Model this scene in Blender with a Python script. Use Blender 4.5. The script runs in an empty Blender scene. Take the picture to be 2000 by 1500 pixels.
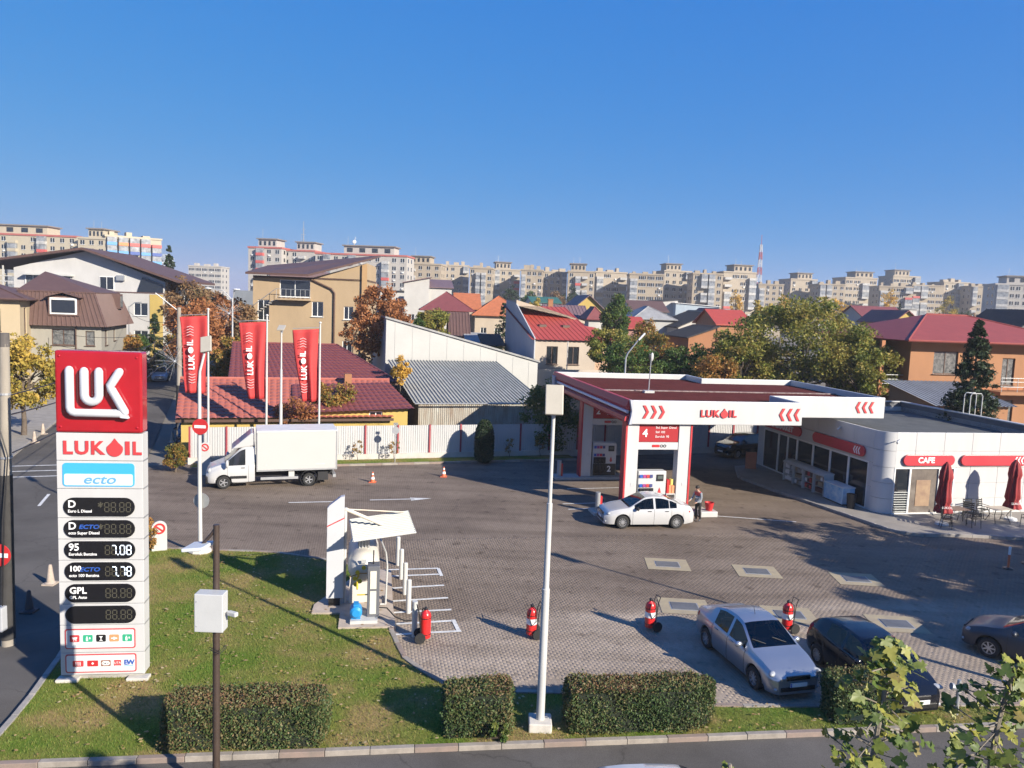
import bpy, math, random
import numpy as np
from mathutils import Vector, Matrix
R = math.radians
random.seed(7)
rng = np.random.default_rng(7)
scene = bpy.context.scene
col = scene.collection

# ------------------------------------------------------------------ camera
F_PX, PITCH, ROLL, CAM_H = 1520.0, R(5.76), R(2.21), 10.3
_F = Vector((0, math.cos(PITCH), -math.sin(PITCH)))
_U0 = Vector((0, math.sin(PITCH), math.cos(PITCH)))
_R0 = Vector((1, 0, 0))
_Rt = _R0 * math.cos(ROLL) + _U0 * math.sin(ROLL)
_Up = -_R0 * math.sin(ROLL) + _U0 * math.cos(ROLL)
cam_d = bpy.data.cameras.new('camera')
cam = bpy.data.objects.new('camera', cam_d)
col.objects.link(cam)
cam.matrix_world = Matrix(((_Rt.x, _Up.x, -_F.x, 0), (_Rt.y, _Up.y, -_F.y, 0), (_Rt.z, _Up.z, -_F.z, CAM_H), (0, 0, 0, 1)))
cam_d.sensor_width = 36
cam_d.lens = F_PX / 2000 * 36
cam_d.clip_start = 0.1
cam_d.clip_end = 6000
scene.camera = cam
scene.render.resolution_x, scene.render.resolution_y = 1024, 768

# ------------------------------------------------------------------ sky, sun, exposure
SUN_EL, SUN_AZ = R(25.3), math.atan2(0.781, -0.625)
world = bpy.data.worlds.new('World')
scene.world = world
world.use_nodes = True
wn = world.node_tree.nodes
wl = world.node_tree.links
sky = wn.new('ShaderNodeTexSky')
sky.sky_type = 'NISHITA'
sky.sun_disc = False
sky.sun_elevation = SUN_EL
sky.sun_rotation = SUN_AZ
sky.altitude = 0
sky.air_density = 0.8
sky.dust_density = 0.2
sky.ozone_density = 8.0
EXPO = 1.05
SKYS = 0.12
# the camera's rendering of a clear autumn sky: one tone curve per channel over the whole sky
sep = wn.new('ShaderNodeSeparateColor'); cmb = wn.new('ShaderNodeCombineColor')
wl.new(sky.outputs[0], sep.inputs[0])
for i, (g_, k_) in enumerate(((1.22, 0.62), (0.45, 0.46), (0.10, 0.74))):
    a_ = wn.new('ShaderNodeMath'); a_.operation = 'MULTIPLY'; a_.inputs[1].default_value = 0.15
    p_ = wn.new('ShaderNodeMath'); p_.operation = 'POWER'; p_.inputs[1].default_value = g_
    m_ = wn.new('ShaderNodeMath'); m_.operation = 'MULTIPLY'; m_.inputs[1].default_value = k_ / SKYS / 2 ** EXPO
    wl.new(sep.outputs[i], a_.inputs[0]); wl.new(a_.outputs[0], p_.inputs[0]); wl.new(p_.outputs[0], m_.inputs[0]); wl.new(m_.outputs[0], cmb.inputs[i])
wl.new(cmb.outputs[0], wn['Background'].inputs[0])
wn['Background'].inputs[1].default_value = SKYS
sd = bpy.data.lights.new('sun', 'SUN')
sd.energy = 5.0
sd.angle = R(0.5)
sd.color = (1.0, 0.91, 0.77)
sun = bpy.data.objects.new('sun', sd)
col.objects.link(sun)
sdir = Vector((math.sin(SUN_AZ) * math.cos(SUN_EL), math.cos(SUN_AZ) * math.cos(SUN_EL), math.sin(SUN_EL)))
sun.rotation_euler = sdir.to_track_quat('Z', 'Y').to_euler()
sun.location = (30, -20, 40)
vs = scene.view_settings
vs.view_transform = 'Standard'
vs.look = 'None'
vs.exposure = EXPO
vs.gamma = 1.0

def at(px, py, Y):                       # a photograph direction at a chosen distance -> world x, z
    d = _F * F_PX + _Rt * (px - 1000) - _Up * (py - 750)
    t = Y / d.y
    return d.x * t, CAM_H + d.z * t

# ------------------------------------------------------------------ materials
MATS = {}
def mat(name, c, rough=0.7, metal=0.0, var=0.12, scale=2.0, bump=0.0, bscale=40.0, spec=0.5, c2=None, emit=0, coat=0.0, trans=0.0, streak=0.0):
    if name in MATS: return MATS[name]
    m = bpy.data.materials.new(name)
    m.use_nodes = True
    n, l = m.node_tree.nodes, m.node_tree.links
    b = n['Principled BSDF']
    b.inputs['Roughness'].default_value = rough
    b.inputs['Metallic'].default_value = metal
    b.inputs['Specular IOR Level'].default_value = spec
    b.inputs['Coat Weight'].default_value = coat
    b.inputs['Transmission Weight'].default_value = trans
    c = tuple(x * 0.9 for x in c) + (1,)
    if c2: c2 = tuple(x * 0.9 for x in c2)
    b.inputs['Base Color'].default_value = c
    if var > 0 or c2:
        g = n.new('ShaderNodeNewGeometry')
        t = n.new('ShaderNodeTexNoise')
        t.inputs['Scale'].default_value = scale
        t.inputs['Detail'].default_value = 6
        t.inputs['Roughness'].default_value = 0.65
        src = g.outputs['Position']
        if streak:
            mp = n.new('ShaderNodeMapping')
            mp.inputs['Scale'].default_value = (1, 1, streak)
            l.new(src, mp.inputs[0]); src = mp.outputs[0]
        l.new(src, t.inputs['Vector'])
        r = n.new('ShaderNodeValToRGB')
        r.color_ramp.elements[0].position = 0.3
        r.color_ramp.elements[1].position = 0.7
        lo = c2 if c2 else tuple(x * (1 - var) for x in c[:3])
        hi = c[:3] if c2 else tuple(min(1, x * (1 + var)) for x in c[:3])
        r.color_ramp.elements[0].color = tuple(lo) + (1,)
        r.color_ramp.elements[1].color = tuple(hi) + (1,)
        l.new(t.outputs['Fac'], r.inputs[0])
        l.new(r.outputs[0], b.inputs['Base Color'])
    if bump:
        g2 = n.new('ShaderNodeNewGeometry')
        t2 = n.new('ShaderNodeTexNoise')
        t2.inputs['Scale'].default_value = bscale
        t2.inputs['Detail'].default_value = 4
        l.new(g2.outputs['Position'], t2.inputs['Vector'])
        bp = n.new('ShaderNodeBump')
        bp.inputs['Strength'].default_value = bump
        bp.inputs['Distance'].default_value = 0.02
        l.new(t2.outputs['Fac'], bp.inputs['Height'])
        l.new(bp.outputs[0], b.inputs['Normal'])
    if emit:
        b.inputs['Emission Color'].default_value = c
        b.inputs['Emission Strength'].default_value = emit
    MATS[name] = m
    return m

def leafmat(name, cols, transl=0.35):
    m = bpy.data.materials.new(name)
    m.use_nodes = True
    n, l = m.node_tree.nodes, m.node_tree.links
    n.remove(n['Principled BSDF'])
    at_ = n.new('ShaderNodeAttribute'); at_.attribute_name = 'rnd'
    g = n.new('ShaderNodeNewGeometry')
    t = n.new('ShaderNodeTexNoise'); t.inputs['Scale'].default_value = 0.45; t.inputs['Detail'].default_value = 2
    l.new(g.outputs['Position'], t.inputs['Vector'])
    ad = n.new('ShaderNodeMath'); ad.operation = 'MULTIPLY_ADD'
    ad.inputs[1].default_value = 0.9
    l.new(at_.outputs['Fac'], ad.inputs[0])
    sb = n.new('ShaderNodeMath'); sb.operation = 'SUBTRACT'; sb.inputs[1].default_value = 0.45
    l.new(t.outputs['Fac'], sb.inputs[0]); l.new(sb.outputs[0], ad.inputs[2])
    r = n.new('ShaderNodeValToRGB')
    els = r.color_ramp.elements
    while len(els) < len(cols): els.new(0.5)
    for i, c in enumerate(cols):
        els[i].position = i / max(1, len(cols) - 1)
        els[i].color = tuple(c) + (1,)
    l.new(ad.outputs[0], r.inputs[0])
    d = n.new('ShaderNodeBsdfPrincipled'); d.inputs['Roughness'].default_value = 0.55
    d.inputs['Specular IOR Level'].default_value = 0.25
    tr = n.new('ShaderNodeBsdfTranslucent')
    mx = n.new('ShaderNodeMixShader'); mx.inputs[0].default_value = transl
    l.new(r.outputs[0], d.inputs['Base Color']); l.new(r.outputs[0], tr.inputs[0])
    l.new(d.outputs[0], mx.inputs[1]); l.new(tr.outputs[0], mx.inputs[2])
    l.new(mx.outputs[0], n['Material Output'].inputs[0])
    return m

WHITE = mat('white_paint', (0.49, 0.49, 0.475), 0.45, var=0.08, scale=1.6, streak=.3)
WPANEL = mat('white_cladding', (0.52, 0.52, 0.518), 0.35, var=0.05, scale=1.3, streak=.25)
RED = mat('red_paint', (0.50, 0.028, 0.03), 0.4, var=0.08)
DRED = mat('faded_red', (0.55, 0.09, 0.09), 0.5, var=0.12)
BLACK = mat('black_plastic', (0.012, 0.012, 0.014), 0.45, var=0.1)
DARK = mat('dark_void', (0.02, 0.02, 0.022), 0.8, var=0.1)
STEEL = mat('galvanised_steel', (0.45, 0.46, 0.47), 0.45, metal=0.6, var=0.12)
CONC = mat('concrete', (0.36, 0.34, 0.31), 0.9, var=0.22, scale=3, bump=0.4)
GLASS = mat('window_glass', (0.018, 0.022, 0.028), 0.06, var=0.0, spec=0.8)
PVC = mat('window_frame', (0.72, 0.72, 0.70), 0.5, var=0.04)
BROWN = mat('brown_frame', (0.09, 0.05, 0.035), 0.5, var=0.1)
RUBBER = mat('rubber', (0.018, 0.018, 0.018), 0.85, var=0.1)
RIM = mat('alloy', (0.55, 0.56, 0.58), 0.35, metal=0.7, var=0.05)
CHROME = mat('chrome', (0.7, 0.7, 0.72), 0.15, metal=1.0, var=0)
LAMPG = mat('headlight_glass', (0.34, 0.36, 0.39), 0.25, var=0.15, scale=8)
TAIL = mat('tail_light', (0.45, 0.02, 0.02), 0.2, var=0)
PLATE = mat('plate', (0.75, 0.75, 0.75), 0.5, var=0.03)
SKIN = mat('skin', (0.42, 0.24, 0.17), 0.6, var=0.05)

# ------------------------------------------------------------------ mesh helpers
class MB:
    def __init__(s): s.v = []; s.f = []
    def add(s, v, f):
        o = len(s.v); s.v += [tuple(p) for p in v]; s.f += [tuple(i + o for i in q) for q in f]
        return s
    def box(s, x0, x1, y0, y1, z0, z1):
        return s.add([(x0, y0, z0), (x1, y0, z0), (x1, y1, z0), (x0, y1, z0), (x0, y0, z1), (x1, y0, z1), (x1, y1, z1), (x0, y1, z1)],
                     [(0, 3, 2, 1), (4, 5, 6, 7), (0, 1, 5, 4), (1, 2, 6, 5), (2, 3, 7, 6), (3, 0, 4, 7)])
    def cbox(s, c, sz, rz=0, M=None):
        x, y, z = sz[0] / 2, sz[1] / 2, sz[2] / 2
        q = [(-x, -y, -z), (x, -y, -z), (x, y, -z), (-x, y, -z), (-x, -y, z), (x, -y, z), (x, y, z), (-x, y, z)]
        Mx = (M or Matrix.Rotation(rz, 3, 'Z'))
        return s.add([Mx @ Vector(p) + Vector(c) for p in q], [(0, 3, 2, 1), (4, 5, 6, 7), (0, 1, 5, 4), (1, 2, 6, 5), (2, 3, 7, 6), (3, 0, 4, 7)])
    def cyl(s, a, b, r0, r1=None, n=12, cap=True):
        if r1 is None: r1 = r0
        a, b = Vector(a), Vector(b)
        q = (b - a).to_track_quat('Z', 'Y')
        v = []
        for p, r in ((a, r0), (b, r1)):
            for i in range(n):
                t = 2 * math.pi * i / n
                v.append(q @ Vector((r * math.cos(t), r * math.sin(t), 0)) + p)
        f = [(i, (i + 1) % n, n + (i + 1) % n, n + i) for i in range(n)]
        if cap: f += [tuple(range(n - 1, -1, -1)), tuple(range(n, 2 * n))]
        return s.add(v, f)
    def tube(s, pts, r, n=8, closed=False):
        pts = [Vector(p) for p in pts]
        rr = r if isinstance(r, (list, tuple)) else [r] * len(pts)
        v, f = [], []
        ref = None
        for i, p in enumerate(pts):
            t = (pts[min(i + 1, len(pts) - 1)] - pts[max(i - 1, 0)]).normalized()
            if ref is None:
                ref = t.orthogonal().normalized()
            ref = (ref - t * ref.dot(t)).normalized()
            bi = t.cross(ref)
            for k in range(n):
                a = 2 * math.pi * k / n
                v.append(p + (ref * math.cos(a) + bi * math.sin(a)) * rr[i])
        for i in range(len(pts) - 1):
            for k in range(n):
                f.append((i * n + k, i * n + (k + 1) % n, (i + 1) * n + (k + 1) % n, (i + 1) * n + k))
        f += [tuple(range(n - 1, -1, -1)), tuple(range((len(pts) - 1) * n, len(pts) * n))]
        return s.add(v, f)
    def lathe(s, c, prof, n=16, ax='Z', arc=1.0, cap=True):       # prof: (r, h)
        M = {'Z': Matrix.Identity(3), 'Y': Matrix.Rotation(R(-90), 3, 'X'), 'X': Matrix.Rotation(R(90), 3, 'Y')}[ax]
        v, f = [], []
        for r, h in prof:
            for k in range(n):
                a = 2 * math.pi * k / n * arc
                v.append(M @ Vector((r * math.cos(a), r * math.sin(a), h)) + Vector(c))
        for i in range(len(prof) - 1):
            for k in range(n):
                f.append((i * n + k, i * n + (k + 1) % n, (i + 1) * n + (k + 1) % n, (i + 1) * n + k))
        if cap: f += [tuple(range(n - 1, -1, -1)), tuple(range((len(prof) - 1) * n, len(prof) * n))]
        return s.add(v, f)
    def prism(s, poly, d0, d1, plane='XY'):              # poly extruded from d0 to d1 along the third axis
        P = {'XY': lambda a, b, d: (a, b, d), 'XZ': lambda a, b, d: (a, d, b), 'YZ': lambda a, b, d: (d, a, b)}[plane]
        n = len(poly)
        v = [P(a, b, d0) for a, b in poly] + [P(a, b, d1) for a, b in poly]
        f = [(i, (i + 1) % n, n + (i + 1) % n, n + i) for i in range(n)] + [tuple(range(n - 1, -1, -1)), tuple(range(n, 2 * n))]
        return s.add(v, f)
    def ell(s, c, r, n=12, m=8, M=None):
        v, f = [], []
        for j in range(m + 1):
            p = math.pi * j / m
            for i in range(n):
                a = 2 * math.pi * i / n
                q = Vector((r[0] * math.sin(p) * math.cos(a), r[1] * math.sin(p) * math.sin(a), r[2] * math.cos(p)))
                if M: q = M @ q
                v.append(q + Vector(c))
        for j in range(m):
            for i in range(n):
                f.append((j * n + i, (j + 1) * n + i, (j + 1) * n + (i + 1) % n, j * n + (i + 1) % n))
        return s.add(v, f)
    def build(s, name, m, parent=None, smooth=False, bevel=0, loc=None, rz=None, kind=None):
        me = bpy.data.meshes.new(name)
        me.from_pydata(s.v, [], s.f)
        me.validate()
        return finish(me, name, m, parent, smooth, bevel, loc, rz, kind)

def fixn(me):
    import bmesh
    bm = bmesh.new(); bm.from_mesh(me)
    bmesh.ops.recalc_face_normals(bm, faces=bm.faces[:])
    bm.to_mesh(me); bm.free()

def finish(me, name, m, parent=None, smooth=False, bevel=0, loc=None, rz=None, kind=None, recalc=True):
    if recalc: fixn(me)
    for mm in (m if isinstance(m, (list, tuple)) else [m]): me.materials.append(mm)
    if smooth:
        if smooth is True: me.shade_smooth()
        else:
            me.shade_smooth(); me.set_sharp_from_angle(angle=R(smooth))
    o = bpy.data.objects.new(name, me)
    col.objects.link(o)
    if parent: o.parent = parent
    if loc is not None: o.location = loc
    if rz is not None: o.rotation_euler = (0, 0, rz)
    if bevel:
        b = o.modifiers.new('bevel', 'BEVEL'); b.width = bevel; b.segments = 2; b.limit_method = 'ANGLE'
    if kind: o['kind'] = kind
    return o

def npmesh(name, V, F, m, parent=None, rnd=None, kind=None, smooth=False):
    V = np.asarray(V, np.float32); F = np.asarray(F, np.int32)
    k = F.shape[1]
    me = bpy.data.meshes.new(name)
    me.vertices.add(len(V)); me.vertices.foreach_set('co', V.ravel())
    me.loops.add(F.size); me.loops.foreach_set('vertex_index', F.ravel())
    me.polygons.add(len(F))
    me.polygons.foreach_set('loop_start', np.arange(0, F.size, k, dtype=np.int32))
    try: me.polygons.foreach_set('loop_total', np.full(len(F), k, np.int32))
    except Exception: pass
    me.update(calc_edges=True)
    if rnd is not None:
        a = me.attributes.new('rnd', 'FLOAT', 'FACE')
        a.data.foreach_set('value', np.asarray(rnd, np.float32))
    return finish(me, name, m, parent, smooth, kind=kind, recalc=False)

def thing(name, label, cat, loc=(0, 0, 0), rz=0, group=None):
    o = bpy.data.objects.new(name, None)
    o.empty_display_size = 0.3
    col.objects.link(o)
    o.location = loc; o.rotation_euler = (0, 0, rz)
    return tag(o, label, cat, group)
def tag(o, label, cat, group=None):
    o['label'] = label; o['category'] = cat
    if group: o['group'] = group
    return o
def struct(o):
    o['kind'] = 'structure'; return o
def copy_tree(o, parent=None, label=None):
    c = o.copy(); col.objects.link(c); c.parent = parent
    if label: c['label'] = label
    for ch in o.children: copy_tree(ch, c)
    return c
def text(s, size, m, parent, loc, rot=(R(90), 0, 0), ext=0.01, bold=0.0, align='CENTER', name='lettering', shear=0, sx=1.0, label=None):
    cu = bpy.data.curves.new('t', 'FONT')
    cu.body = s; cu.size = size; cu.extrude = ext; cu.offset = bold; cu.align_x = align; cu.align_y = 'CENTER'; cu.shear = shear
    cu.resolution_u = 3
    ob = bpy.data.objects.new('t', cu)
    me = bpy.data.meshes.new_from_object(ob)
    bpy.data.objects.remove(ob); bpy.data.curves.remove(cu)
    me.name = name
    o = finish(me, name, m, parent, recalc=False)
    o.location = loc; o.rotation_euler = rot; o.scale = (sx, 1, 1)
    return o
def drop_poly(cx, cz, w, h, n=18):
    pts = []
    for i in range(n + 1):                        # round lower part then a tip
        a = -math.pi * 1.16 + math.pi * 1.32 * i / n
        pts.append((cx + w / 2 * math.cos(a), cz - h * 0.14 + w / 2 * 0.98 * math.sin(a)))
    pts = [(cx + w / 2 * math.cos(a), cz - h / 2 + w / 2 + w / 2 * math.sin(a)) for a in [math.pi * 0.9 + (math.pi * 1.2) * i / n for i in range(n + 1)]]
    return pts + [(cx + w * 0.2, cz + h * 0.27), (cx, cz + h / 2), (cx - w * 0.2, cz + h * 0.27)]
def pill(x0, x1, z0, z1, n=8, r=None):
    r = r or (z1 - z0) / 2
    p = []
    for cx, cz, a0 in ((x1 - r, z0 + r, -90), (x1 - r, z1 - r, 0), (x0 + r, z1 - r, 90), (x0 + r, z0 + r, 180)):
        for i in range(n + 1):
            a = R(a0 + 90 * i / n); p.append((cx + r * math.cos(a), cz + r * math.sin(a)))
    return p
# ------------------------------------------------------------------ ground, roads, forecourt
SR = math.atan2(0.19, 0.98)                              # orientation of the filling station
SO = Vector((5.9, 38.4, 0))
def ST(u, v, z=0):
    return Vector((SO.x + u * math.cos(SR) - v * math.sin(SR), SO.y + u * math.sin(SR) + v * math.cos(SR), z))
FR = math.atan2(0.304, 0.953)                            # orientation of the back fence and the houses behind
F0 = Vector((-19.3, 46.3, 0))
def FE(s, t, z=0):
    return Vector((F0.x + s * math.cos(FR) - t * math.sin(FR), F0.y + s * math.sin(FR) + t * math.cos(FR), z))

def ground_mat(name, kind):
    m = bpy.data.materials.new(name); m.use_nodes = True
    n, l = m.node_tree.nodes, m.node_tree.links
    b = n['Principled BSDF']; b.inputs['Specular IOR Level'].default_value = 0.12
    g = n.new('ShaderNodeNewGeometry')
    def noise(sc, det=6, rough=0.6):
        t = n.new('ShaderNodeTexNoise'); t.inputs['Scale'].default_value = sc; t.inputs['Detail'].default_value = det
        t.inputs['Roughness'].default_value = rough
        l.new(g.outputs['Position'], t.inputs['Vector']); return t
    def ramp(src, stops):
        r = n.new('ShaderNodeValToRGB'); e = r.color_ramp.elements
        while len(e) < len(stops): e.new(0.5)
        for i, (p, c) in enumerate(stops): e[i].position = p; e[i].color = tuple(c) + (1,)
        l.new(src, r.inputs[0]); return r
    def mix(a, bb, fac, mode='MIX'):
        x = n.new('ShaderNodeMix'); x.data_type = 'RGBA'; x.blend_type = mode
        if isinstance(fac, (int, float)): x.inputs[0].default_value = fac
        else: l.new(fac, x.inputs[0])
        for s, i in ((a, 6), (bb, 7)):
            if isinstance(s, tuple): x.inputs[i].default_value = s + (1,)
            else: l.new(s, x.inputs[i])
        return x.outputs[2]
    if kind == 'asphalt':
        c1 = ramp(noise(0.35).outputs['Fac'], [(0.3, (0.085, 0.079, 0.073)), (0.7, (0.125, 0.116, 0.107))])
        c2 = ramp(noise(45, 2).outputs['Fac'], [(0.35, (0.62, 0.62, 0.62)), (0.65, (1.25, 1.25, 1.25))])
        c = mix(c1.outputs[0], c2.outputs[0], 0.55, 'MULTIPLY')
        v = n.new('ShaderNodeTexVoronoi'); v.feature = 'DISTANCE_TO_EDGE'; v.inputs['Scale'].default_value = 0.22
        nn = noise(0.9, 5)
        mv = n.new('ShaderNodeVectorMath'); mv.operation = 'MULTIPLY_ADD'
        l.new(nn.outputs['Color'], mv.inputs[0]); mv.inputs[1].default_value = (1.6, 1.6, 0)
        l.new(g.outputs['Position'], mv.inputs[2]); l.new(mv.outputs[0], v.inputs['Vector'])
        cr = ramp(v.outputs['Distance'], [(0.0, (0.55, 0.55, 0.55)), (0.006, (1, 1, 1))])
        c = mix(c, cr.outputs[0], 0.75, 'MULTIPLY')
        l.new(c, b.inputs['Base Color']); b.inputs['Roughness'].default_value = 0.85
        hb = noise(60, 2).outputs['Fac']
    elif kind == 'paver':
        mp = n.new('ShaderNodeMapping'); mp.inputs['Rotation'].default_value = (0, 0, -SR + R(90))
        l.new(g.outputs['Position'], mp.inputs[0])
        br = n.new('ShaderNodeTexBrick'); br.inputs['Scale'].default_value = 1.0
        br.inputs['Brick Width'].default_value = 0.2; br.inputs['Row Height'].default_value = 0.1
        br.inputs['Mortar Size'].default_value = 0.009; br.inputs['Mortar Smooth'].default_value = 0.3
        br.inputs['Color1'].default_value = (0.27, 0.235, 0.205, 1); br.inputs['Color2'].default_value = (0.31, 0.27, 0.235, 1)
        br.inputs['Mortar'].default_value = (0.165, 0.14, 0.122, 1)
        l.new(mp.outputs[0], br.inputs['Vector'])
        st = ramp(noise(0.22, 7, 0.62).outputs['Fac'], [(0.32, (0.70, 0.68, 0.67)), (0.62, (1.05, 1.04, 1.02))])
        c = mix(br.outputs[0], st.outputs[0], 0.85, 'MULTIPLY')
        sp = ramp(noise(1.7, 4, 0.5).outputs['Fac'], [(0.30, (0.48, 0.46, 0.45)), (0.40, (1, 1, 1))])
        c = mix(c, sp.outputs[0], 0.7, 'MULTIPLY')
        l.new(c, b.inputs['Base Color']); b.inputs['Roughness'].default_value = 0.8
        hb = br.outputs['Fac']
    elif kind == 'block':                                   # the single paving blocks
        oi = n.new('ShaderNodeObjectInfo'); a = n.new('ShaderNodeAttribute'); a.attribute_name = 'rnd'
        s = n.new('ShaderNodeMath'); s.operation = 'ADD'
        l.new(oi.outputs['Random'], s.inputs[0]); l.new(a.outputs['Fac'], s.inputs[1])
        fr = n.new('ShaderNodeMath'); fr.operation = 'FRACT'; l.new(s.outputs[0], fr.inputs[0])
        c0 = ramp(fr.outputs[0], [(0.0, (0.27, 0.235, 0.20)), (0.5, (0.295, 0.256, 0.22)), (1.0, (0.315, 0.272, 0.236))])
        st = ramp(noise(0.22, 7, 0.62).outputs['Fac'], [(0.32, (0.70, 0.68, 0.67)), (0.62, (1.05, 1.04, 1.02))])
        c = mix(c0.outputs[0], st.outputs[0], 0.85, 'MULTIPLY')
        sp = ramp(noise(1.7, 4, 0.5).outputs['Fac'], [(0.30, (0.48, 0.46, 0.45)), (0.40, (1, 1, 1))])
        c = mix(c, sp.outputs[0], 0.7, 'MULTIPLY')
        l.new(c, b.inputs['Base Color']); b.inputs['Roughness'].default_value = 0.8
        hb = noise(90, 2).outputs['Fac']
    elif kind == 'lawn':
        c1 = ramp(noise(0.45, 5, 0.55).outputs['Fac'], [(0.37, (0.10, 0.16, 0.022)), (0.49, (0.15, 0.165, 0.038)), (0.60, (0.26, 0.19, 0.085))])
        c2 = ramp(noise(14, 4, 0.7).outputs['Fac'], [(0.3, (0.55, 0.55, 0.5)), (0.7, (1.3, 1.25, 1.2))])
        c = mix(c1.outputs[0], c2.outputs[0], 0.8, 'MULTIPLY')
        l.new(c, b.inputs['Base Color']); b.inputs['Roughness'].default_value = 0.95
        hb = noise(30, 4).outputs['Fac']
    elif kind == 'earth':
        c1 = ramp(noise(0.05, 6).outputs['Fac'], [(0.3, (0.10, 0.10, 0.06)), (0.5, (0.17, 0.15, 0.12)), (0.7, (0.22, 0.2, 0.18))])
        l.new(c1.outputs[0], b.inputs['Base Color']); b.inputs['Roughness'].default_value = 0.95
        hb = noise(3, 4).outputs['Fac']
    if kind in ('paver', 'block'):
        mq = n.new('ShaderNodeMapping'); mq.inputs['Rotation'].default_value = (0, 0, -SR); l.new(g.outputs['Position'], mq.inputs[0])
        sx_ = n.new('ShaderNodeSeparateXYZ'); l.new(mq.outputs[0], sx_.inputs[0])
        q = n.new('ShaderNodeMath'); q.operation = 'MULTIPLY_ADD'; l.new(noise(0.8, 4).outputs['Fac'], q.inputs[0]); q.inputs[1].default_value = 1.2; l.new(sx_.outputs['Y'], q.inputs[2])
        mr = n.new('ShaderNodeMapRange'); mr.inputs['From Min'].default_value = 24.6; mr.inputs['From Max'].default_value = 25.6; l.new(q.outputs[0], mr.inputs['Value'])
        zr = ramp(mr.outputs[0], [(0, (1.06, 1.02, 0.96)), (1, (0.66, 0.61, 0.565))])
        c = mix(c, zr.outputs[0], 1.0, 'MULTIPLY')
        mt = n.new('ShaderNodeMapping'); mt.inputs['Rotation'].default_value = (0, 0, -SR); mt.inputs['Scale'].default_value = (0.09, 0.9, 1); l.new(g.outputs['Position'], mt.inputs[0])
        tt = n.new('ShaderNodeTexNoise'); tt.inputs['Scale'].default_value = 1.0; tt.inputs['Detail'].default_value = 4; l.new(mt.outputs[0], tt.inputs['Vector'])
        tk = ramp(tt.outputs['Fac'], [(0.36, (0.80, 0.79, 0.78)), (0.56, (1.05, 1.05, 1.05))])
        c = mix(c, tk.outputs[0], 0.9, 'MULTIPLY'); l.new(c, b.inputs['Base Color'])
    if kind == 'asphalt':
        tk = ramp(noise(0.12, 8, 0.7).outputs['Fac'], [(0.36, (0.78, 0.77, 0.76)), (0.52, (1, 1, 1)), (0.66, (1.12, 1.1, 1.08))])
        l.new(mix(c, tk.outputs[0], 0.9, 'MULTIPLY'), b.inputs['Base Color'])
    bp = n.new('ShaderNodeBump'); bp.inputs['Strength'].default_value = 0.35; bp.inputs['Distance'].default_value = 0.015
    if kind == 'paver': bp.invert = True
    l.new(hb, bp.inputs['Height']); l.new(bp.outputs[0], b.inputs['Normal'])
    return m
ASPH = ground_mat('asphalt', 'asphalt'); PAVER = ground_mat('forecourt_paving', 'paver'); BLOCK = ground_mat('paving_block', 'block')
LAWN = ground_mat('lawn', 'lawn'); EARTH = ground_mat('earth', 'earth')
MARK = mat('road_paint', (0.62, 0.62, 0.60), 0.7, var=0.25, scale=6)
YMARK = mat('faded_yellow_paint', (0.40, 0.33, 0.20), 0.8, c2=(0.30, 0.25, 0.18), scale=2.5)

def sheet(name, poly, z, m):
    b = MB(); b.add([(x, y, z) for x, y in poly], [tuple(range(len(poly)))])
    return struct(b.build(name, m))
sheet('ground', [(-1400, -100), (1400, -100), (1400, 1900), (-1400, 1900)], -0.06, EARTH)
def sx_r(y): return -12 - 0.379 * (y - 20)
sheet('street', [(sx_r(-30), -30), (sx_r(260), 260), (sx_r(260) - 8.2, 260), (sx_r(-30) - 8.2, -30)], 0.0, ASPH)
def road_y(x): return 17.2 + 0.139 * x
sheet('road', [(-60, road_y(-60) - 8.5), (120, road_y(120) - 8.5), (120, road_y(120)), (-60, road_y(-60))], 0.004, ASPH)
fc = [(sx_r(22), 22), (sx_r(45.4), 45.4), FE(42, -0.5).xy, (52, 66), (52, 25.5), (-5, road_y(-5) + 0.6), (-10.5, road_y(-10.5) + .6)]
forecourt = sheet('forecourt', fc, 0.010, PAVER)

lawn_poly = [(-10.9, road_y(-10.9) + 0.12), (12, road_y(12) + 0.12), (30, road_y(30) + 0.12), (30, 22.6), (20, 20.7), (12.7, 19.98), (8.4, 19.6), (5.65, 19.4), (3.6, 19.62), (1.7, 19.8), (0.2, 19.72), (-1.15, 19.72),
             (-1.9, 20.35), (-2.8, 21.5), (-3.4, 23.1), (-3.7, 24.2), (-3.95, 25.6), (-4.5, 27.5), (-5.4, 28.9), (-6.9, 29.65), (-9.4, 30.35), (-11.6, 30.3), (-14.1, 30.3), (-15.3, 29.3), (-12.35, 21.2), (-11.6, 18.2), (-11.3, 16.5)]
b = MB(); b.prism(lawn_poly, -0.04, 0.10)
lawn = struct(b.build('lawn', LAWN))
back_poly = [FE(0.2, -1.7).xy, FE(24.5, -1.7).xy, FE(24.5, -0.25).xy, FE(0.2, -0.25).xy]
b = MB(); b.prism([tuple(p) for p in back_poly], -0.04, 0.10)
struct(b.build('grass_strip', LAWN))

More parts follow.
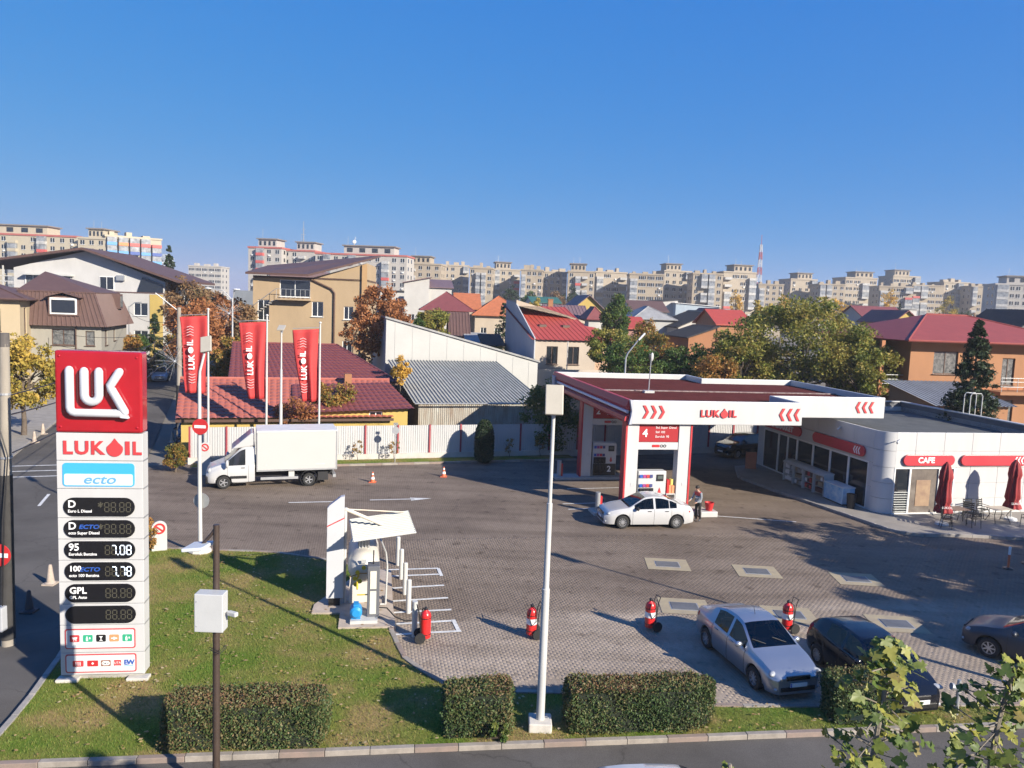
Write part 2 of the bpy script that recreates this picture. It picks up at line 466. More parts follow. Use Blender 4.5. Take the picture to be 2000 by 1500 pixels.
KR = mat('red_kerb_stone', (0.29, 0.215, 0.18), 0.9, c2=(0.20, 0.165, 0.14), scale=3, bump=0.3)
KW = mat('pale_kerb_stone', (0.36, 0.32, 0.275), 0.9, c2=(0.22, 0.195, 0.17), scale=3, bump=0.3)
KG = mat('grey_kerb_stone', (0.30, 0.28, 0.26), 0.9, var=0.2, scale=3, bump=0.3)
def kerb(name, path, zt=0.14, L=1.0, w=0.15, mats=(KR, KW), z0=-0.03):
    root = struct(thing(name, 'x', 'x')); del root['label'], root['category']
    pts = [Vector((p[0], p[1], 0)) for p in path]
    i = 0; k = 0; pos = 0.0; seg = []
    cum = [0]
    for a, bb in zip(pts, pts[1:]): cum.append(cum[-1] + (bb - a).length)
    def P(s):
        s = min(max(s, 0), cum[-1])
        for j in range(len(pts) - 1):
            if s <= cum[j + 1] + 1e-9: return pts[j].lerp(pts[j + 1], (s - cum[j]) / max(1e-9, cum[j + 1] - cum[j]))
    n = max(1, round(cum[-1] / L))
    for k in range(n):
        a, c = P(cum[-1] * k / n), P(cum[-1] * (k + 1) / n)
        d = (c - a); ln = d.length
        m = MB(); h = zt + random.uniform(-0.006, 0.006)
        m.cbox((0, 0, (h + z0) / 2), (ln - 0.012, w, h - z0))
        m.build('kerb_stone', mats[k % len(mats)], root, bevel=0.012, loc=(a + c) / 2, rz=math.atan2(d.y, d.x) + random.uniform(-0.01, 0.01))
    return root
kerb('forecourt_kerb', [(30, 22.6), (20, 20.7), (12.7, 19.98), (8.4, 19.6), (5.65, 19.4), (3.6, 19.62), (1.7, 19.8), (0.2, 19.72), (-1.15, 19.72), (-1.9, 20.35), (-2.8, 21.5), (-3.4, 23.1), (-3.7, 24.2), (-3.95, 25.6), (-4.5, 27.5), (-5.4, 28.9), (-6.9, 29.65), (-9.4, 30.35), (-11.6, 30.3), (-14.1, 30.3)])
kerb('roadside_kerb', [(-10.9, road_y(-10.9) + .05), (26, road_y(26) + .05)], L=1.0, zt=0.13, mats=(KR, KW, KW))
kerb('street_kerb', [(-10.95, road_y(-10.95) + .05), (-11.35, 16.5), (-11.65, 18.2), (-12.4, 21.2), (-15.4, 29.3), (-15.0, 30.1), (-14.1, 30.4)], mats=(KG,))
kerb('fence_strip_kerb', [FE(0.2, -1.7), FE(24.5, -1.7)], L=1.0)

# left pavement of the street
b = MB(); b.prism([(sx_r(38) - 8.2, 38), (sx_r(130) - 8.2, 130), (sx_r(130) - 12.5, 130), (sx_r(38) - 14.5, 38)], -0.05, 0.12)
struct(b.build('pavement', mat('pavement_concrete', (0.27, 0.25, 0.225), 0.9, var=0.18, scale=1.5, bump=0.3)))
kerb('pavement_kerb', [(sx_r(38) - 8.15, 38), (sx_r(72) - 8.15, 72)], mats=(KG,), L=1.2, zt=0.13)
b = MB(); b.prism([(-12.6, 16.4), (-11.5, 16.4), (-12.5, 21.2), (-15.6, 29.5), (-16.5, 29.0), (-13.5, 21)], -0.05, 0.09)
# station pavement
sp = [(13.7, 11.7), (11.7, 11.2), (10.3, 8.0), (10.8, 4.5), (12.1, -1.9), (12.35, -3.4), (12.8, -4.1), (13.6, -4.5), (15.2, -4.6), (18.1, -5.3), (27, -6.4), (27, 0.5), (13.7, 0.5)]
b = MB(); b.prism([tuple(ST(u, v).xy) for u, v in sp], -0.03, 0.15)
struct(b.build('shop_pavement', mat('shop_pavement_tiles', (0.27, 0.245, 0.215), 0.7, var=0.16, scale=1.2, bump=0.25)))
kerb('shop_kerb', [ST(u, v) for u, v in sp[1:11]], zt=0.162, L=0.8, w=0.12, mats=(KG,))

# paving blocks: the ones that show largest as single pieces, the rest joined
def inside(P, poly):
    x, y = P[:, 0], P[:, 1]; r = np.zeros(len(P), bool); n = len(poly)
    for i in range(n):
        x0, y0 = poly[i]; x1, y1 = poly[(i + 1) % n]
        c = ((y0 > y) != (y1 > y)) & (x < (x1 - x0) * (y - y0) / (y1 - y0 + 1e-12) + x0); r ^= c
    return r
cu, cv = np.meshgrid(np.arange(-14, 26, 0.1), np.arange(-23, -3.4, 0.2), indexing='ij')
cv = cv + (np.round(cu / 0.1).astype(int) % 2) * 0.1
U = cu.ravel(); V_ = cv.ravel()
PX = SO.x + U * math.cos(SR) - V_ * math.sin(SR); PY = SO.y + U * math.sin(SR) + V_ * math.cos(SR)
PP = np.stack([PX, PY], 1)
shp = [tuple(ST(u, v).xy) for u, v in sp]
ok = inside(PP, [tuple(p) for p in fc]) & ~inside(PP, lawn_poly) & ~inside(PP, shp) & (np.abs(PX) < PY * 0.72 + 1) & (PX < 23) & (PX > -9)
hatches = [(6.63, 30.95), (10.15, 30.49), (13.95, 30.02), (6.35, 26.45), (9.9, 26.05), (13.4, 25.6)]
for hx, hy in hatches:
    du = (PX - hx) * math.cos(SR) + (PY - hy) * math.sin(SR); dv = -(PX - hx) * math.sin(SR) + (PY - hy) * math.cos(SR)
    ok &= ~((np.abs(du) < 0.5) & (np.abs(dv) < 0.42))
PP = PP[ok]
dist = (PP[:, 0] - 3.2) ** 2 * 0.25 + (PP[:, 1] - 20.2) ** 2 * 4
order = np.argsort(dist)
near, rest = order[:300], order[300:]
Z0, Z1 = 0.0095, 0.0114
def block_arrays(P):
    n = len(P); hu, hv = 0.0487, 0.0987
    ca, sa = math.cos(SR), math.sin(SR)
    jz = rng.uniform(-0.0006, 0.0006, n)
    V = np.zeros((n, 8, 3), np.float32)
    ch = 0.002
    for k, (a, c, z) in enumerate([(-1, -1, 0), (1, -1, 0), (1, 1, 0), (-1, 1, 0), (-1, -1, 1), (1, -1, 1), (1, 1, 1), (-1, 1, 1)]):
        e = ch if z else 0
        x, y = a * (hu - e), c * (hv - e)
        V[:, k, 0] = P[:, 0] + x * ca - y * sa; V[:, k, 1] = P[:, 1] + x * sa + y * ca
        V[:, k, 2] = (Z1 + jz) if z else Z0
    f = np.array([(4, 5, 6, 7), (0, 1, 5, 4), (1, 2, 6, 5), (2, 3, 7, 6), (3, 0, 4, 7)])
    Fa = (np.arange(n)[:, None, None] * 8 + f[None]).reshape(-1, 4)
    return V.reshape(-1, 3), Fa
V, Fa = block_arrays(PP[rest])
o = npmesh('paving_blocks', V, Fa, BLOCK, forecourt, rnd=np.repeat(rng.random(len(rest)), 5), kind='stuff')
V1, F1 = block_arrays(np.zeros((1, 2)))
bm_ = bpy.data.meshes.new('paving_block'); bm_.from_pydata(V1.tolist(), [], F1.tolist()); bm_.materials.append(BLOCK)
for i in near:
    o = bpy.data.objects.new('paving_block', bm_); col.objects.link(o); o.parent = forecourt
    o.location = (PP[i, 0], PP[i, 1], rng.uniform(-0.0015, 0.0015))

# painted markings
def marking(name, quads, z=0.024, m=MARK):
    b = MB()
    for a, c, w in quads:
        a, c = Vector((a[0], a[1], z)), Vector((c[0], c[1], z)); t = (c - a).normalized(); nn = Vector((-t.y, t.x, 0)) * w / 2
        b.add([a - nn, c - nn, c + nn, a + nn], [(0, 1, 2, 3)])
    return struct(b.build(name, m))
for i, (a, c) in enumerate([((-4.55, 29.0), (-2.6, 29.4)), ((-4.4, 28.3), (-2.45, 28.75)), ((-4.05, 27.1), (-2.2, 27.6)), ((-3.8, 25.9), (-1.95, 26.4)), ((-3.65, 24.9), (-1.75, 25.35)), ((-3.4, 24.0), (-1.55, 24.45))]):
    marking('bay_marking', [(a, c, 0.13)])
marking('bay_marking', [((-2.6, 29.4), (-2.38, 28.55), .13)], 0.028)
marking('bay_marking', [((-3.3, 23.2), (-1.3, 23.65), .13), ], 0.028)
marking('bay_marking', [((-1.37, 23.6), (-1.62, 24.5), .13)], 0.032)
marking('lane_line', [((-11.0, 38.3), (-8.5, 38.9), .12)], .016)
b = MB(); b.add([(-7.1, 39.36, .016), (-4.9, 39.93, .016), (-4.93, 40.05, .016), (-7.13, 39.48, .016), (-5.0, 39.62, .016), (-4.0, 40.24, .016), (-5.15, 40.22, .016)], [(0, 1, 2, 3), (4, 5, 6)])
struct(b.build('lane_arrow', MARK))
marking('lane_line', [(ST(-2.6, 1.2), ST(2.4, 1.6), .10), (ST(-2.6, 2.3), ST(2.4, 2.6), .10), (ST(-1.5, 5.6), ST(3.5, 5.9), .1)], .016)
marking('lane_line', [(ST(4.2, -.2), ST(8.5, -1.7), .10)], .016)
for t in range(-1, 9):
    y0 = 36 + t * 7.5
    marking('centre_dash', [((sx_r(y0) - 4.1, y0), (sx_r(y0 + 2.2) - 4.1, y0 + 2.2), .14)], 0.005)
for k in range(3):
    y0 = 41 + k * 1.4
    marking('stop_line', [((sx_r(y0) - 8.0, y0), (sx_r(y0 + .8) - 4.5, y0 + 1.1), .16)], 0.006)
YB = []
HC = mat('hatch_plate', (0.16, 0.165, 0.17), 0.55, metal=0.4, var=0.15)
for i, (hx, hy) in enumerate(hatches):
    L_ = ['grey hatch with yellow frame closest to the white sedan', 'grey hatch with yellow frame in the middle of the row by the pumps', 'grey hatch with yellow frame in the row by the pumps, cafe side', 'grey hatch with yellow frame behind the silver sedan boot', 'grey hatch with yellow frame beside the extinguisher behind the silver sedan', 'grey hatch with yellow frame beyond the black hatchback roof'][i]
    h = thing('tank_hatch', L_, 'hatch', (hx, hy, 0.0), SR - R(14), 'tank hatches in the forecourt')
    m = MB()
    for x0, x1, y0, y1 in ((-.86, .86, -.72, -.36), (-.86, .86, .36, .72), (-.86, -.5, -.36, .36), (.5, .86, -.36, .36)):
        m.add([(x0, y0, .0245), (x1, y0, .0245), (x1, y1, .0245), (x0, y1, .0245)], [(0, 1, 2, 3)])
    m.build('painted_frame', YMARK, h)
    MB().box(-.5, .5, -.36, .36, .008, .027).build('hatch_rim', STEEL, h)
    MB().box(-.46, .46, -.32, .32, .02, .04).build('cover', HC, h, bevel=.006)

# grass blades
def blades(name, poly, n, hmin, hmax, m, z, parent=None, seed=1):
    r = np.random.default_rng(seed); P = np.array([(p[0], p[1]) for p in poly])
    lo, hi = P.min(0), P.max(0); hi[0] = min(hi[0], 17)
    Q = r.uniform(lo, hi, (n * 3, 2)); Q = Q[inside(Q, [tuple(p) for p in P])][:n]
    n = len(Q); h = r.uniform(hmin, hmax, n); a = r.uniform(0, 2 * np.pi, n); w = r.uniform(0.004, 0.009, n)
    ln = r.normal(0, 0.5, (n, 2)) * h[:, None]
    V = np.zeros((n, 3, 3), np.float32)
    V[:, 0, 0] = Q[:, 0] - w * np.cos(a); V[:, 0, 1] = Q[:, 1] - w * np.sin(a)
    V[:, 1, 0] = Q[:, 0] + w * np.cos(a); V[:, 1, 1] = Q[:, 1] + w * np.sin(a)
    V[:, 2, :2] = Q + ln; V[:, :2, 2] = z - .005; V[:, 2, 2] = z + h
    o = npmesh(name, V.reshape(-1, 3), np.arange(3 * n).reshape(-1, 3), m, parent, rnd=r.random(n), kind='stuff')
    return o
def grassmat():
    m = leafmat('grass_blade', [(0.08, 0.17, 0.02), (0.14, 0.20, 0.035), (0.26, 0.235, 0.07), (0.38, 0.28, 0.12)], 0.25)
    for nd in m.node_tree.nodes:
        if nd.type == 'TEX_NOISE': nd.inputs['Scale'].default_value = 0.45; nd.inputs['Detail'].default_value = 5
        if nd.type == 'MATH' and nd.operation == 'MULTIPLY_ADD': nd.inputs[1].default_value = 0.5
        if nd.type == 'MATH' and nd.operation == 'SUBTRACT': nd.inputs[1].default_value = 0.25
    return m
GRASSM = grassmat()
blades('grass_blades', lawn_poly, 150000, 0.02, 0.075, GRASSM, .10, lawn, 3)
blades('grass_blades', back_poly, 12000, 0.03, 0.1, GRASSM, .10, None, 4)
bpy.data.objects['grass_blades.001']['label'] = 'short grass growing along the foot of the white fence'
bpy.data.objects['grass_blades.001']['category'] = 'grass'
# fallen leaves
lv = leafmat('fallen_leaf', [(0.42, 0.30, 0.12), (0.30, 0.17, 0.07), (0.5, 0.42, 0.25)], 0.2)
r = np.random.default_rng(5); n = 900
Q = np.stack([r.uniform(-11, 15, n * 3), r.uniform(15.5, 30, n * 3)], 1); Q = Q[inside(Q, lawn_poly)][:n]; n = len(Q)
sz = r.uniform(.03, .07, n); a = r.uniform(0, 6.28, n)
V = np.zeros((n, 4, 3), np.float32)
for k in range(4):
    V[:, k, 0] = Q[:, 0] + sz * np.cos(a + k * 1.57) * (1, .6)[k % 2]; V[:, k, 1] = Q[:, 1] + sz * np.sin(a + k * 1.57) * (1, .6)[k % 2]; V[:, k, 2] = .165 + r.uniform(0, .02, n)
npmesh('fallen_leaves', V.reshape(-1, 3), np.arange(4 * n).reshape(-1, 4), lv, lawn, rnd=r.random(n), kind='stuff')
# ------------------------------------------------------------------ price totem
sgn = thing('price_totem', 'tall white and red price totem with fuel prices standing on the lawn', 'sign', (-11.5, 19.45, 0.1), R(7.7))
SW, SD = 2.08, 0.42
TRED = mat('totem_red_acrylic', (0.36, 0.010, 0.018), 0.12, var=0.1, scale=1.5, coat=0.5)
LETR = mat('letter_red', (0.52, 0.05, 0.055), 0.4, var=0.05)
BLUE = mat('sky_blue_print', (0.05, 0.38, 0.72), 0.4, var=0.03)
PALE = mat('pale_print', (0.55, 0.66, 0.74), 0.4, var=0.03)
DBLUE = mat('dark_blue_print', (0.03, 0.10, 0.42), 0.4, var=0.03)
DISP = mat('display_black', (0.010, 0.010, 0.012), 0.18, var=0.1)
DIM = mat('unlit_segment', (0.075, 0.07, 0.05), 0.4, var=0)
LIT = mat('lit_segment', (0.75, 0.86, 1.0), 0.4, var=0, emit=0.8)
PRINTW = mat('white_print', (0.8, 0.8, 0.8), 0.5, var=0)
GREENP = mat('green_print', (0.03, 0.36, 0.20), 0.5, var=0)
ORANGEP = mat('orange_print', (0.72, 0.28, 0.13), 0.5, var=0)
zs = [0.12, .73, 1.48, 2.05, 2.64, 3.22, 3.78, 4.34, 5.11, 5.84, 6.56]
MB().box(.1, SW - .08, .06, SD - .04, -.02, .12).build('plinth', CONC, sgn)
for x0 in (-.08, SW - .42): MB().box(x0, x0 + .55, -.18, .12, -.05, .07).build('foot_block', mat('pale_concrete', (.55, .52, .47), .9, var=.15, scale=4), sgn, bevel=.02)
panels = [MB().box(0, SW, 0, SD, a + .006, c - .006).build('panel', WPANEL, sgn, bevel=.008) for a, c in zip(zs, zs[1:])]
top = MB().box(0, SW, -.02, SD, 6.57, 8.65).build('logo_box', TRED, sgn, bevel=.05); top['label'] = 'glossy red box carrying the white tube logo'
def rounded(path, r):
    return path
TUB = mat('white_tube', (0.52, 0.54, 0.58), 0.3, var=0.02)
def stroke(pts, name='logo_stroke'):
    P = [Vector((x, -.13, 6.57 + z)) for x, z in pts]
    d0, d1 = (P[0] - P[1]).normalized(), (P[-1] - P[-2]).normalized()
    path = [P[0] + d0 * .1, P[0] + d0 * .07, P[0]] + P[1:-1] + [P[-1], P[-1] + d1 * .07, P[-1] + d1 * .1]
    rr = [.03, .075] + [.105] * (len(P)) + [.075, .03]
    MB().tube(path, rr, 12).build(name, TUB, top, smooth=50)
arcL = [(.394, 1.6), (.394, .66)] + [(.394 + .14 - .14 * math.cos(R(a)), .66 - .14 * math.sin(R(a))) for a in (30, 60, 90)] + [(1.62, .52)]
stroke(arcL)
stroke([(.743, 1.58), (.743, .98)] + [(.917 - .174 * math.cos(R(a)), .98 - .174 * math.sin(R(a))) for a in range(20, 180, 20)] + [(1.09, .98), (1.09, 1.58)])
stroke([(1.58, 1.58), (1.36, 1.22), (1.39, 1.13), (1.70, .56)])
MB().prism([(1.45, .615), (1.62, .42), (1.80, .40), (1.76, .47), (1.72, .60)], -.21, -.05, 'XZ').build('logo_stroke', TUB, top, loc=(0, 0, 6.57))
for x, z in ((.12, .14), (SW - .12, .14), (.12, 1.94), (SW - .12, 1.94)):
    MB().ell((x, -.02, 6.57 + z), (.035, .025, .035)).build('bolt', TRED, top, smooth=True)
def rtext(s, size, m, par, x, y, z, **k): return text(s, size, m, par, (x, y, z), **k)
def wordmark(par, x, y, z, h, ext=.012, m=LETR, rot=(R(90), 0, 0), dr=None):
    # letters and the drop, total width about 5.1 h
    s = h / .70
    for tx, a, w in (('L', 0, .70), ('U', .84, 1.0), ('K', 2.03, 1.02), ('I', 4.52, .33), ('L', 5.08, .66)):
        t_ = rtext(tx, s, m, par, 0, 0, 0, bold=.045 * h, align='LEFT', ext=ext, rot=rot, name='letter')
        X = [v.co.x for v in t_.data.vertices]; k = w * h / (max(X) - min(X)); t_.scale = (k, 1, 1); t_.location = (x + a * h - min(X) * k, y, z)
    MB().prism(drop_poly(x + 3.75 * h, z + .1 * h, 1.2 * h, 1.45 * h), y - ext, y + ext, 'XZ').build('drop', dr or m, par)
wordmark(panels[9], .17, -.008, 6.16, .33)
e = MB().prism(pill(.14, SW - .2, 5.17, 5.78, r=.09), -.012, .01, 'XZ').build('fuel_badge', BLUE, panels[8])
MB().prism(pill(.18, SW - .24, 5.20, 5.50, r=.05), -.018, -.010, 'XZ').build('badge_field', PALE, e)
rtext('ecto', .34, mat('mid_blue_print', (.12, .33, .62), .4, var=0), e, 1.02, -.02, 5.35, shear=.25, bold=.004, sx=1.3, ext=.004)
SEG = {'a': (0, 1, 1, 1), 'b': (1, 1, 1, .5), 'c': (1, .5, 1, 0), 'd': (0, 0, 1, 0), 'e': (0, .5, 0, 0), 'f': (0, 1, 0, .5), 'g': (0, .5, 1, .5)}
def digit(par, x, z, w, h, on=''):
    for lit in (False, True):
        m = MB(); t = .022
        for k, (x0, y0, x1, y1) in SEG.items():
            if (k in on) != lit: continue
            X0, X1 = x + min(x0, x1) * w, x + max(x0, x1) * w; Z0_, Z1_ = z + min(y0, y1) * h, z + max(y0, y1) * h
            if x0 == x1: m.box(X0 - t / 2, X0 + t / 2, -.034, -.026, Z0_ + .016, Z1_ - .016)
            else: m.box(X0 + .012, X1 - .012, -.034, -.026, Z0_ - t / 2, Z0_ + t / 2)
        if m.v: m.build('digit', LIT if lit else DIM, par)
rows = [(7, 'D', 'Euro L Diesel', '', ['', '', '', ''], True), (6, 'D', 'ecto Super Diesel', 'ECTO', ['', '', '', ''], True),
        (5, '95', 'Euroluk Benzina', '', ['', 'abc', 'abcdef', 'abcdefg'], False), (4, '100', 'ecto 100 Benzina', 'ECTO', ['', 'abc', 'abc', 'abcdefg'], False),
        (3, 'GPL', 'GPL Auto', '', ['', '', '', ''], False), (2, '', '', '', ['', '', '', ''], False)]
for pi, big, small, ecto, dg, star in rows:
    z0, z1 = zs[pi] + .05, zs[pi + 1] - .05
    if pi == 7: z1 -= .18
    d = MB().prism(pill(.15, SW - .2, z0, z1), -.026, .01, 'XZ').build('price_display', DISP, panels[pi])
    zc = (z0 + z1) / 2
    if big: rtext(big, .26 if len(big) < 3 else (.2 if ecto else .24), PRINTW, d, .26, -.03, zc + .07, align='LEFT', bold=.006, ext=.003)
    if small: rtext(small, .105, PRINTW, d, .26, -.03, zc - .11, align='LEFT', bold=.002, ext=.003)
    if ecto: rtext(ecto, .15, DBLUE, d, .76, -.03, zc + .05, bold=.004, ext=.003, sx=1.25, shear=.2)
    if star: rtext('*', .3, DIM, d, 1.05, -.03, zc, bold=.006, ext=.003)
    for k in range(4): digit(d, 1.15 + k * .158 + (.05 if k > 1 else 0), zc - .12, .105, .24, dg[k])
    MB().cbox((1.46, -.03, zc - .12), (.03, .008, .03)).build('decimal_point', LIT if dg[1] else DIM, d)
def ring(par, x0, x1, z0, z1, m):
    f = MB().prism(pill(x0, x1, z0, z1, r=.06), -.012, .005, 'XZ').build('notice_frame', m, par)
    return MB().prism(pill(x0 + .03, x1 - .03, z0 + .03, z1 - .03, r=.045), -.018, -.008, 'XZ').build('notice_field', mat('pale_grey_print', (.62, .63, .64), .5, var=.02), f)
fr1 = ring(panels[1], .12, SW - .22, .84, 1.38, LETR)
fr2 = ring(panels[0], .12, SW - .20, .19, .69, LETR)
for k, m in enumerate((LETR, GREENP, BLACK, ORANGEP, GREENP)):
    x = .24 + k * .325; i = MB().prism(pill(x, x + .24, 1.03, 1.22, r=.03), -.022, -.015, 'XZ').build('pictogram', m, panels[1])
    g = MB()
    if k == 0: g.add([(x + .05, -.024, 1.16), (x + .19, -.024, 1.16), (x + .17, -.024, 1.10), (x + .08, -.024, 1.10)], [(0, 1, 2, 3)]).cbox((x + .1, -.024, 1.07), (.025, .003, .025)).cbox((x + .155, -.024, 1.07), (.025, .003, .025))
    elif k == 2: g.add([(x + .07, -.024, 1.18), (x + .17, -.024, 1.18), (x + .12, -.024, 1.12)], [(0, 1, 2)]).cbox((x + .12, -.024, 1.10), (.02, .003, .05)).cbox((x + .12, -.024, 1.065), (.08, .003, .015))
    elif k == 3: g.cbox((x + .12, -.024, 1.12), (.15, .003, .03)).cbox((x + .12, -.024, 1.12), (.05, .004, .07))
    else: g.cbox((x + .10, -.024, 1.10), (.05, .003, .09)).cbox((x + .17, -.024, 1.13), (.03, .003, .05)).cbox((x + .10, -.024, 1.165), (.03, .003, .025))
    g.build('pictogram_mark', PRINTW, panels[1])
for k, (x, w, m) in enumerate(((.30, .27, LETR), (.66, .27, RED), (1.00, .24, mat('brown_print', (.25, .10, .05), .5, var=0)), (1.32, .18, LETR))):
    MB().prism(pill(x, x + w, .36, .52, r=.02), -.022, -.015, 'XZ').build('brand_mark', m, panels[0])
    g = MB()
    if k == 0: [g.cbox((x + w / 2 + j * .05, -.024, .44), (.02, .003, .10)) for j in (-1, 0, 1)]
    elif k == 1: g.cbox((x + w / 2, -.024, .44), (.05, .003, .05), M=Matrix.Rotation(R(45), 3, 'Y'))
    elif k == 2: g.prism(pill(x + .02, x + w - .02, .385, .495), -.025, -.021, 'XZ')
    else: g.cbox((x + .09, -.024, .375), (.14, .003, .008))
    if k == 3: rtext('UTA', .085, PRINTW, panels[0], x + w / 2, -.026, .445, ext=.002)
    g.build('brand_mark_detail', PRINTW, panels[0])
    if k == 2: rtext('DKV', .08, BLACK, panels[0], x + w / 2, -.028, .435, ext=.002)
rtext('E', .18, DBLUE, panels[0], 1.62, -.024, .45, bold=.006, ext=.004)
rtext('W', .18, DBLUE, panels[0], 1.74, -.024, .45, bold=.006, ext=.004)
MB().cbox((1.68, -.022, .355), (.24, .004, .015)).build('brand_underline', BLUE, panels[0])
for k in range(9):
    MB().box(SW, SW + .006, .02, SD - .02, zs[k + 1] - .02, zs[k + 1] + .02).build('side_clip', STEEL, sgn)

# ------------------------------------------------------------------ canopy over the pumps
can = thing('pump_canopy', 'large white and red flat pump canopy on white columns with red lettering', 'canopy', SO, SR)
ROOFM = mat('maroon_roof_sheet', (0.06, 0.015, 0.017), 0.9, var=0.22, scale=1.3, streak=.3, spec=.12)
FASC = mat('white_fascia', (0.52, 0.52, 0.518), 0.35, var=0.05, scale=1.2, streak=.25)
REDF = mat('red_fascia', (0.47, 0.035, 0.04), 0.45, var=0.08)
SOFF = mat('soffit', (0.55, 0.55, 0.54), 0.6, var=0.05)
poly = [(0, 0), (9.4, 0), (9.4, 3.0), (16.4, 3.0), (16.4, 13.0), (9.8, 13.0), (9.8, 15.7), (0, 15.7)]
MB().prism([(.05, .05), (9.35, .05), (9.35, 3.05), (16.35, 3.05), (16.35, 12.95), (9.75, 12.95), (9.75, 15.65), (.05, 15.65)], 4.72, 5.02, 'XY').build('soffit', SOFF, can)
deck = MB()
def ribs(m, u0, u1, v0, v1, z, sp=.28, h=.05):
    n = int((v1 - v0) / sp)
    prof = []
    for i in range(n):
        a = v0 + (v1 - v0) * i / n; s = (v1 - v0) / n
        prof += [(a, z), (a + s * .62, z), (a + s * .70, z + h), (a + s * .92, z + h)]
    prof.append((v1, z))
    V = [(u0, a, q) for a, q in prof] + [(u1, a, q) for a, q in prof]
    k = len(prof)
    m.add(V, [(i, i + 1, k + i + 1, k + i) for i in range(k - 1)])
ribs(deck, .12, 9.3, .12, 3.1, 5.45); ribs(deck, .12, 16.3, 3.1, 12.9, 5.45); ribs(deck, .12, 9.7, 12.9, 15.55, 5.45)
deck.build('roof_deck', ROOFM, can)
MB().box(-.0, 16.3, 7.4, 7.62, 5.50, 5.56).build('roof_ridge_strip', mat('pale_strip', (.35, .30, .28), .8, c2=(.12, .04, .04), scale=4), can)
zt, zb = 5.85, 4.65
def fasc(u0, u1, v0, v1, m=FASC, name='fascia'): return MB().box(u0, u1, v0, v1, zb, zt).build(name, m, can, bevel=.03)
ff = fasc(.12, 9.4, -.06, .12)
MB().prism([(-.02, zb - .02), (.12, zb), (.12, zt), (-.02, zt + .02), (.10, 5.32), (.08, 5.1)], -.08, .14, 'XZ').build('fascia_end', mat('grey_edge', (.45, .47, .52), .4, var=.04), can)
fasc(9.24, 9.4, .12, 3.0, name='fascia'); f2 = fasc(9.24, 16.4, 2.94, 3.12)
fasc(16.24, 16.4, 3.12, 12.85); fasc(9.62, 16.4, 12.85, 13.0); fasc(9.62, 9.8, 13.0, 15.6); fasc(.12, 9.8, 15.55, 15.72)
MB().prism([(-.02, zt), (.14, zt), (.14, 5.32), (.02, 5.30), (-.16, 5.50)], .14, 15.7, 'XZ').build('side_fascia_upper', REDF, can)
MB().prism([(-.02, zb), (.14, zb), (.14, 5.14), (-.16, 5.00), (-.20, 4.8)], .14, 15.7, 'XZ').build('side_fascia_lower', REDF, can)
MB().cyl((.0, .3, 5.22), (.0, 14.6, 5.22), .085, n=10).build('light_tube', mat('tube_white', (.75, .76, .8), .4, var=.03), can, smooth=50)
MB().box(-.22, .1, 14.7, 15.5, 4.95, 5.62).build('torn_banner', mat('grey_banner', (.45, .48, .55), .6, c2=(.2, .2, .25), scale=5), can)
def chevrons(par, u, v, z, h, d, m=LETR, n=3, name='chevron', w=.16, gap=.42, th=.03):
    for k in range(n):
        x = u + k * gap; s = d * h * .28
        p = [(x, z + h / 2), (x + s, z), (x, z - h / 2), (x + w, z - h / 2), (x + s + w, z), (x + w, z + h / 2)]
        MB().prism(p, v - th, v + .0, 'XZ').build(name, m, par, bevel=.012)
chevrons(can, .65, -.07, 5.28, .66, 1)
chevrons(can, 8.25, -.07, 5.22, .66, -1)
chevrons(can, 14.7, 2.93, 5.28, .66, -1)
wordmark(can, 3.75, -.09, 5.22, .34, ext=.03)
# columns, number boards
def column(u, v, side, nm='column'):
    MB().box(u, u + .62, v, v + .55, .16, 4.72).build(nm, WPANEL, can, bevel=.02)
    x = u - .09 if side < 0 else u + .62
    MB().box(x, x + .09, v - .03, v + .58, .16, 4.72).build('column_trim', REDF, can)
    MB().box(u + .3, u + .52, v - .012, v, 1.45, 1.62).build('notice', mat('grey_notice', (.5, .5, .5), .6, var=.1, scale=20), can)
for v, num in ((.15, '4'), (8.1, '2')):
    column(.0, v, -1); column(2.75, v, 1)
    bd = MB().box(.62, 2.75, v + .05, v + .3, 3.72, 4.72).build('number_board', mat('board_red', (.36, .02, .025), .4, var=.05), can)
    rtext(num, .55, PRINTW, bd, .95, v + .04, 4.15, bold=.012)
    for k, s in enumerate(('Std Super Diesel', 'Std 100', 'Euroluk 95')):
        xw = 1.5
        for wd in s.split():
            t_ = rtext(wd, .16, PRINTW, bd, xw, v + .04, 4.45 - k * .23, align='LEFT', ext=.004); xw += max(q.co.x for q in t_.data.vertices) + .07
    wb = MB().box(.62, 2.75, v + .03, v + .3, 3.33, 3.70).build('brand_band', WPANEL, can)
    MB().prism(pill(1.35, 1.75, 3.45, 3.58, r=.03), v + .015, v + .04, 'XZ').build('brand_badge', RED, wb)
    for k in range(2): MB().lathe((1.86 + k * .17, v + .03, 3.515), [(.075, -.02), (.075, .02), (.05, .02), (.05, -.02), (.075, -.02)], 16, 'Y', cap=False).build('badge_ring', BLACK, wb)
    MB().box(-1.6, 4.6, v - .25, v + .85, -.03, .16).build('pump_island', mat('island_concrete', (.46, .42, .37), .85, var=.15), can, bevel=.03)
# wind vane and antenna on the canopy roof
an = thing('roof_weather_mast', 'slim white mast with a spinning vane on a small block on the canopy roof', 'mast', ST(3.5, 6.7, 5.46), SR)
MB().box(-.3, .3, -.2, .2, -.01, .16).build('ballast_block', WHITE, an)
MB().cyl((0, 0, .16), (.05, 0, 2.1), .035, .03, 8).build('mast', STEEL, an)
MB().ell((.1, 0, 2.15), (.10, .06, .26)).build('vane', WHITE, an, smooth=True)
MB().ell((-.06, 0, 2.15), (.07, .05, .22)).build('vane', BLACK, an, smooth=True)

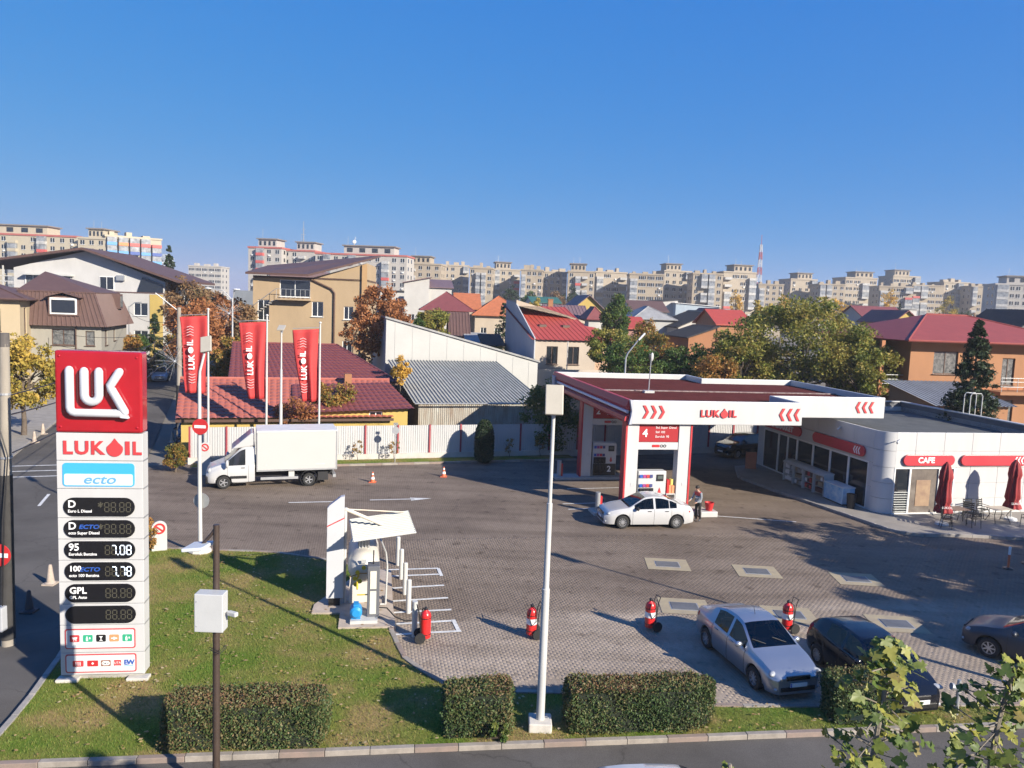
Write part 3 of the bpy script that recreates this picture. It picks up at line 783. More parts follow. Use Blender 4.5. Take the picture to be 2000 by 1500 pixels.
# ------------------------------------------------------------------ fuel dispensers
def pump(label, u, v, num):
    p = thing('fuel_dispenser', label, 'fuel pump', ST(u, v, .16), SR, 'fuel dispensers under the canopy')
    up = num == '4'
    MB().box(0, 1.5, 0, .55, 0, 2.05).build('cabinet', WPANEL, p, bevel=.03)
    lo = MB().box(.03, 1.47, -.03, .0, .05, .78).build('lower_panel', BLACK if not up else WPANEL, p)
    if not up: rtext(num, .5, PRINTW, lo, 1.05, -.04, .45, bold=.01)
    nz = MB().box(.06, .82, -.05, 0, .80, 1.18).build('nozzle_boot', BLACK, p)
    for k in range(4):
        x = .14 + k * .18
        b_ = MB(); b_.box(x - .05, x + .05, -.14, -.05, .95, 1.12); b_.cyl((x, -.12, .98), (x, -.17, .75), .025, n=8)
        b_.build('nozzle', BLACK, p)
        MB().tube([(x, -.17, .76), (x + .02, -.26, .45), (x + .05, -.2, .22), (x + .03, -.04, .35)], .016, 6).build('hose', RUBBER, p)
        c = (DBLUE, mat('magenta_print', (.35, .05, .22), .5, var=0), LETR, mat('navy_print', (.05, .06, .2), .5, var=0))[k]
        MB().box(x - .075, x + .075, -.06, -.04, 1.24, 1.40).build('grade_label', c, p)
        MB().box(x - .075, x + .075, -.06, -.04, 1.72, 1.88).build('grade_label', c, p)
    s = MB().box(.98, 1.34, -.04, 0, 1.55, 1.88).build('screen', BLACK, p)
    MB().box(1.03, 1.29, -.045, -.035, 1.66, 1.82).build('readout', mat('screen_grey', (.09, .11, .10), .3, var=0), s)
    MB().prism(drop_poly(1.16, 1.05, .16, .32), -.015, .0, 'XZ').build('drop_logo', LETR, p)
    return p
pump('white fuel dispenser with nozzles between the columns marked 4, behind the white sedan', .72, .2, '4')
pump('shaded fuel dispenser numbered 2 on the far island between white columns', .72, 8.15, '2')
sh = thing('display_stand', 'small white stand with orange and red bottles beside the lit dispenser', 'stand', ST(2.24, .12, .16), SR)
MB().box(0, .48, 0, .45, .85, .9).box(0, .03, 0, .45, 0, .85).box(.45, .48, 0, .45, 0, .85).build('shelf', WHITE, sh)
for x, z0, z1, m in ((.04, .9, 1.6, RED), (.16, .9, 1.32, ORANGEP), (.32, .9, 1.3, ORANGEP)):
    MB().box(x, x + .13, .08, .3, z0, z1).build('product_box', m, sh)
MB().cyl((.3, .2, 1.32), (.3, .2, 1.62), .10, n=14).build('yellow_drum', mat('yellow_plastic', (.62, .50, .12), .5, var=.1), sh)
for u, v, l in ((-1.3, .35, 'grey and red guard post at the near pump island end'), (-1.3, 8.3, 'grey and red guard post at the far pump island end')):
    g = thing('guard_post', l, 'bollard', ST(u, v, .16), SR, 'guard posts on the pump islands')
    MB().cyl((0, 0, 0), (0, 0, .95), .13, n=16).build('post', STEEL, g, smooth=50)
    MB().box(.1, .22, -.06, .12, .0, .75).build('red_fin', RED, g)

# ------------------------------------------------------------------ shop building
shop = thing('filling_station_shop', 'single storey white clad shop with rounded corner and red pill signs', 'shop', SO, SR)
SHH = 4.5
x0, y0, x1, y1 = 13.6, -1.0, 24.2, 11.6
rc = .75
inner = MB()
pl = [(x0 + rc, y0 + .12)] + [(x1 - .1, y0 + .12), (x1 - .1, y1 - .1), (x0 + .12, y1 - .1), (x0 + .12, y0 + rc)] + [(x0 + rc - (rc - .12) * math.cos(R(a)), y0 + rc - (rc - .12) * math.sin(R(a))) for a in (30, 60)]
# inner box behind the cladding: back walls only, the front openings look into a dark room
MB().box(x0 + .1, x1 - .1, y1 - .25, y1 - .1, .15, 4.3).box(x1 - .25, x1 - .1, y0 + .2, y1 - .25, .15, 4.3).build('rear_wall', mat('grey_render', (.5, .5, .5), .8, var=.1), shop)
MB().prism([(a, c) for a, c in pl], 3.9, 4.02).build('roof_deck', mat('roof_felt', (.075, .08, .082), .9, var=.25, scale=1.2, bump=.4), shop)
MB().prism([(a, c) for a, c in pl], .10, .16).build('floor_slab', mat('shop_floor', (.25, .22, .2), .5, var=.1), shop)
MB().box(x0 + 3.2, x0 + 3.3, y0 + .3, y1 - .4, .16, 3.9).box(x0 + .3, x1 - .4, y0 + 2.6, y0 + 2.7, .16, 3.9).build('partition', mat('dim_wall', (.22, .20, .18), .8, var=.2), shop)
def pnl(a, c, z0, z1, axis, t=.1):
    g = .008
    m = MB()
    if axis == 'u': m.box(a + g, c - g, y0, y0 + t, z0 + g, z1 - g)
    else: m.box(x0, x0 + t, a + g, c - g, z0 + g, z1 - g)
    m.build('cladding_panel', WPANEL, shop, bevel=.006)
# cafe front (along u)
us = [x0 + rc, 15.5, 17.2, 18.9, 20.6, 22.3, 24.2]
for a, c in zip(us, us[1:]):
    pnl(a, c, 3.5, SHH, 'u'); pnl(a, c, 2.62, 3.5, 'u')
for a, c in ((17.95, 18.9), (18.9, 20.6), (20.6, 22.3), (22.3, 24.2)):
    for z0_, z1_ in ((.15, .95), (.95, 1.78), (1.78, 2.62)): pnl(a, c, z0_, z1_, 'u')
MB().box(x0 + rc, 17.98, y0 - .02, y0 + .12, .15, .2).box(x0 + rc, 17.98, y0 - .02, y0 + .12, 2.56, 2.62).box(15.26, 15.36, y0 - .02, y0 + .12, .2, 2.56).box(17.0, 17.1, y0 - .02, y0 + .12, .2, 2.56).box(x0 + rc, x0 + rc + .07, y0 - .02, y0 + .12, .2, 2.56).box(17.9, 17.97, y0 - .02, y0 + .12, .2, 2.56).build('glazing_frame', PVC, shop)
g1 = MB().box(x0 + rc + .07, 15.26, y0 + .05, y0 + .07, .2, 2.56).build('pane', GLASS, shop)
lou = MB()
for k in range(9): lou.box(x0 + rc + .08, 15.25, y0 - .01, y0 + .04, .25 + k * .13, .28 + k * .13)
lou.build('louvre', mat('pale_slat', (.5, .52, .5), .5, var=.05), g1)
g2 = MB().box(15.36, 17.0, y0 + .05, y0 + .07, .2, 2.56).build('pane', mat('pale_blind_glass', (.22, .19, .16), .12, c2=(.12, .10, .09), scale=1.5), shop)
MB().box(15.75, 16.6, y0 + .03, y0 + .048, .55, 1.95).build('poster', mat('tan_poster', (.36, .25, .15), .6, c2=(.24, .15, .10), scale=3), g2)
dr = MB().box(17.12, 17.88, y0 + .06, y0 + .1, .2, 2.5).build('door', mat('dark_door', (.06, .05, .05), .35, var=.1), shop)
MB().box(17.78, 17.82, y0 - .0, y0 + .06, 1.0, 1.3).build('handle', STEEL, dr)
# rounded corner
for z0_, z1_ in ((.15, .95), (.95, 1.78), (1.78, 2.62), (2.62, 3.5), (3.5, SHH)):
    arc = [(x0 + rc - rc * math.cos(R(a)), y0 + rc - rc * math.sin(R(a))) for a in range(0, 91, 10)]
    arc2 = [(x0 + rc - (rc - .1) * math.cos(R(a)), y0 + rc - (rc - .1) * math.sin(R(a))) for a in range(90, -1, -10)]
    MB().prism(arc + arc2, z0_ + .008, z1_ - .008).build('curved_panel', WPANEL, shop, smooth=35)
# shaded entrance front (along v)
vs_ = [y0 + rc, 1.5, 3.25, 5.0, 6.75, 8.5, 10.2, y1]
for a, c in zip(vs_, vs_[1:]):
    pnl(a, c, 3.5, SHH, 'v'); pnl(a, c, 2.75, 3.5, 'v')
pnl(y0 + rc, .1, .15, 1.45, 'v'); pnl(y0 + rc, .1, 1.45, 2.75, 'v'); pnl(11.2, y1, .15, 2.75, 'v')
wins = [(.1, 1.85), (1.85, 3.6), (3.6, 5.35), (5.35, 7.1), (7.1, 9.3), (9.3, 11.2)]
for k, (a, c) in enumerate(wins):
    door = k == 4
    w = MB().box(x0 + .0, x0 + .1, a + .0, a + .07, .15, 2.75).box(x0, x0 + .1, c - .07, c, .15, 2.75).box(x0, x0 + .1, a + .07, c - .07, 2.66, 2.75).box(x0, x0 + .1, a + .07, c - .07, .15, .22)
    if door: w.box(x0, x0 + .1, (a + c) / 2 - .06, (a + c) / 2 + .06, .22, 2.66)
    w = w.build('door' if door else 'window', PVC, shop)
    MB().box(x0 + .05, x0 + .07, a + .07, c - .07, .22, 2.66).build('pane', GLASS, w)
MB().box(x0 - .02, x0 + .35, y1 - .05, y1 + .25, .15, 4.4).build('corner_post', WPANEL, shop)
# pill signs
PILL = mat('pill_red', (0.52, 0.045, 0.06), 0.35, var=0.05)
def pill_sign(axis, a, c, z0_, z1_, txt=None, chev=False):
    m = MB()
    if axis == 'u': m.prism(pill(a, c, z0_, z1_), y0 - .14, y0 - .03, 'XZ')
    else: m.prism(pill(a, c, z0_, z1_), x0 - .14, x0 - .03, 'YZ')
    s = m.build('pill_sign', PILL, shop, bevel=.02)
    zc = (z0_ + z1_) / 2
    if txt:
        if axis == 'u': rtext(txt, .42, PRINTW, s, (a + c) / 2 - .2, y0 - .15, zc, bold=.014, ext=.008)
        else: rtext(txt, .46, PRINTW, s, x0 - .15, (a + c) / 2, zc, rot=(R(90), 0, R(-90)), bold=.016, ext=.008, sx=1.05)
    if chev:
        for k in range(3):
            if axis == 'u':
                x = c - .95 + k * .2
                MB().prism([(x + .12, zc + .2), (x, zc), (x + .12, zc - .2), (x + .2, zc - .2), (x + .08, zc), (x + .2, zc + .2)], y0 - .155, y0 - .139, 'XZ').build('chevron', PRINTW, s)
            else:
                x = a + .35 + k * .2
                MB().prism([(x, zc + .2), (x + .12, zc), (x, zc - .2), (x + .08, zc - .2), (x + .2, zc), (x + .08, zc + .2)], x0 - .155, x0 - .139, 'YZ').build('chevron', PRINTW, s)
pill_sign('u', 14.75, 17.8, 2.75, 3.33, 'CAFE'); pill_sign('u', 18.2, 22.4, 2.75, 3.33, chev=True)
pill_sign('v', 6.6, 11.1, 2.9, 3.5, 'MINIMARKET'); pill_sign('v', .35, 5.3, 2.9, 3.5, chev=True)
# parapet at back and right
MB().box(x1 - .25, x1, y0 + .1, y1, 4.0, 4.62).box(x0, x1 - .25, y1 - .2, y1, 4.0, 4.62).build('parapet', mat('dark_parapet', (.10, .105, .12), .6, var=.15), shop)
MB().box(x1 - .32, x1 + .04, y0, y1 + .03, 4.62, 4.68).box(x0, x1 - .32, y1 - .26, y1 + .03, 4.62, 4.68).build('coping', WPANEL, shop)
for u, v in ((14.3, -1.05), (13.55, 3.0)):
    c = MB(); c.cyl((u, v, 4.05), (u - .1, v - .25, 4.12), .025, n=6); c.cyl((u - .02, v - .25, 4.16), (u - .3, v - .42, 4.02), .055, n=8)
    c.build('security_camera', WHITE, shop)
ld = thing('roof_ladder_hoop', 'white tubular ladder hoop at the parapet of the flat shop roof', 'ladder', ST(24.0, 5.2, 4.66), SR)
for yy in (0, .5):
    MB().tube([(0, yy, .02), (0, yy, 1.15), (.1, yy, 1.3), (.75, yy, 1.3), (.85, yy, 1.15), (.85, yy, -.6)], .03, 8).build('rail', WHITE, ld)
for k in range(2): MB().cyl((.42 * (k + .2), 0, 1.3), (.42 * (k + .2), .5, 1.3), .02, n=6).build('rung', WHITE, ld)
# ------------------------------------------------------------------ vehicles
def smoothf(pts, L, s=0.07):
    xs = np.linspace(-.5, L + .5, int((L + 1) * 100))
    ys = np.interp(xs, [p[0] for p in pts], [p[1] for p in pts])
    k = np.exp(-0.5 * (np.arange(-30, 31) / (s * 100)) ** 2); k /= k.sum()
    y2 = np.convolve(np.pad(ys, 30, mode='edge'), k, 'valid')
    return lambda x: float(np.interp(x, xs, y2))
def wheel(par, x, y, r, w=.2, spokes=9, cap=RIM, z=None):
    z = r if z is None else z
    s = 1 if y > 0 else -1
    wv = bpy.data.objects.new('wheel', None); col.objects.link(wv); wv.parent = par
    q = r * .62
    MB().lathe((x, y, z), [(q, -w / 2), (r * .9, -w / 2), (r, -w / 2 + .03), (r, w / 2 - .03), (r * .9, w / 2), (q, w / 2), (q, -w / 2)], 28, 'Y', cap=False).build('tyre', RUBBER, wv, smooth=40)
    m = MB(); yo = s * (w / 2 - .035)
    m.lathe((x, y + yo * .6, z), [(q, -.05), (q, .05), (q * .93, .05), (q * .93, -.05), (q, -.05)], 24, 'Y', cap=False)
    m.lathe((x, y + yo, z), [(q * .22, -.02), (q * .22, .02)], 12, 'Y')
    for k in range(spokes):
        a = 2 * math.pi * k / spokes
        M = Matrix.Rotation(a, 3, 'Y'); c = M @ Vector((q * .55, 0, 0)) + Vector((x, y + yo, z))
        m.cbox(c, (q * .86, .03, q * (1.6 / spokes) * .62 + .012), M=M)
    m.build('rim', cap, wv, smooth=30)
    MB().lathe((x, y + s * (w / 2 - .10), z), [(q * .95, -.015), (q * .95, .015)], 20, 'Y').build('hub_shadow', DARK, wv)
def carmat(name, c, rough=.28, metal=.0, coat=.6):
    return mat(name, c, rough, metal=metal, var=.03, scale=1.0, coat=coat)
def loft(t, P):
    L, W = P['L'], P['W']; top = smoothf(P['top'], L, P.get('s', .07)); belt = smoothf(P['belt'], L); plan = smoothf(P['plan'], L, .05)
    H = max(p[1] for p in P['top']); r = P['r']; sill = P.get('sill', .2); wr0 = P.get('roofw', .66) * W / 2
    xs = set(np.round(np.linspace(0, L, 47), 3)) | {P['wind'][0], P['wind'][1], P['rear'][0], P['rear'][1]}
    for a, c in P['sides']: xs |= {a, c}
    Ra = r + .07
    for xw in P['wx']:
        if xw is None: continue
        for a in range(0, 181, 15): xs.add(round(xw - Ra * math.cos(R(a)), 3))
    xs = sorted(x for x in xs if 0 <= x <= L)
    ys_ = []
    for x in xs:
        if not ys_ or x - ys_[-1] > .012: ys_.append(x)
    xs = ys_
    S = []
    for x in xs:
        w = W / 2 * plan(x); tp = top(x); bl = min(belt(x), tp - .05)
        zb = sill + .10 * max(0, 1 - x / .35) * 0 + (.08 * max(0, 1 - (L - x) / .5))
        for xw in P['wx']:
            if xw is not None and abs(x - xw) < Ra: zb = max(zb, r + math.sqrt(max(0, Ra ** 2 - (x - xw) ** 2)))
        hb = bl + .012; tt = min(1, max(0, (tp - bl - .14) / max(.1, H - bl - .14))); wr = (w * .86) * (1 - tt) + min(wr0 / (W / 2) * w * 1.04, wr0) * tt
        g = tp - hb
        z1 = max(zb + .01, .36); z2 = max(z1 + .012, .58); z3 = max(z2 + .012, bl - .09); z4 = max(z3 + .01, bl)
        S.append([(w * .93, zb), (w * .985, z1), (w, z2), (w * .99, z3), (w * .945, z4), (w * .93, max(hb, z4 + .005)),
                  (wr * 1.0 + .02, max(z4 + .008, hb + g * .84)), (wr * .93, max(z4 + .01, hb + g * .955)), (wr * .58, max(z4 + .012, hb + g * .993)), (0, max(z4 + .014, tp))])
    n, K = len(xs), 10
    V = []
    for s in (-1, 1):
        for i, x in enumerate(xs):
            for (y, z) in S[i]: V.append((x, s * y, z))
    idx = lambda s, i, k: (0 if s < 0 else n * K) + i * K + k
    groups = {}
    def put(key, f): groups.setdefault(key, []).append(f)
    for s in (-1, 1):
        for i in range(n - 1):
            xm = (xs[i] + xs[i + 1]) / 2
            for k in range(K - 1):
                f = (idx(s, i, k), idx(s, i + 1, k), idx(s, i + 1, k + 1), idx(s, i, k + 1))
                if s < 0: f = f
                else: f = f[::-1]
                key = 'body'
                if k == 5:
                    for j, (a, c) in enumerate(P['sides']):
                        if a < xm < c: key = 'side_window%d%d' % (j, s)
                if k >= 7:
                    if P['wind'][0] < xm < P['wind'][1]: key = 'windscreen'
                    if P['rear'][0] < xm < P['rear'][1]: key = 'rear_window'
                if P.get('trim') and k <= 0 and key == 'body': key = 'sill_trim'
                put(key, f)
    for i in (0, n - 1):
        for k in range(K - 1):
            f = (idx(-1, i, k), idx(-1, i, k + 1), idx(1, i, k + 1), idx(1, i, k))
            put('body', f if i else f[::-1])
    for key, fs in groups.items():
        used = sorted({v for f in fs for v in f}); mp = {v: j for j, v in enumerate(used)}
        me = bpy.data.meshes.new(key); me.from_pydata([V[v] for v in used], [], [tuple(mp[v] for v in f) for f in fs]); me.validate()
        nm = 'side_window' if key.startswith('side') else key
        m = P['paint'] if key == 'body' else (BLACK if key == 'sill_trim' else (P.get('glass', GLASS)))
        if key in P.get('gl', {}): m = P['gl'][key]
        finish(me, nm, m, t, smooth=38, recalc=False)
    MB().box(.12, L - .12, -(W / 2 - .3), W / 2 - .3, sill - .02, .62).build('underbody', DARK, t)
    for x, sk in ((a, .0) for a in P.get('seams', ())):
        i = min(range(n), key=lambda q: abs(xs[q] - x))
        for s in (-1, 1):
            MB().tube([(xs[i], s * (S[i][k][0] + .001), S[i][k][1]) for k in range(0, 5)], .006, 5).build('door_seam', DARK, t)
    return xs, S
def place(t, wx, wy, ang, world_pt):
    t.rotation_euler = (0, 0, ang); c, s = math.cos(ang), math.sin(ang)
    t.location = (world_pt[0] - (wx * c - wy * s), world_pt[1] - (wx * s + wy * c), 0.018)
def dress(t, P, front=True, plate=True, spokes=9, cap=RIM, grille=(.42, .14, .62), lampz=.68, lampx=.16, lampw=.30, mirrors=True, mx=None, chrome=True, lower=True):
    L, W, r = P['L'], P['W'], P['r']
    for xw in P['wx']:
        if xw is None: continue
        for s in (-1, 1): wheel(t, xw, s * (W / 2 - .115), r, .2, spokes, cap)
    gw, gh, gz = grille
    g = MB().cbox((.0, 0, gz), (.05, gw * 2, gh)).build('grille', BLACK, t, bevel=.01)
    if chrome: MB().cbox((-.02, 0, gz + gh * .25), (.03, gw * 1.8, .025)).cbox((-.02, 0, gz - gh * .2), (.03, gw * 1.8, .02)).build('grille_bar', CHROME, g)
    if lower: MB().cbox((-.005, 0, .34), (.04, W * .6, .12)).build('lower_intake', BLACK, t, bevel=.01)
    for s in (-1, 1):
        M = Matrix.Rotation(s * R(38), 3, 'Z')
        h = MB().ell((lampx + .10, s * (W / 2 * .70), lampz + .01), (.10, lampw / 2 + .06, .075), 14, 8, M).build('headlight', LAMPG, t, smooth=True)
        M2 = Matrix.Rotation(-s * R(25), 3, 'Z')
        MB().ell((L - .27, s * (W / 2 * .80), P['tailz'] - .03), (.09, .13, P.get('tailh', .13)), 12, 8, M2).build('tail_light', TAIL, t, smooth=True)
        if lower: MB().ell((.06, s * W * .36, .33), (.05, .07, .05), 10, 6).build('fog_lamp', LAMPG, t, smooth=True)
        if mirrors:
            x = mx or P['wind'][0] + .38
            mm = MB().ell((x, s * (W / 2 + .07), P['mz']), (.075, .12, .085), 12, 8).build('mirror', P.get('mirror', P['paint']), t, smooth=True)
        for x in P.get('handles', ()):
            MB().cbox((x, s * (W / 2 + .005), P['mz'] - .13), (.18, .03, .03)).build('door_handle', P.get('handle', P['paint']), t, bevel=.008)
    if plate:
        p = MB().cbox((-.035, 0, .46), (.015, .52, .11)).build('number_plate', PLATE, t)
        MB().cbox((-.044, .235, .46), (.004, .045, .11)).build('plate_band', DBLUE, p)
        MB().cbox((L + .005, 0, .78), (.015, .52, .11)).build('number_plate', PLATE, t)
CARGLASS = bpy.data.materials.new('car_glass'); CARGLASS.use_nodes = True
_n, _l = CARGLASS.node_tree.nodes, CARGLASS.node_tree.links; _n.remove(_n['Principled BSDF'])
_t = _n.new('ShaderNodeBsdfTransparent'); _t.inputs[0].default_value = (.34, .38, .39, 1); _g = _n.new('ShaderNodeBsdfGlossy'); _g.inputs['Roughness'].default_value = .02
_f = _n.new('ShaderNodeFresnel'); _f.inputs[0].default_value = 1.6; _m = _n.new('ShaderNodeMixShader')
_l.new(_f.outputs[0], _m.inputs[0]); _l.new(_t.outputs[0], _m.inputs[1]); _l.new(_g.outputs[0], _m.inputs[2]); _l.new(_m.outputs[0], _n['Material Output'].inputs[0])
SEATM = mat('seat_fabric', (.09, .09, .095), .9, var=.1); TRIMM = mat('dash_plastic', (.05, .05, .052), .8, var=.1)
def interior(t, P):
    W, x0 = P['W'], P['wind'][0]; zb = P['mz'] - .16
    MB().box(x0 + .1, P['rear'][0] + .15, -(W / 2 - .1), W / 2 - .1, .3, .55).box(x0 + .1, P['rear'][0] + .15, -(W / 2 - .09), -(W / 2 - .14), .55, zb).box(x0 + .1, P['rear'][0] + .15, W / 2 - .14, W / 2 - .09, .55, zb).build('cabin_floor', TRIMM, t)
    MB().prism([(x0 + .05, .5), (x0 + .55, .5), (x0 + .52, zb), (x0 + .3, zb + .07), (x0 + .05, zb)], -(W / 2 - .15), W / 2 - .15, 'XZ').build('dashboard', TRIMM, t)
    MB().box(P['rear'][0] + .1, P['rear'][1] - .05, -(W / 2 - .2), W / 2 - .2, .5, zb - .02).build('parcel_shelf', TRIMM, t)
    for s in (-1, 1):
        for x in (x0 + 1.05, P['rear'][0] - .35):
            q = MB().prism([(x - .3, .55), (x + .25, .55), (x + .3, 1.1), (x + .16, 1.12), (x + .08, .72), (x - .3, .72)], s * .36 - .23, s * .36 + .23, 'XZ').build('seat', SEATM, t, bevel=.04)
            MB().cbox((x + .25, s * .36, 1.2), (.1, .25, .16)).build('headrest', SEATM, q, bevel=.03)
    MB().lathe((x0 + .68, .36, zb + .04), [(.18, -.012), (.18, .012), (.155, .012), (.155, -.012), (.18, -.012)], 20, 'X', cap=False).build('steering_wheel', BLACK, t)
SILVER = carmat('silver_paint', (.40, .425, .47), .3, metal=.75, coat=.4)
WCAR = carmat('white_car_paint', (.48, .48, .48), .25)
BLKCAR = carmat('black_car_paint', (.006, .007, .012), .15, coat=.25)
GREYCAR = carmat('dark_grey_car_paint', (.028, .036, .05), .4, coat=.15)
BLUECAR = carmat('pale_blue_car_paint', (.36, .44, .54), .3, metal=.4)
PLANC = [(0, .66), (.08, .80), (.25, .92), (.7, .985), (1.3, 1), (3.0, 1), (3.6, .98), (4.1, .92), (4.25, .84)]
def scaleplan(L): return [(x / 4.25 * L, y) for x, y in PLANC]
# white sedan at the pump
P = dict(L=4.38, W=1.80, r=.315, wx=(.86, 3.51), paint=WCAR, top=[(0, .60), (.06, .72), (.25, .82), (.7, .93), (1.18, 1.0), (1.95, 1.46), (2.35, 1.51), (2.8, 1.49), (3.25, 1.36), (3.78, 1.10), (4.2, 1.08), (4.32, .98), (4.38, .7)],
         belt=[(0, .62), (.6, .82), (1.2, .90), (2.5, .94), (3.5, .98), (4.38, .98)], plan=scaleplan(4.38), wind=(1.16, 1.98), rear=(3.10, 3.80), sides=[(1.42, 2.36), (2.46, 3.12), (3.15, 3.50)], seams=(1.30, 2.41, 3.22), tailz=.86, mz=.98, handles=(2.15, 3.0), mirror=BLACK, handle=BLACK, roofw=.66)
t = thing('sedan_car', 'white four door sedan refuelling at the pump marked 4', 'car')
P['glass'] = CARGLASS; interior(t, P)
loft(t, P); dress(t, P, spokes=11, grille=(.5, .13, .66), lampz=.70)
place(t, .86, -.80, math.atan2(.39, 2.58), (5.46, 35.93))
# silver sedan
P2 = dict(P, L=4.26, W=1.74, r=.31, wx=(.82, 3.45), paint=SILVER, plan=scaleplan(4.26), top=[(0, .60), (.05, .70), (.18, .78), (.6, .92), (1.12, 1.02), (1.85, 1.48), (2.3, 1.535), (2.8, 1.51), (3.25, 1.38), (3.62, 1.17), (4.1, 1.12), (4.22, 1.0), (4.26, .7)],
          wind=(1.10, 1.86), rear=(3.12, 3.64), sides=[(1.36, 2.2), (2.32, 3.05)], seams=(1.25, 2.26, 3.1), tailz=.9, mz=1.0, mirror=SILVER, handle=SILVER, handles=(2.0, 2.85))
t = thing('sedan_car', 'silver four door sedan parked facing the hedges with its bonnet sunlit', 'car')
P2['glass'] = CARGLASS; interior(t, P2)
loft(t, P2); dress(t, P2, spokes=8, grille=(.36, .12, .64), lampz=.70, lampw=.34)
MB().cyl((2.2, 0, 1.52), (2.28, 0, 1.72), .008, n=5).build('aerial', BLACK, t)
for y in (-.4, .25): MB().tube([(1.2, y, 1.08), (1.35, y + .35, 1.18)], .012, 5).build('wiper', BLACK, t)
place(t, .82, .77, math.atan2(2.54, -.69), (7.03, 20.61))
# black hatchback
P3 = dict(P, L=3.95, W=1.69, r=.30, wx=(.78, 3.25), paint=BLKCAR, plan=scaleplan(3.95), top=[(0, .58), (.05, .70), (.2, .80), (.55, .92), (.95, 1.02), (1.7, 1.45), (2.15, 1.50), (2.7, 1.49), (3.3, 1.42), (3.62, 1.28), (3.86, .98), (3.95, .7)],
          belt=[(0, .62), (.6, .82), (1.1, .92), (2.5, .98), (3.4, 1.06), (3.95, .95)], wind=(.93, 1.72), rear=(3.34, 3.82), sides=[(1.2, 2.15), (2.25, 2.95)], seams=(1.1, 2.2), tailz=.98, tailh=.17, mz=1.0, mirror=BLKCAR, handle=BLKCAR, handles=(2.0,))
t = thing('hatchback_car', 'black small hatchback parked half behind the leafy branches', 'car')
P3['glass'] = CARGLASS; interior(t, P3)
loft(t, P3); dress(t, P3, spokes=10, grille=(.3, .08, .58), lampz=.72, chrome=False, lampw=.36)
place(t, 3.25, .74, R(103), (9.45, 22.3))
# dark grey car on the right
P4 = dict(P2, paint=GREYCAR, mirror=GREYCAR, handle=GREYCAR, glass=GLASS)
t = thing('sedan_car', 'dark grey sedan with silver wheels parked beyond the black hatchback', 'car')
loft(t, P4); dress(t, P4, spokes=7)
place(t, .82, -.77, R(-46), (15.1, 23.25))
# black car in the shade behind the shop corner
P5 = dict(P3, glass=GLASS, L=4.3, W=1.82, r=.34, wx=(.85, 3.5), plan=scaleplan(4.3), top=[(0, .7), (.05, .85), (.2, .95), (.6, 1.05), (1.1, 1.13), (1.8, 1.6), (2.2, 1.67), (3.0, 1.67), (3.7, 1.58), (4.1, 1.15), (4.3, .8)], belt=[(0, .75), (.6, .95), (1.2, 1.05), (3.5, 1.1), (4.3, 1.05)], wind=(1.08, 1.82), rear=(3.72, 4.1), sides=[(1.35, 2.25), (2.35, 3.3)], seams=(1.25, 2.3, 3.2), mz=1.15, tailz=1.1)
t = thing('suv_car', 'black tall car standing in deep shade under the canopy by the shop', 'car')
loft(t, P5); dress(t, P5, lampz=.82)
place(t, .85, -.8, R(28), (16.3, 55.0))
# car far down the street
P6 = dict(P3, glass=GLASS, paint=BLUECAR, mirror=BLUECAR, handle=BLUECAR, L=4.2, W=1.8, plan=scaleplan(4.2), wx=(.8, 3.4), top=[(0, .62), (.05, .78), (.2, .9), (.7, 1.05), (1.0, 1.1), (1.8, 1.56), (2.3, 1.62), (3.4, 1.6), (3.9, 1.3), (4.1, 1.0), (4.2, .8)], wind=(.98, 1.84), rear=(3.45, 3.95))
t = thing('mpv_car', 'pale blue car coming down the side street', 'car')
loft(t, P6); dress(t, P6, lampz=.8)
t.rotation_euler = (0, 0, R(112)); t.location = (-40.4, 88.6, .01)
# white car whose roof shows at the bottom
P7 = dict(P3, glass=GLASS, paint=WCAR, mirror=BLACK, handle=WCAR)
t = thing('hatchback_car', 'white car on the near road with only its roof in view', 'car')
loft(t, P7); dress(t, P7)
t.rotation_euler = (0, 0, R(8)); t.location = (.35, 13.55, .006)
# a dark car in the shade of the side street
t = thing('hatchback_car', 'dark car parked in shade beside the street end of the white fence', 'car')
P8 = dict(P3, glass=GLASS, paint=carmat('dark_blue_car_paint', (.02, .025, .04), .25))
loft(t, P8); dress(t, P8)
t.rotation_euler = (0, 0, R(112)); t.location = (-21.7, 52.0, .004)

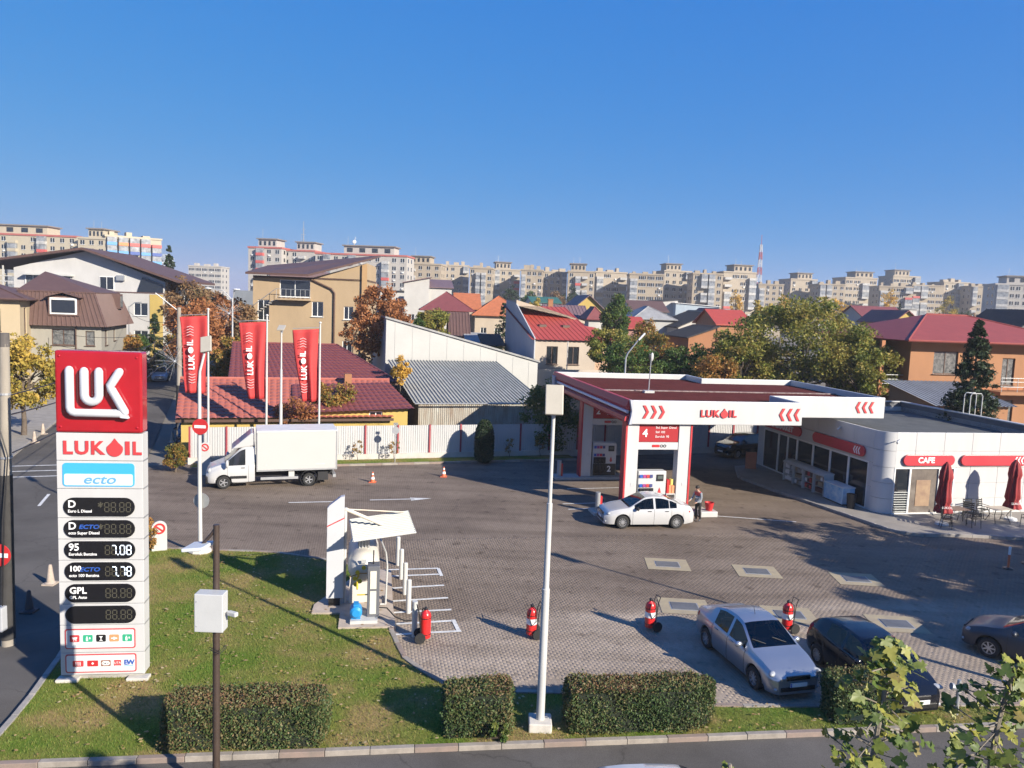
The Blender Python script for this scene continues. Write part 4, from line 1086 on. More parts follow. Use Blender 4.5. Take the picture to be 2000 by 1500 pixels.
# box truck
TRK = mat('truck_white', (.46, .46, .46), .3, var=.03, coat=.3)
t = thing('box_truck', 'white box truck with a tall square cargo body parked along the fence', 'truck')
P9 = dict(L=2.45, W=2.05, r=.345, wx=(.88, None), paint=TRK, s=.05, sill=.30, roofw=.84, top=[(0, .78), (.04, .95), (.2, 1.12), (.75, 1.32), (.95, 1.40), (1.72, 2.18), (1.95, 2.27), (2.45, 2.27)], belt=[(0, .75), (.5, 1.05), (1.0, 1.22), (2.45, 1.25)],
          plan=[(0, .72), (.06, .84), (.25, .94), (.7, 1), (2.45, 1)], wind=(.92, 1.80), rear=(9, 9.1), sides=[(1.12, 1.98)], seams=(1.05, 2.12))
loft(t, P9)
for s in (-1, 1):
    wheel(t, .88, s * .90, .345, .22, 5); wheel(t, 5.27, s * .88, .345, .22, 5)
    MB().cbox((1.62, s * 1.035, .62), (.85, .03, .15)).build('side_moulding', BLACK, t, bevel=.02)
    MB().ell((1.05, s * 1.22, 1.38), (.09, .13, .22), 12, 8).build('mirror', TRK, t, smooth=True)
    MB().ell((.22, s * .72, .96), (.12, .2, .17), 14, 8, Matrix.Rotation(s * R(35), 3, 'Z')).build('headlight', LAMPG, t, smooth=True)
    MB().cbox((1.85, s * 1.03, 1.12), (.2, .03, .03)).build('door_handle', BLACK, t)
    MB().lathe((5.27, s * .80, .42), [(.46, -.22), (.46, .22), (.43, .22), (.43, -.22), (.46, -.22)], 18, 'Y', cap=False).build('wheel_guard', BLACK, t)
MB().prism([(-.03, .28), (.6, .28), (.55, .5), (.3, .62), (-.03, .70)], -.86, .86, 'XZ').build('front_bumper', BLACK, t, bevel=.04)
MB().prism([(1.25, 2.1), (2.42, 2.27), (2.42, 2.95), (2.25, 2.95)], -.85, .85, 'XZ').build('wind_deflector', TRK, t, bevel=.05)
bx_ = MB().box(2.55, 6.75, -1.08, 1.08, .95, 3.08).build('cargo_body', mat('cargo_white', (.46, .455, .44), .4, var=.02, scale=.7), t, bevel=.02)
MB().box(2.53, 6.77, -1.10, 1.10, .90, .99).build('body_rail', STEEL, bx_); MB().box(2.53, 6.77, -1.10, 1.10, 3.03, 3.10).build('roof_cap', mat('cargo_roof', (.62, .62, .62), .5, var=.1), bx_)
for x in (2.53, 6.71):
    for y in (-1.1, 1.04): MB().box(x, x + .06, y, y + .06, .99, 3.03).build('corner_profile', STEEL, bx_)
for x, y in ((5.6, -1.085), (3.0, -1.085), (6.5, -1.085)): MB().box(x, x + .5 if x == 5.6 else x + .06, y, y + .006, 1.2, 1.27).build('body_mark', mat('grey_mark', (.5, .5, .5), .5, var=.1), bx_)
MB().box(2.3, 6.6, -.45, -.3, .5, .88).box(2.3, 6.6, .3, .45, .5, .88).build('chassis_rail', DARK, t)
MB().box(2.75, 4.7, -1.0, -.95, .42, .56).box(2.75, 4.7, .95, 1.0, .42, .56).build('side_guard', STEEL, t)
MB().box(4.2, 4.5, -.98, -.6, .5, .85).build('tool_box', WHITE, t); MB().box(5.75, 6.3, -1.0, 1.0, .3, .75).build('mud_flap', DARK, t)
MB().box(6.55, 6.72, -1.02, 1.02, .45, .62).build('rear_bumper', STEEL, t)
place(t, .88, -1.01, math.atan2(1.46, 4.15), (-15.08, 40.48))

# ------------------------------------------------------------------ lamp posts, flags, poles
LP = mat('lamp_panel', (.40, .37, .31), .5, var=.06)
def lamp_post(label, x, y, h, rz, z=.1, tilt=68, base=True, group='white lamp posts of the filling station'):
    o = thing('lamp_post', label, 'lamp post', (x, y, z), rz, group)
    if base: MB().box(-.28, .28, -.28, .28, -.05, .22).build('footing', mat('pale_concrete', (.55, .52, .47), .9, var=.15, scale=4), o, bevel=.03)
    m = MB(); m.tube([(0, 0, .2), (0, 0, h * .45), (0, 0, h * .451), (0, 0, h * .72), (0, 0, h * .721), (0, 0, h)], [.105, .095, .075, .07, .05, .045], 12)
    m.build('post', WHITE, o, smooth=40)
    M = Matrix.Rotation(R(tilt), 3, 'X')
    MB().cbox((0, -.06, h + .3), (.42, .72, .10), M=M).build('lamp_panel', LP, o, bevel=.02)
    MB().cbox((0, .05, h + .05), (.12, .12, .25)).build('bracket', STEEL, o)
    return o
lamp_post('tall white lamp post with flat beige panel between the two middle hedges', 1.0, 18.05, 7.75, 0)
lamp_post('white lamp post outside the shop end of the roadside lawn', 15.9, 20.6, 7.75, R(20))
o = lamp_post('white lamp post with beige panel by the fence, among the flags', -14.2, 47.6, 8.0, R(5), tilt=20)
o = thing('lamp_post', 'white bent lamp post with round traffic signs beside the station entrance', 'lamp post', (-12.1, 30.0, .1), R(0), 'white lamp posts of the filling station')
MB().ell((0, 0, .05), (.45, .42, .2), 10, 6).build('footing', mat('pale_concrete', (.55, .52, .47), .9, var=.15, scale=4), o)
MB().tube([(0, 0, .1), (-.02, 0, 3), (-.02, 0, 6.7), (.0, .0, 7.2), (.16, .1, 8.0)], [.085, .08, .065, .05, .045], 12).build('post', WHITE, o, smooth=40)
MB().cbox((.2, .1, 8.25), (.42, .66, .1), M=Matrix.Rotation(R(-12), 3, 'Y') @ Matrix.Rotation(R(62), 3, 'X')).build('lamp_panel', LP, o, bevel=.02)
for z, dx, back in ((2.05, 0, True), (5.05, .05, False)):
    s = MB().lathe((dx, -.11 if not back else .12, z), [(.31, -.012), (.31, .012)], 28, 'Y').build('round_sign', STEEL if back else RED, o)
    if not back: MB().box(dx - .22, dx + .22, -.135, -.122, z - .055, z + .055).build('white_bar', PRINTW, s)
# flags
FLAG = mat('flag_cloth', (.46, .035, .035), .75, var=.06)
def flagpole(label, x, y, h, z0, wt, wb, ln, ph):
    o = thing('flagpole', label, 'flagpole', (x, y, z0), R(8), 'red banner flags by the fence')
    MB().tube([(0, 0, 0), (0, 0, h * .5), (0, 0, h)], [.075, .065, .05], 12).build('pole', WHITE, o, smooth=40)
    MB().ell((0, 0, h + .04), (.09, .09, .07)).build('finial', WHITE, o, smooth=True)
    zt_ = h - .25
    MB().cyl((.05, 0, zt_), (-wt - .05, 0, zt_ - .12), .02, n=6).build('arm', STEEL, o)
    n, m_ = 18, 22; V = []; Fq = []
    for j in range(m_ + 1):
        f = j / m_; z = zt_ - .1 - ln * f; w = wt * (1 - f) + wb * f
        for i in range(n + 1):
            u = i / n
            xx = -.08 - w * (1 - u) + .05 * math.sin(f * 5 + ph); a = .03 + .2 * f * (.25 + u)
            V.append((xx, a * math.sin(u * 11 + ph + f * 1.5) * (u > .0) - .1 * f, z - .12 * (1 - u) * (1 - f)))
    for j in range(m_):
        for i in range(n): Fq.append((j * (n + 1) + i, j * (n + 1) + i + 1, (j + 1) * (n + 1) + i + 1, (j + 1) * (n + 1) + i))
    me = bpy.data.meshes.new('banner'); me.from_pydata(V, [], Fq)
    bn = finish(me, 'banner', FLAG, o, smooth=True)
    sd_ = bn.modifiers.new('s', 'SOLIDIFY'); sd_.thickness = .01
    zc = zt_ - ln * .5; xc = -wt * .62
    H_ = .33
    rr = (R(90), R(-90), 0)
    yo = -.27
    text('LUK', H_ / .7, PRINTW, bn, (xc + .1, yo, zc - 1.0), rr, bold=.012, ext=.004, align='LEFT')
    text('IL', H_ / .7, PRINTW, bn, (xc + .02, yo, zc + .42), rr, bold=.012, ext=.004, align='LEFT')
    MB().ell((xc + .04, yo, zc + .16), (.15, .008, .19), 14, 8).build('drop', PRINTW, bn)
    for k in range(4):
        for s, zz in ((1, zc + 1.0 + k * .16), (-1, zc - 1.25 - k * .16)):
            q = xc + .06 - .05 * s
            MB().prism([(q - .19, zz), (q, zz + .08 * s), (q + .19, zz), (q + .19, zz + .035), (q, zz + .08 * s + .035), (q - .19, zz + .035)], yo - .004, yo + .004, 'XZ').build('chevron', mat('faded_white_print', (.62, .45, .45), .7, var=0), bn)
flagpole('flagpole with red banner half hidden by the bent lamp post', -18.1, 46.1, 9.25, .1, 1.55, 1.15, 4.6, .4)
flagpole('flagpole with broad red banner rising behind the cab of the truck', -14.95, 47.15, 9.0, .1, 1.6, 1.0, 4.7, 1.7)
flagpole('flagpole with folded red banner behind a slim lamp post near the truck tail', -11.95, 48.05, 8.65, .1, 1.6, 1.0, 4.5, 2.9)
# concrete utility pole on the left
CP = mat('pole_concrete', (.28, .25, .21), .9, var=.2, scale=2.5, bump=.4, streak=.3)
o = thing('utility_pole', 'weathered concrete utility pole with black lower sleeve and no entry sign', 'utility pole', (-14.25, 21.55, 0))
MB().cyl((0, 0, 0), (.12, 0, 8.7), .18, .13, 16).build('pole', CP, o, smooth=40)
MB().cyl((.0, 0, .2), (.075, 0, 5.0), .20, .165, 16).build('dark_sleeve', mat('tarry_black', (.035, .033, .032), .8, var=.25, scale=4), o, smooth=40)
MB().cyl((.118, 0, 8.62), (.122, 0, 9.0), .135, .13, 12).build('cap', mat('pole_cap', (.10, .09, .085), .9, var=.2), o)
for z in (5.5, 7.3): MB().lathe((.09, 0, z), [(.165, -.03), (.165, .03)], 14).build('steel_band', STEEL, o)
s = MB().lathe((.0, -.27, 2.75), [(.32, -.012), (.32, .012)], 28, 'Y').build('no_entry_sign', RED, o)
MB().box(-.25, .25, -.30, -.284, 2.69, 2.81).build('white_bar', PRINTW, s)
MB().box(-.28, .12, -.42, -.17, .55, 1.25).build('junction_box', mat('grey_box', (.42, .43, .45), .5, var=.08), o, bevel=.02)
MB().tube([(-.1, -.3, 7.2), (.3, -.25, 5.6), (.2, -.33, 3.8), (.1, -.35, 1.3)], .018, 6).build('cable', BLACK, o)
# brown camera pole in the foreground
BR = mat('brown_pole_paint', (.055, .038, .030), .45, var=.15, scale=4)
o = thing('camera_pole', 'slim dark brown pole carrying a white cabinet, a camera and a floodlight', 'pole', (-5.75, 15.05, .004))
MB().tube([(0, 0, 0), (0, 0, 3), (0, 0, 5.75)], [.075, .07, .06], 12).build('pole', BR, o, smooth=40)
MB().tube([(0, 0, 5.7), (-.1, 0, 5.55), (-.3, .05, 5.32)], .035, 8).build('arm', BR, o)
MB().cbox((-.33, -.08, 5.32), (.42, .62, .07), M=Matrix.Rotation(R(-6), 3, 'Y') @ Matrix.Rotation(R(-4), 3, 'X')).build('floodlight', mat('pale_grey_metal', (.60, .64, .66), .4, var=.05), o, bevel=.02)
MB().box(-.3, .26, -.36, -.07, 3.68, 4.45).build('cabinet', mat('cabinet_grey', (.48, .49, .49), .45, var=.04), o, bevel=.015)
for z in (3.8, 4.3): MB().ell((-.25, -.365, z), (.012, .01, .012), 8, 6).build('hinge', STEEL, o)
c = MB().cyl((.26, -.2, 4.05), (.34, -.2, 4.05), .03, n=8).build('camera_bracket', WHITE, o)
MB().cbox((.42, -.26, 4.04), (.22, .10, .09), rz=R(-25)).build('security_camera', WHITE, o, bevel=.02)
for z in (3.2, 3.25): MB().tube([(-.1, -.08, z), (.12, -.16, z - .05), (.2, 0, z + .02)], .008, 5).build('loose_wire', BLACK, o)
# round topped markers and small traffic signs
def marker(label, x, y, rz, h=1.15, z=.1):
    o = thing('entry_marker', label, 'sign', (x, y, z), rz, 'round topped white entry markers')
    p = [(-.28, 0), (.28, 0)] + [(.28 * math.cos(R(a)), h - .28 + .28 * math.sin(R(a))) for a in range(0, 181, 18)]
    MB().prism(p, -.06, .06, 'XZ').build('board', WHITE, o, bevel=.01)
    d = MB().lathe((0, -.07, h - .3), [(.22, -.01), (.22, .01), (.15, .01), (.15, -.01), (.22, -.01)], 22, 'Y', cap=False).build('red_ring', RED, o)
    MB().cbox((0, -.075, h - .3), (.32, .015, .06), M=Matrix.Rotation(R(40), 3, 'Y')).build('red_bar', RED, o)
marker('white round topped marker with red ring in front of the truck cab', -17.3, 43.6, R(12), 1.9, .01)
marker('white round topped marker with red ring beside the price totem', -13.72, 30.0, R(25), 1.2)
o = thing('traffic_sign', 'thin post with round sign seen from behind against the white fence', 'traffic sign', (-7.25, 48.7, .1), R(15))
MB().cyl((0, 0, 0), (0, 0, 2.35), .03, n=8).build('post', STEEL, o)
MB().lathe((0, -.03, 2.05), [(.24, -.01), (.24, .01)], 20, 'Y').build('disc', mat('grey_sign_back', (.35, .36, .38), .5, metal=.3, var=.1), o)
MB().add([(-.14, -.03, 2.38), (.14, -.03, 2.38), (.14, -.03, 2.55), (-.14, -.03, 2.55)], [(0, 1, 2, 3)]).box(-.14, .14, -.03, -.02, 2.38, 2.55).build('plate', WHITE, o)
# bollards, cones
def coneb(label, x, y, m, grp='concrete cone bollards along the street', s=.85):
    o = thing('cone_bollard', label, 'bollard', (x, y, .0), 0, grp)
    MB().lathe((0, 0, 0), [(.24 * s, .0), (.24 * s, .06), (.17 * s, .1), (.075 * s, .86 * s), (.05 * s, .9 * s)], 12).build('cone', m, o, smooth=35)
    MB().box(-.26 * s, .26 * s, -.26 * s, .26 * s, -.03, .05).build('base', m, o)
CB = mat('stained_concrete', (.40, .33, .27), .9, var=.2, scale=5); DKC = mat('black_cone_plastic', (.03, .03, .035), .6, var=.15)
coneb('black cone bollard in the totem shadow by the utility pole', -15.1, 23.9, DKC, s=.78); coneb('brown stained cone bollard beside the price totem', -15.85, 26.3, CB, s=.78)
coneb('pale cone bollard on the far pavement, first from the dark gate', -31.6, 51.0, CB); coneb('pale cone bollard on the far pavement beside the tree shadow', -32.9, 54.1, CB)
coneb('small cone bollard at the shaded corner of the side street', -23.3, 53.0, CB)
ORC = mat('orange_cone', (.62, .13, .05), .6, var=.1)
def tcone(label, x, y):
    o = thing('traffic_cone', label, 'traffic cone', (x, y, .012), 0, 'orange traffic cones by the fence strip')
    MB().box(-.19, .19, -.19, .19, 0, .04).build('base', ORC, o)
    MB().lathe((0, 0, .04), [(.14, 0), (.115, .15)], 14).lathe((0, 0, .04), [(.085, .28), (.06, .40)], 14).lathe((0, 0, .04), [(.05, .48), (.03, .56)], 14).build('cone', ORC, o, smooth=35)
    MB().lathe((0, 0, .04), [(.115, .15), (.085, .28)], 14).lathe((0, 0, .04), [(.06, .40), (.05, .48)], 14).build('white_band', PRINTW, o, smooth=35)
tcone('orange and white traffic cone standing in the sun', -7.7, 43.4); tcone('orange traffic cone standing in the canopy shadow', -3.85, 45.5)
def delin(label, x, y):
    o = thing('delineator_post', label, 'bollard', (x, y, .012), 0, 'flexible delineator posts')
    MB().lathe((0, 0, 0), [(.2, 0), (.19, .04), (.07, .07)], 14).build('base', BLACK, o)
    MB().cyl((0, 0, .06), (0, 0, .62), .045, n=10).build('stem', ORC, o); MB().cyl((0, 0, .62), (0, 0, .95), .05, n=10).build('white_sleeve', PRINTW, o)
delin('orange and white delineator post with black foot in front of the cafe', 21.3, 32.1); delin('orange delineator post at the edge of the cafe terrace', 22.6, 32.9)

# ------------------------------------------------------------------ gas filling unit
o = thing('gas_pad', 'concrete pad under the gas tank unit', 'concrete pad', (0, 0, 0))
MB().prism([(-6.2, 24.3), (-5.3, 24.4), (-5.1, 23.25), (-3.35, 23.5), (-3.7, 25.2), (-4.3, 28.6), (-5.3, 28.7), (-6.3, 25.0)], .0, .16).build('slab', mat('pad_concrete', (.42, .35, .29), .9, var=.15, scale=3, bump=.3), o)
lp = thing('gas_tank_unit', 'white horizontal gas tank with blue pump, yellow valves and grey dispenser cabinet', 'gas tank', (-4.65, 24.9, .16), SR)
TK = mat('tank_white', (.58, .55, .50), .4, var=.05)
m = MB(); pr = [(.02, -.28), (.2, -.24), (.36, -.13), (.48, .03), (.525, .22), (.525, 2.3), (.48, 2.5), (.36, 2.64), (.02, 2.75)]
m.lathe((0, 0, 1.35), pr, 28, 'Y'); m.build('tank', TK, lp, smooth=50)
for y in (.45, 1.95): MB().prism([(-.48, 0), (.48, 0), (.4, .95), (-.4, .95)], y, y + .12, 'XZ').build('saddle', TK, lp)
MB().cyl((0, .9, 1.85), (0, .9, 2.05), .2, n=16).cyl((0, .9, 2.05), (0, .9, 2.1), .24, n=16).build('manhole', STEEL, lp)
for k in range(4): MB().cyl((-.15 + .1 * k, .55, 1.8), (-.15 + .1 * k, .55, 2.1), .03, n=8).build('valve', STEEL, lp)
MB().box(-.08, .08, -.295, -.27, 1.6, 1.72).build('rating_plate', mat('grey_plate', (.4, .4, .4), .5, var=.1), lp)
MB().box(-.4, .45, -1.35, -.5, .0, .1).build('skid', WHITE, lp)
BLU = mat('pump_blue', (.02, .25, .58), .4, var=.1)
MB().lathe((-.22, -1.25, .32), [(.05, -.04), (.12, -.04), (.19, .02), (.19, .42), (.14, .45), (.14, .6)], 16, 'Y').build('motor', BLU, lp, smooth=40)
MB().box(-.30, -.14, -1.15, -.85, .45, .56).box(-.36, -.08, -1.2, -.75, .1, .18).build('pump_body', BLU, lp, smooth=40)
YEL = mat('gas_pipe_yellow', (.62, .44, .03), .4, var=.08)
MB().tube([(-.2, -.85, .95), (-.2, -.6, 1.15), (-.2, -.3, 1.1), (-.15, -.25, 1.3)], .03, 8).build('yellow_pipe', YEL, lp)
MB().tube([(-.2, -.9, .78), (.1, -.95, .8), (.33, -1.0, .8), (.34, -1.0, .2)], .022, 8).build('yellow_pipe', YEL, lp)
for x, z in ((-.28, 1.15), (-.12, 1.05), (-.2, 1.35), (.0, 1.5), (-.25, .95)):
    MB().lathe((x, -.42, z), [(.07, -.015), (.07, .015)], 12, 'Y').cyl((x, -.42, z - .06), (x, -.42, z + .07), .025, n=8).build('valve_wheel', YEL, lp)
MB().tube([(-.45, -.4, 1.2), (-.1, -.42, 1.32), (.1, -.4, 1.3)], .02, 6).build('copper_pipe', mat('brass_pipe', (.4, .24, .08), .4, metal=.5, var=.1), lp)
cb = MB().box(.12, .5, -1.05, -.55, .1, 1.75).build('dispenser_cabinet', mat('cabinet_dark', (.12, .125, .14), .45, var=.1), lp, bevel=.015)
MB().box(.2, .4, -1.07, -1.05, .2, .95).box(.2, .4, -1.07, -1.05, 1.02, 1.6).build('pale_panel', mat('pale_panel', (.62, .60, .52), .5, var=.05), cb)
MB().cyl((.3, -.8, 1.75), (.3, -.8, 2.2), .02, n=6).build('aerial', BLACK, lp)
MB().tube([(.45, -.9, .35), (.75, -.85, .3), (1.0, -1.1, .1), (1.35, -1.25, .0), (1.6, -1.3, .05)], .022, 7).build('filling_hose', RUBBER, lp)
MB().tube([(.5, 2.2, 1.9), (.6, 1.6, 1.75), (.75, .9, 1.55), (.78, .3, 1.3), (.74, .1, .05)], .03, 8).build('hand_rail', WHITE, lp); MB().tube([(.56, .1, .05), (.74, .1, .05), (.74, .9, .05)], .03, 6).build('rail_foot', WHITE, lp)
bd = thing('gas_sign_board', 'tall narrow white board with slanted top and red stripe beside the gas tank', 'sign', (-5.9, 25.0, .12), SR)
MB().prism([(0, .3), (.55, .3), (.55, 3.75), (.42, 3.72), (.08, 3.45), (0, 3.35)], -.12, .12, 'XZ').build('board', mat('board_white', (.50, .51, .53), .4, var=.03), bd, bevel=.01)
MB().prism([(-.004, 2.72), (.554, 3.0), (.554, 3.04), (-.004, 2.76)], -.124, .124, 'XZ').build('red_stripe', RED, bd)
MB().box(.08, .45, -.1, .1, 0, .3).build('foot', BLACK, bd)
ro = thing('gas_unit_canopy', 'small tilted corrugated white roof on a slanting arm over the gas tank', 'canopy', (-5.35, 25.1, .12), 0)
MB().cyl((.0, .15, 0), (.0, .15, 3.3), .05, n=8).build('mast', WHITE, ro)
MB().cyl((.0, .15, 3.25), (1.15, .55, 2.66), .06, n=8).build('arm', mat('cream_paint', (.68, .60, .48), .5, var=.08), ro); MB().cyl((.0, .15, 3.25), (1.8, 2.2, 2.66), .02, n=6).build('stay', mat('cream_paint', (.68, .60, .48), .5, var=.08), ro)
def ribbed(m, a, b_, c, d, n, h, th=0):        # a-b eave, d-c top edge; ribs run from eave to top
    a, b_, c, d = map(Vector, (a, b_, c, d)); nrm = (b_ - a).cross(d - a).normalized()
    pts = []
    for i in range(n):
        for f, q in ((0, 0), (.55, 0), (.68, 1), (.87, 1)):
            s = (i + f) / n; pts.append((s, q))
    pts.append((1, 0))
    V = [a.lerp(b_, s) + nrm * h * q for s, q in pts] + [d.lerp(c, s) + nrm * h * q for s, q in pts]; k = len(pts)
    m.add(V, [(i, i + 1, k + i + 1, k + i) for i in range(k - 1)])
    return m
A_, B_, C_, D_ = (.52, -1.09, 2.56), (2.35, .05, 2.58), (1.78, 2.39, 2.64), (-.05, 1.06, 2.62)
ribbed(MB(), B_, C_, D_, A_, 13, .05).build('roof_sheet', mat('white_sheet', (.30, .31, .285), .5, var=.08), ro)
MB().tube([A_, B_, C_, D_, A_], .03, 6).build('edge_frame', WHITE, ro)
def bollard(label, x, y, h=1.0, m=WHITE):
    o = thing('guard_bollard', label, 'bollard', (x, y, .012), 0, 'white guard bollards beside the gas unit')
    MB().cyl((0, 0, 0), (0, 0, h), .085, n=16).build('tube', m, o, smooth=40); MB().ell((0, 0, h), (.085, .085, .035), 16, 6).build('cap', m, o, smooth=True)
for i, (x, y) in enumerate(((-4.2, 29.6), (-3.85, 28.1), (-3.5, 26.6), (-3.15, 24.95))):
    bollard(['white guard bollard at the canopy end of the gas bay row', 'second white guard bollard counted from the gas unit canopy end', 'third white guard bollard counted from the gas unit canopy end', 'white guard bollard nearest the wheeled extinguisher and gas dispenser'][i], x, y, 1.12)
bollard('single white guard bollard behind the tall gas board', -6.6, 29.1, 1.1)
b_ = thing('guard_bollard', 'white guard bollard with a hose beside the red extinguisher of the gas unit', 'bollard', (-2.72, 23.15, .012), 0, 'white guard bollards beside the gas unit')
MB().cyl((0, 0, 0), (0, 0, 1.12), .085, n=16).build('tube', WHITE, b_, smooth=40)
EXR = mat('extinguisher_red', (.60, .02, .02), .3, var=.05, coat=.4)
def extinguisher(label, x, y, rz, band=True):
    o = thing('wheeled_extinguisher', label, 'extinguisher', (x, y, .012), rz, 'wheeled fire extinguishers on the forecourt')
    M = MB(); M.lathe((0, 0, .1), [(.12, 0), (.16, .03), (.165, .1), (.165, .72), (.13, .82), (.05, .88), (.04, .95)], 18); M.build('cylinder', EXR, o, smooth=45)
    if band: MB().lathe((0, 0, .1), [(.168, .36), (.168, .54)], 18).build('label_band', PRINTW, o, smooth=45)
    for z in (.25, .75): MB().lathe((0, 0, z), [(.172, -.012), (.172, .012)], 18).build('strap', BLACK, o)
    for s in (-1, 1):
        w = MB().lathe((.17, s * .21, .17), [(.10, -.03), (.16, -.03), (.17, 0), (.16, .03), (.10, .03)], 18, 'Y').build('wheel', RUBBER, o, smooth=40)
        MB().lathe((.17, s * .215, .17), [(.1, -.02), (.1, .02), (.03, .025)], 12, 'Y').build('hub', mat('hub_dark', (.05, .06, .06), .5, var=0), w)
    MB().cyl((.17, -.2, .17), (.17, .2, .17), .02, n=6).build('axle', BLACK, o)
    MB().tube([(.14, -.13, .2), (.2, -.13, .9), (.27, -.13, 1.12), (.27, .13, 1.12), (.2, .13, .9), (.14, .13, .2)], .015, 6).build('handle', BLACK, o)
    MB().ell((0, 0, 1.02), (.06, .06, .06), 10, 6).build('valve', BLACK, o); MB().tube([(0, -.03, 1.05), (.1, -.16, .95), (.12, -.19, .6), (-.02, -.18, .45), (-.12, -.16, .7), (-.06, -.14, .95)], .016, 6).build('hose', RUBBER, o)
extinguisher('red wheeled extinguisher with plain cylinder beside the gas unit', -2.35, 22.85, R(190), False)
extinguisher('red wheeled extinguisher with white band just beside the tall lamp post', .9, 23.4, R(10))
extinguisher('red wheeled extinguisher standing in the shadow of the silver sedan', 4.75, 24.3, R(20))
extinguisher('red wheeled extinguisher half hidden behind the silver sedan roof', 9.3, 24.6, R(15))
o = thing('standpipe', 'grey metal standpipe with elbow on the lawn beside the black hatchback', 'hydrant', (11.95, 19.45, .1))
MB().cyl((0, 0, -.02), (0, 0, .75), .05, n=12).build('riser', STEEL, o); MB().cyl((-.16, 0, .72), (.16, -.05, .8), .07, n=12).build('tee', STEEL, o); MB().cyl((0, 0, .75), (0, 0, .95), .06, .045, 10).build('cap', STEEL, o)
for s in (-1, 1): MB().cyl((s * .14, 0, .76), (s * .2, 0, .77), .09, n=10).build('outlet', STEEL, o)
# ------------------------------------------------------------------ back fence
fe = thing('metal_fence', 'white corrugated sheet fence with red posts on a concrete base', 'fence', F0, FR)
FW = mat('fence_white_sheet', (.46, .46, .46), .45, var=.06, scale=1.0, streak=.4)
FP = mat('fence_red_post', (.30, .05, .06), .5, var=.1)
MB().box(-.1, 42, -.12, .12, -.05, .42).build('concrete_base', mat('fence_plinth', (.5, .47, .43), .9, var=.15, scale=2), fe)
def fence_panel(w):
    m = MB(); n = int(w / .14)
    ribbed(m, (0, 0, .42), (w, 0, .42), (w, 0, 2.25), (0, 0, 2.25), n, .025)
    return m
for i in range(20):
    fence_panel(2.02).build('sheet_panel', FW, fe, loc=(.04 + i * 2.1, 0, 0))
    MB().box(i * 2.1 - .06, i * 2.1 + .05, -.09, .04, .35, 2.3).build('post', FP, fe)
for i in range(2):
    MB().box(0, 42, .03, .07, .75 + i, .81 + i).build('rail', FP, fe)

# ------------------------------------------------------------------ houses
def wallm(name, c, var=.08): return mat(name, c, .88, var=var, scale=.7, bump=.15, bscale=25, streak=.5)
def wall(m, o, du, w, h, holes, depth=.16):
    # wall face from o along unit vector du, height h (number or (h0,h1) for a sloping top); holes (x0,x1,z0,z1)
    du = Vector(du); nin = Vector((-du.y, du.x, 0))
    h0, h1 = h if isinstance(h, tuple) else (h, h)
    hm = min(h0, h1)
    X = sorted({0, w} | {q for a in holes for q in a[:2]}); Z = sorted({0, hm} | {q for a in holes for q in a[2:4]})
    P = lambda x, z, d=0: Vector(o) + du * x + nin * d + Vector((0, 0, z))
    for i in range(len(X) - 1):
        for j in range(len(Z) - 1):
            cx, cz = (X[i] + X[i + 1]) / 2, (Z[j] + Z[j + 1]) / 2
            if any(a < cx < b_ and c < cz < d for a, b_, c, d in holes): continue
            m.add([P(X[i], Z[j]), P(X[i + 1], Z[j]), P(X[i + 1], Z[j + 1]), P(X[i], Z[j + 1])], [(0, 1, 2, 3)])
    if h0 != h1:
        m.add([P(0, hm), P(w, hm), P(w if h1 > h0 else 0, max(h0, h1))], [(0, 1, 2)])
    for a, b_, c, d in holes:
        for (x0, z0), (x1, z1) in (((a, c), (b_, c)), ((b_, c), (b_, d)), ((b_, d), (a, d)), ((a, d), (a, c))):
            m.add([P(x0, z0), P(x1, z1), P(x1, z1, depth), P(x0, z0, depth)], [(0, 1, 2, 3)])
def window(par, o, du, hole, frame=PVC, depth=.12, bars=1, glass=GLASS, sill=True):
    du = Vector(du); nin = Vector((-du.y, du.x, 0)); a, b_, c, d = hole; an = math.atan2(du.y, du.x); t = .07
    P = lambda x, z, q: Vector(o) + du * x + nin * q + Vector((0, 0, z))
    m = MB()
    for x, z, w, h in (((a + b_) / 2, c + t / 2, b_ - a, t), ((a + b_) / 2, d - t / 2, b_ - a, t), (a + t / 2, (c + d) / 2, t, d - c - 2 * t), (b_ - t / 2, (c + d) / 2, t, d - c - 2 * t)):
        m.cbox(P(x, z, depth), (w, .06, h), an)
    for k in range(bars):
        x = a + (b_ - a) * (k + 1) / (bars + 1); m.cbox(P(x, (c + d) / 2, depth), (t, .05, d - c - 2 * t), an)
    f = m.build('window', frame, par)
    MB().cbox(P((a + b_) / 2, (c + d) / 2, depth + .02), (b_ - a - .02, .02, d - c - .02), an).build('pane', glass, f)
    if sill: MB().cbox(P((a + b_) / 2, c - .03, -.05), (b_ - a + .16, .16, .05), an).build('sill', frame, f)
    return f
def slab(par, pts, th, m, name='roof'):
    v = [Vector(p) for p in pts]; n = len(v); b_ = MB(); b_.add(v + [p - Vector((0, 0, th)) for p in v], [tuple(range(n)), tuple(range(2 * n - 1, n - 1, -1))] + [(i, (i + 1) % n, n + (i + 1) % n, n + i) for i in range(n)])
    return b_.build(name, m, par)
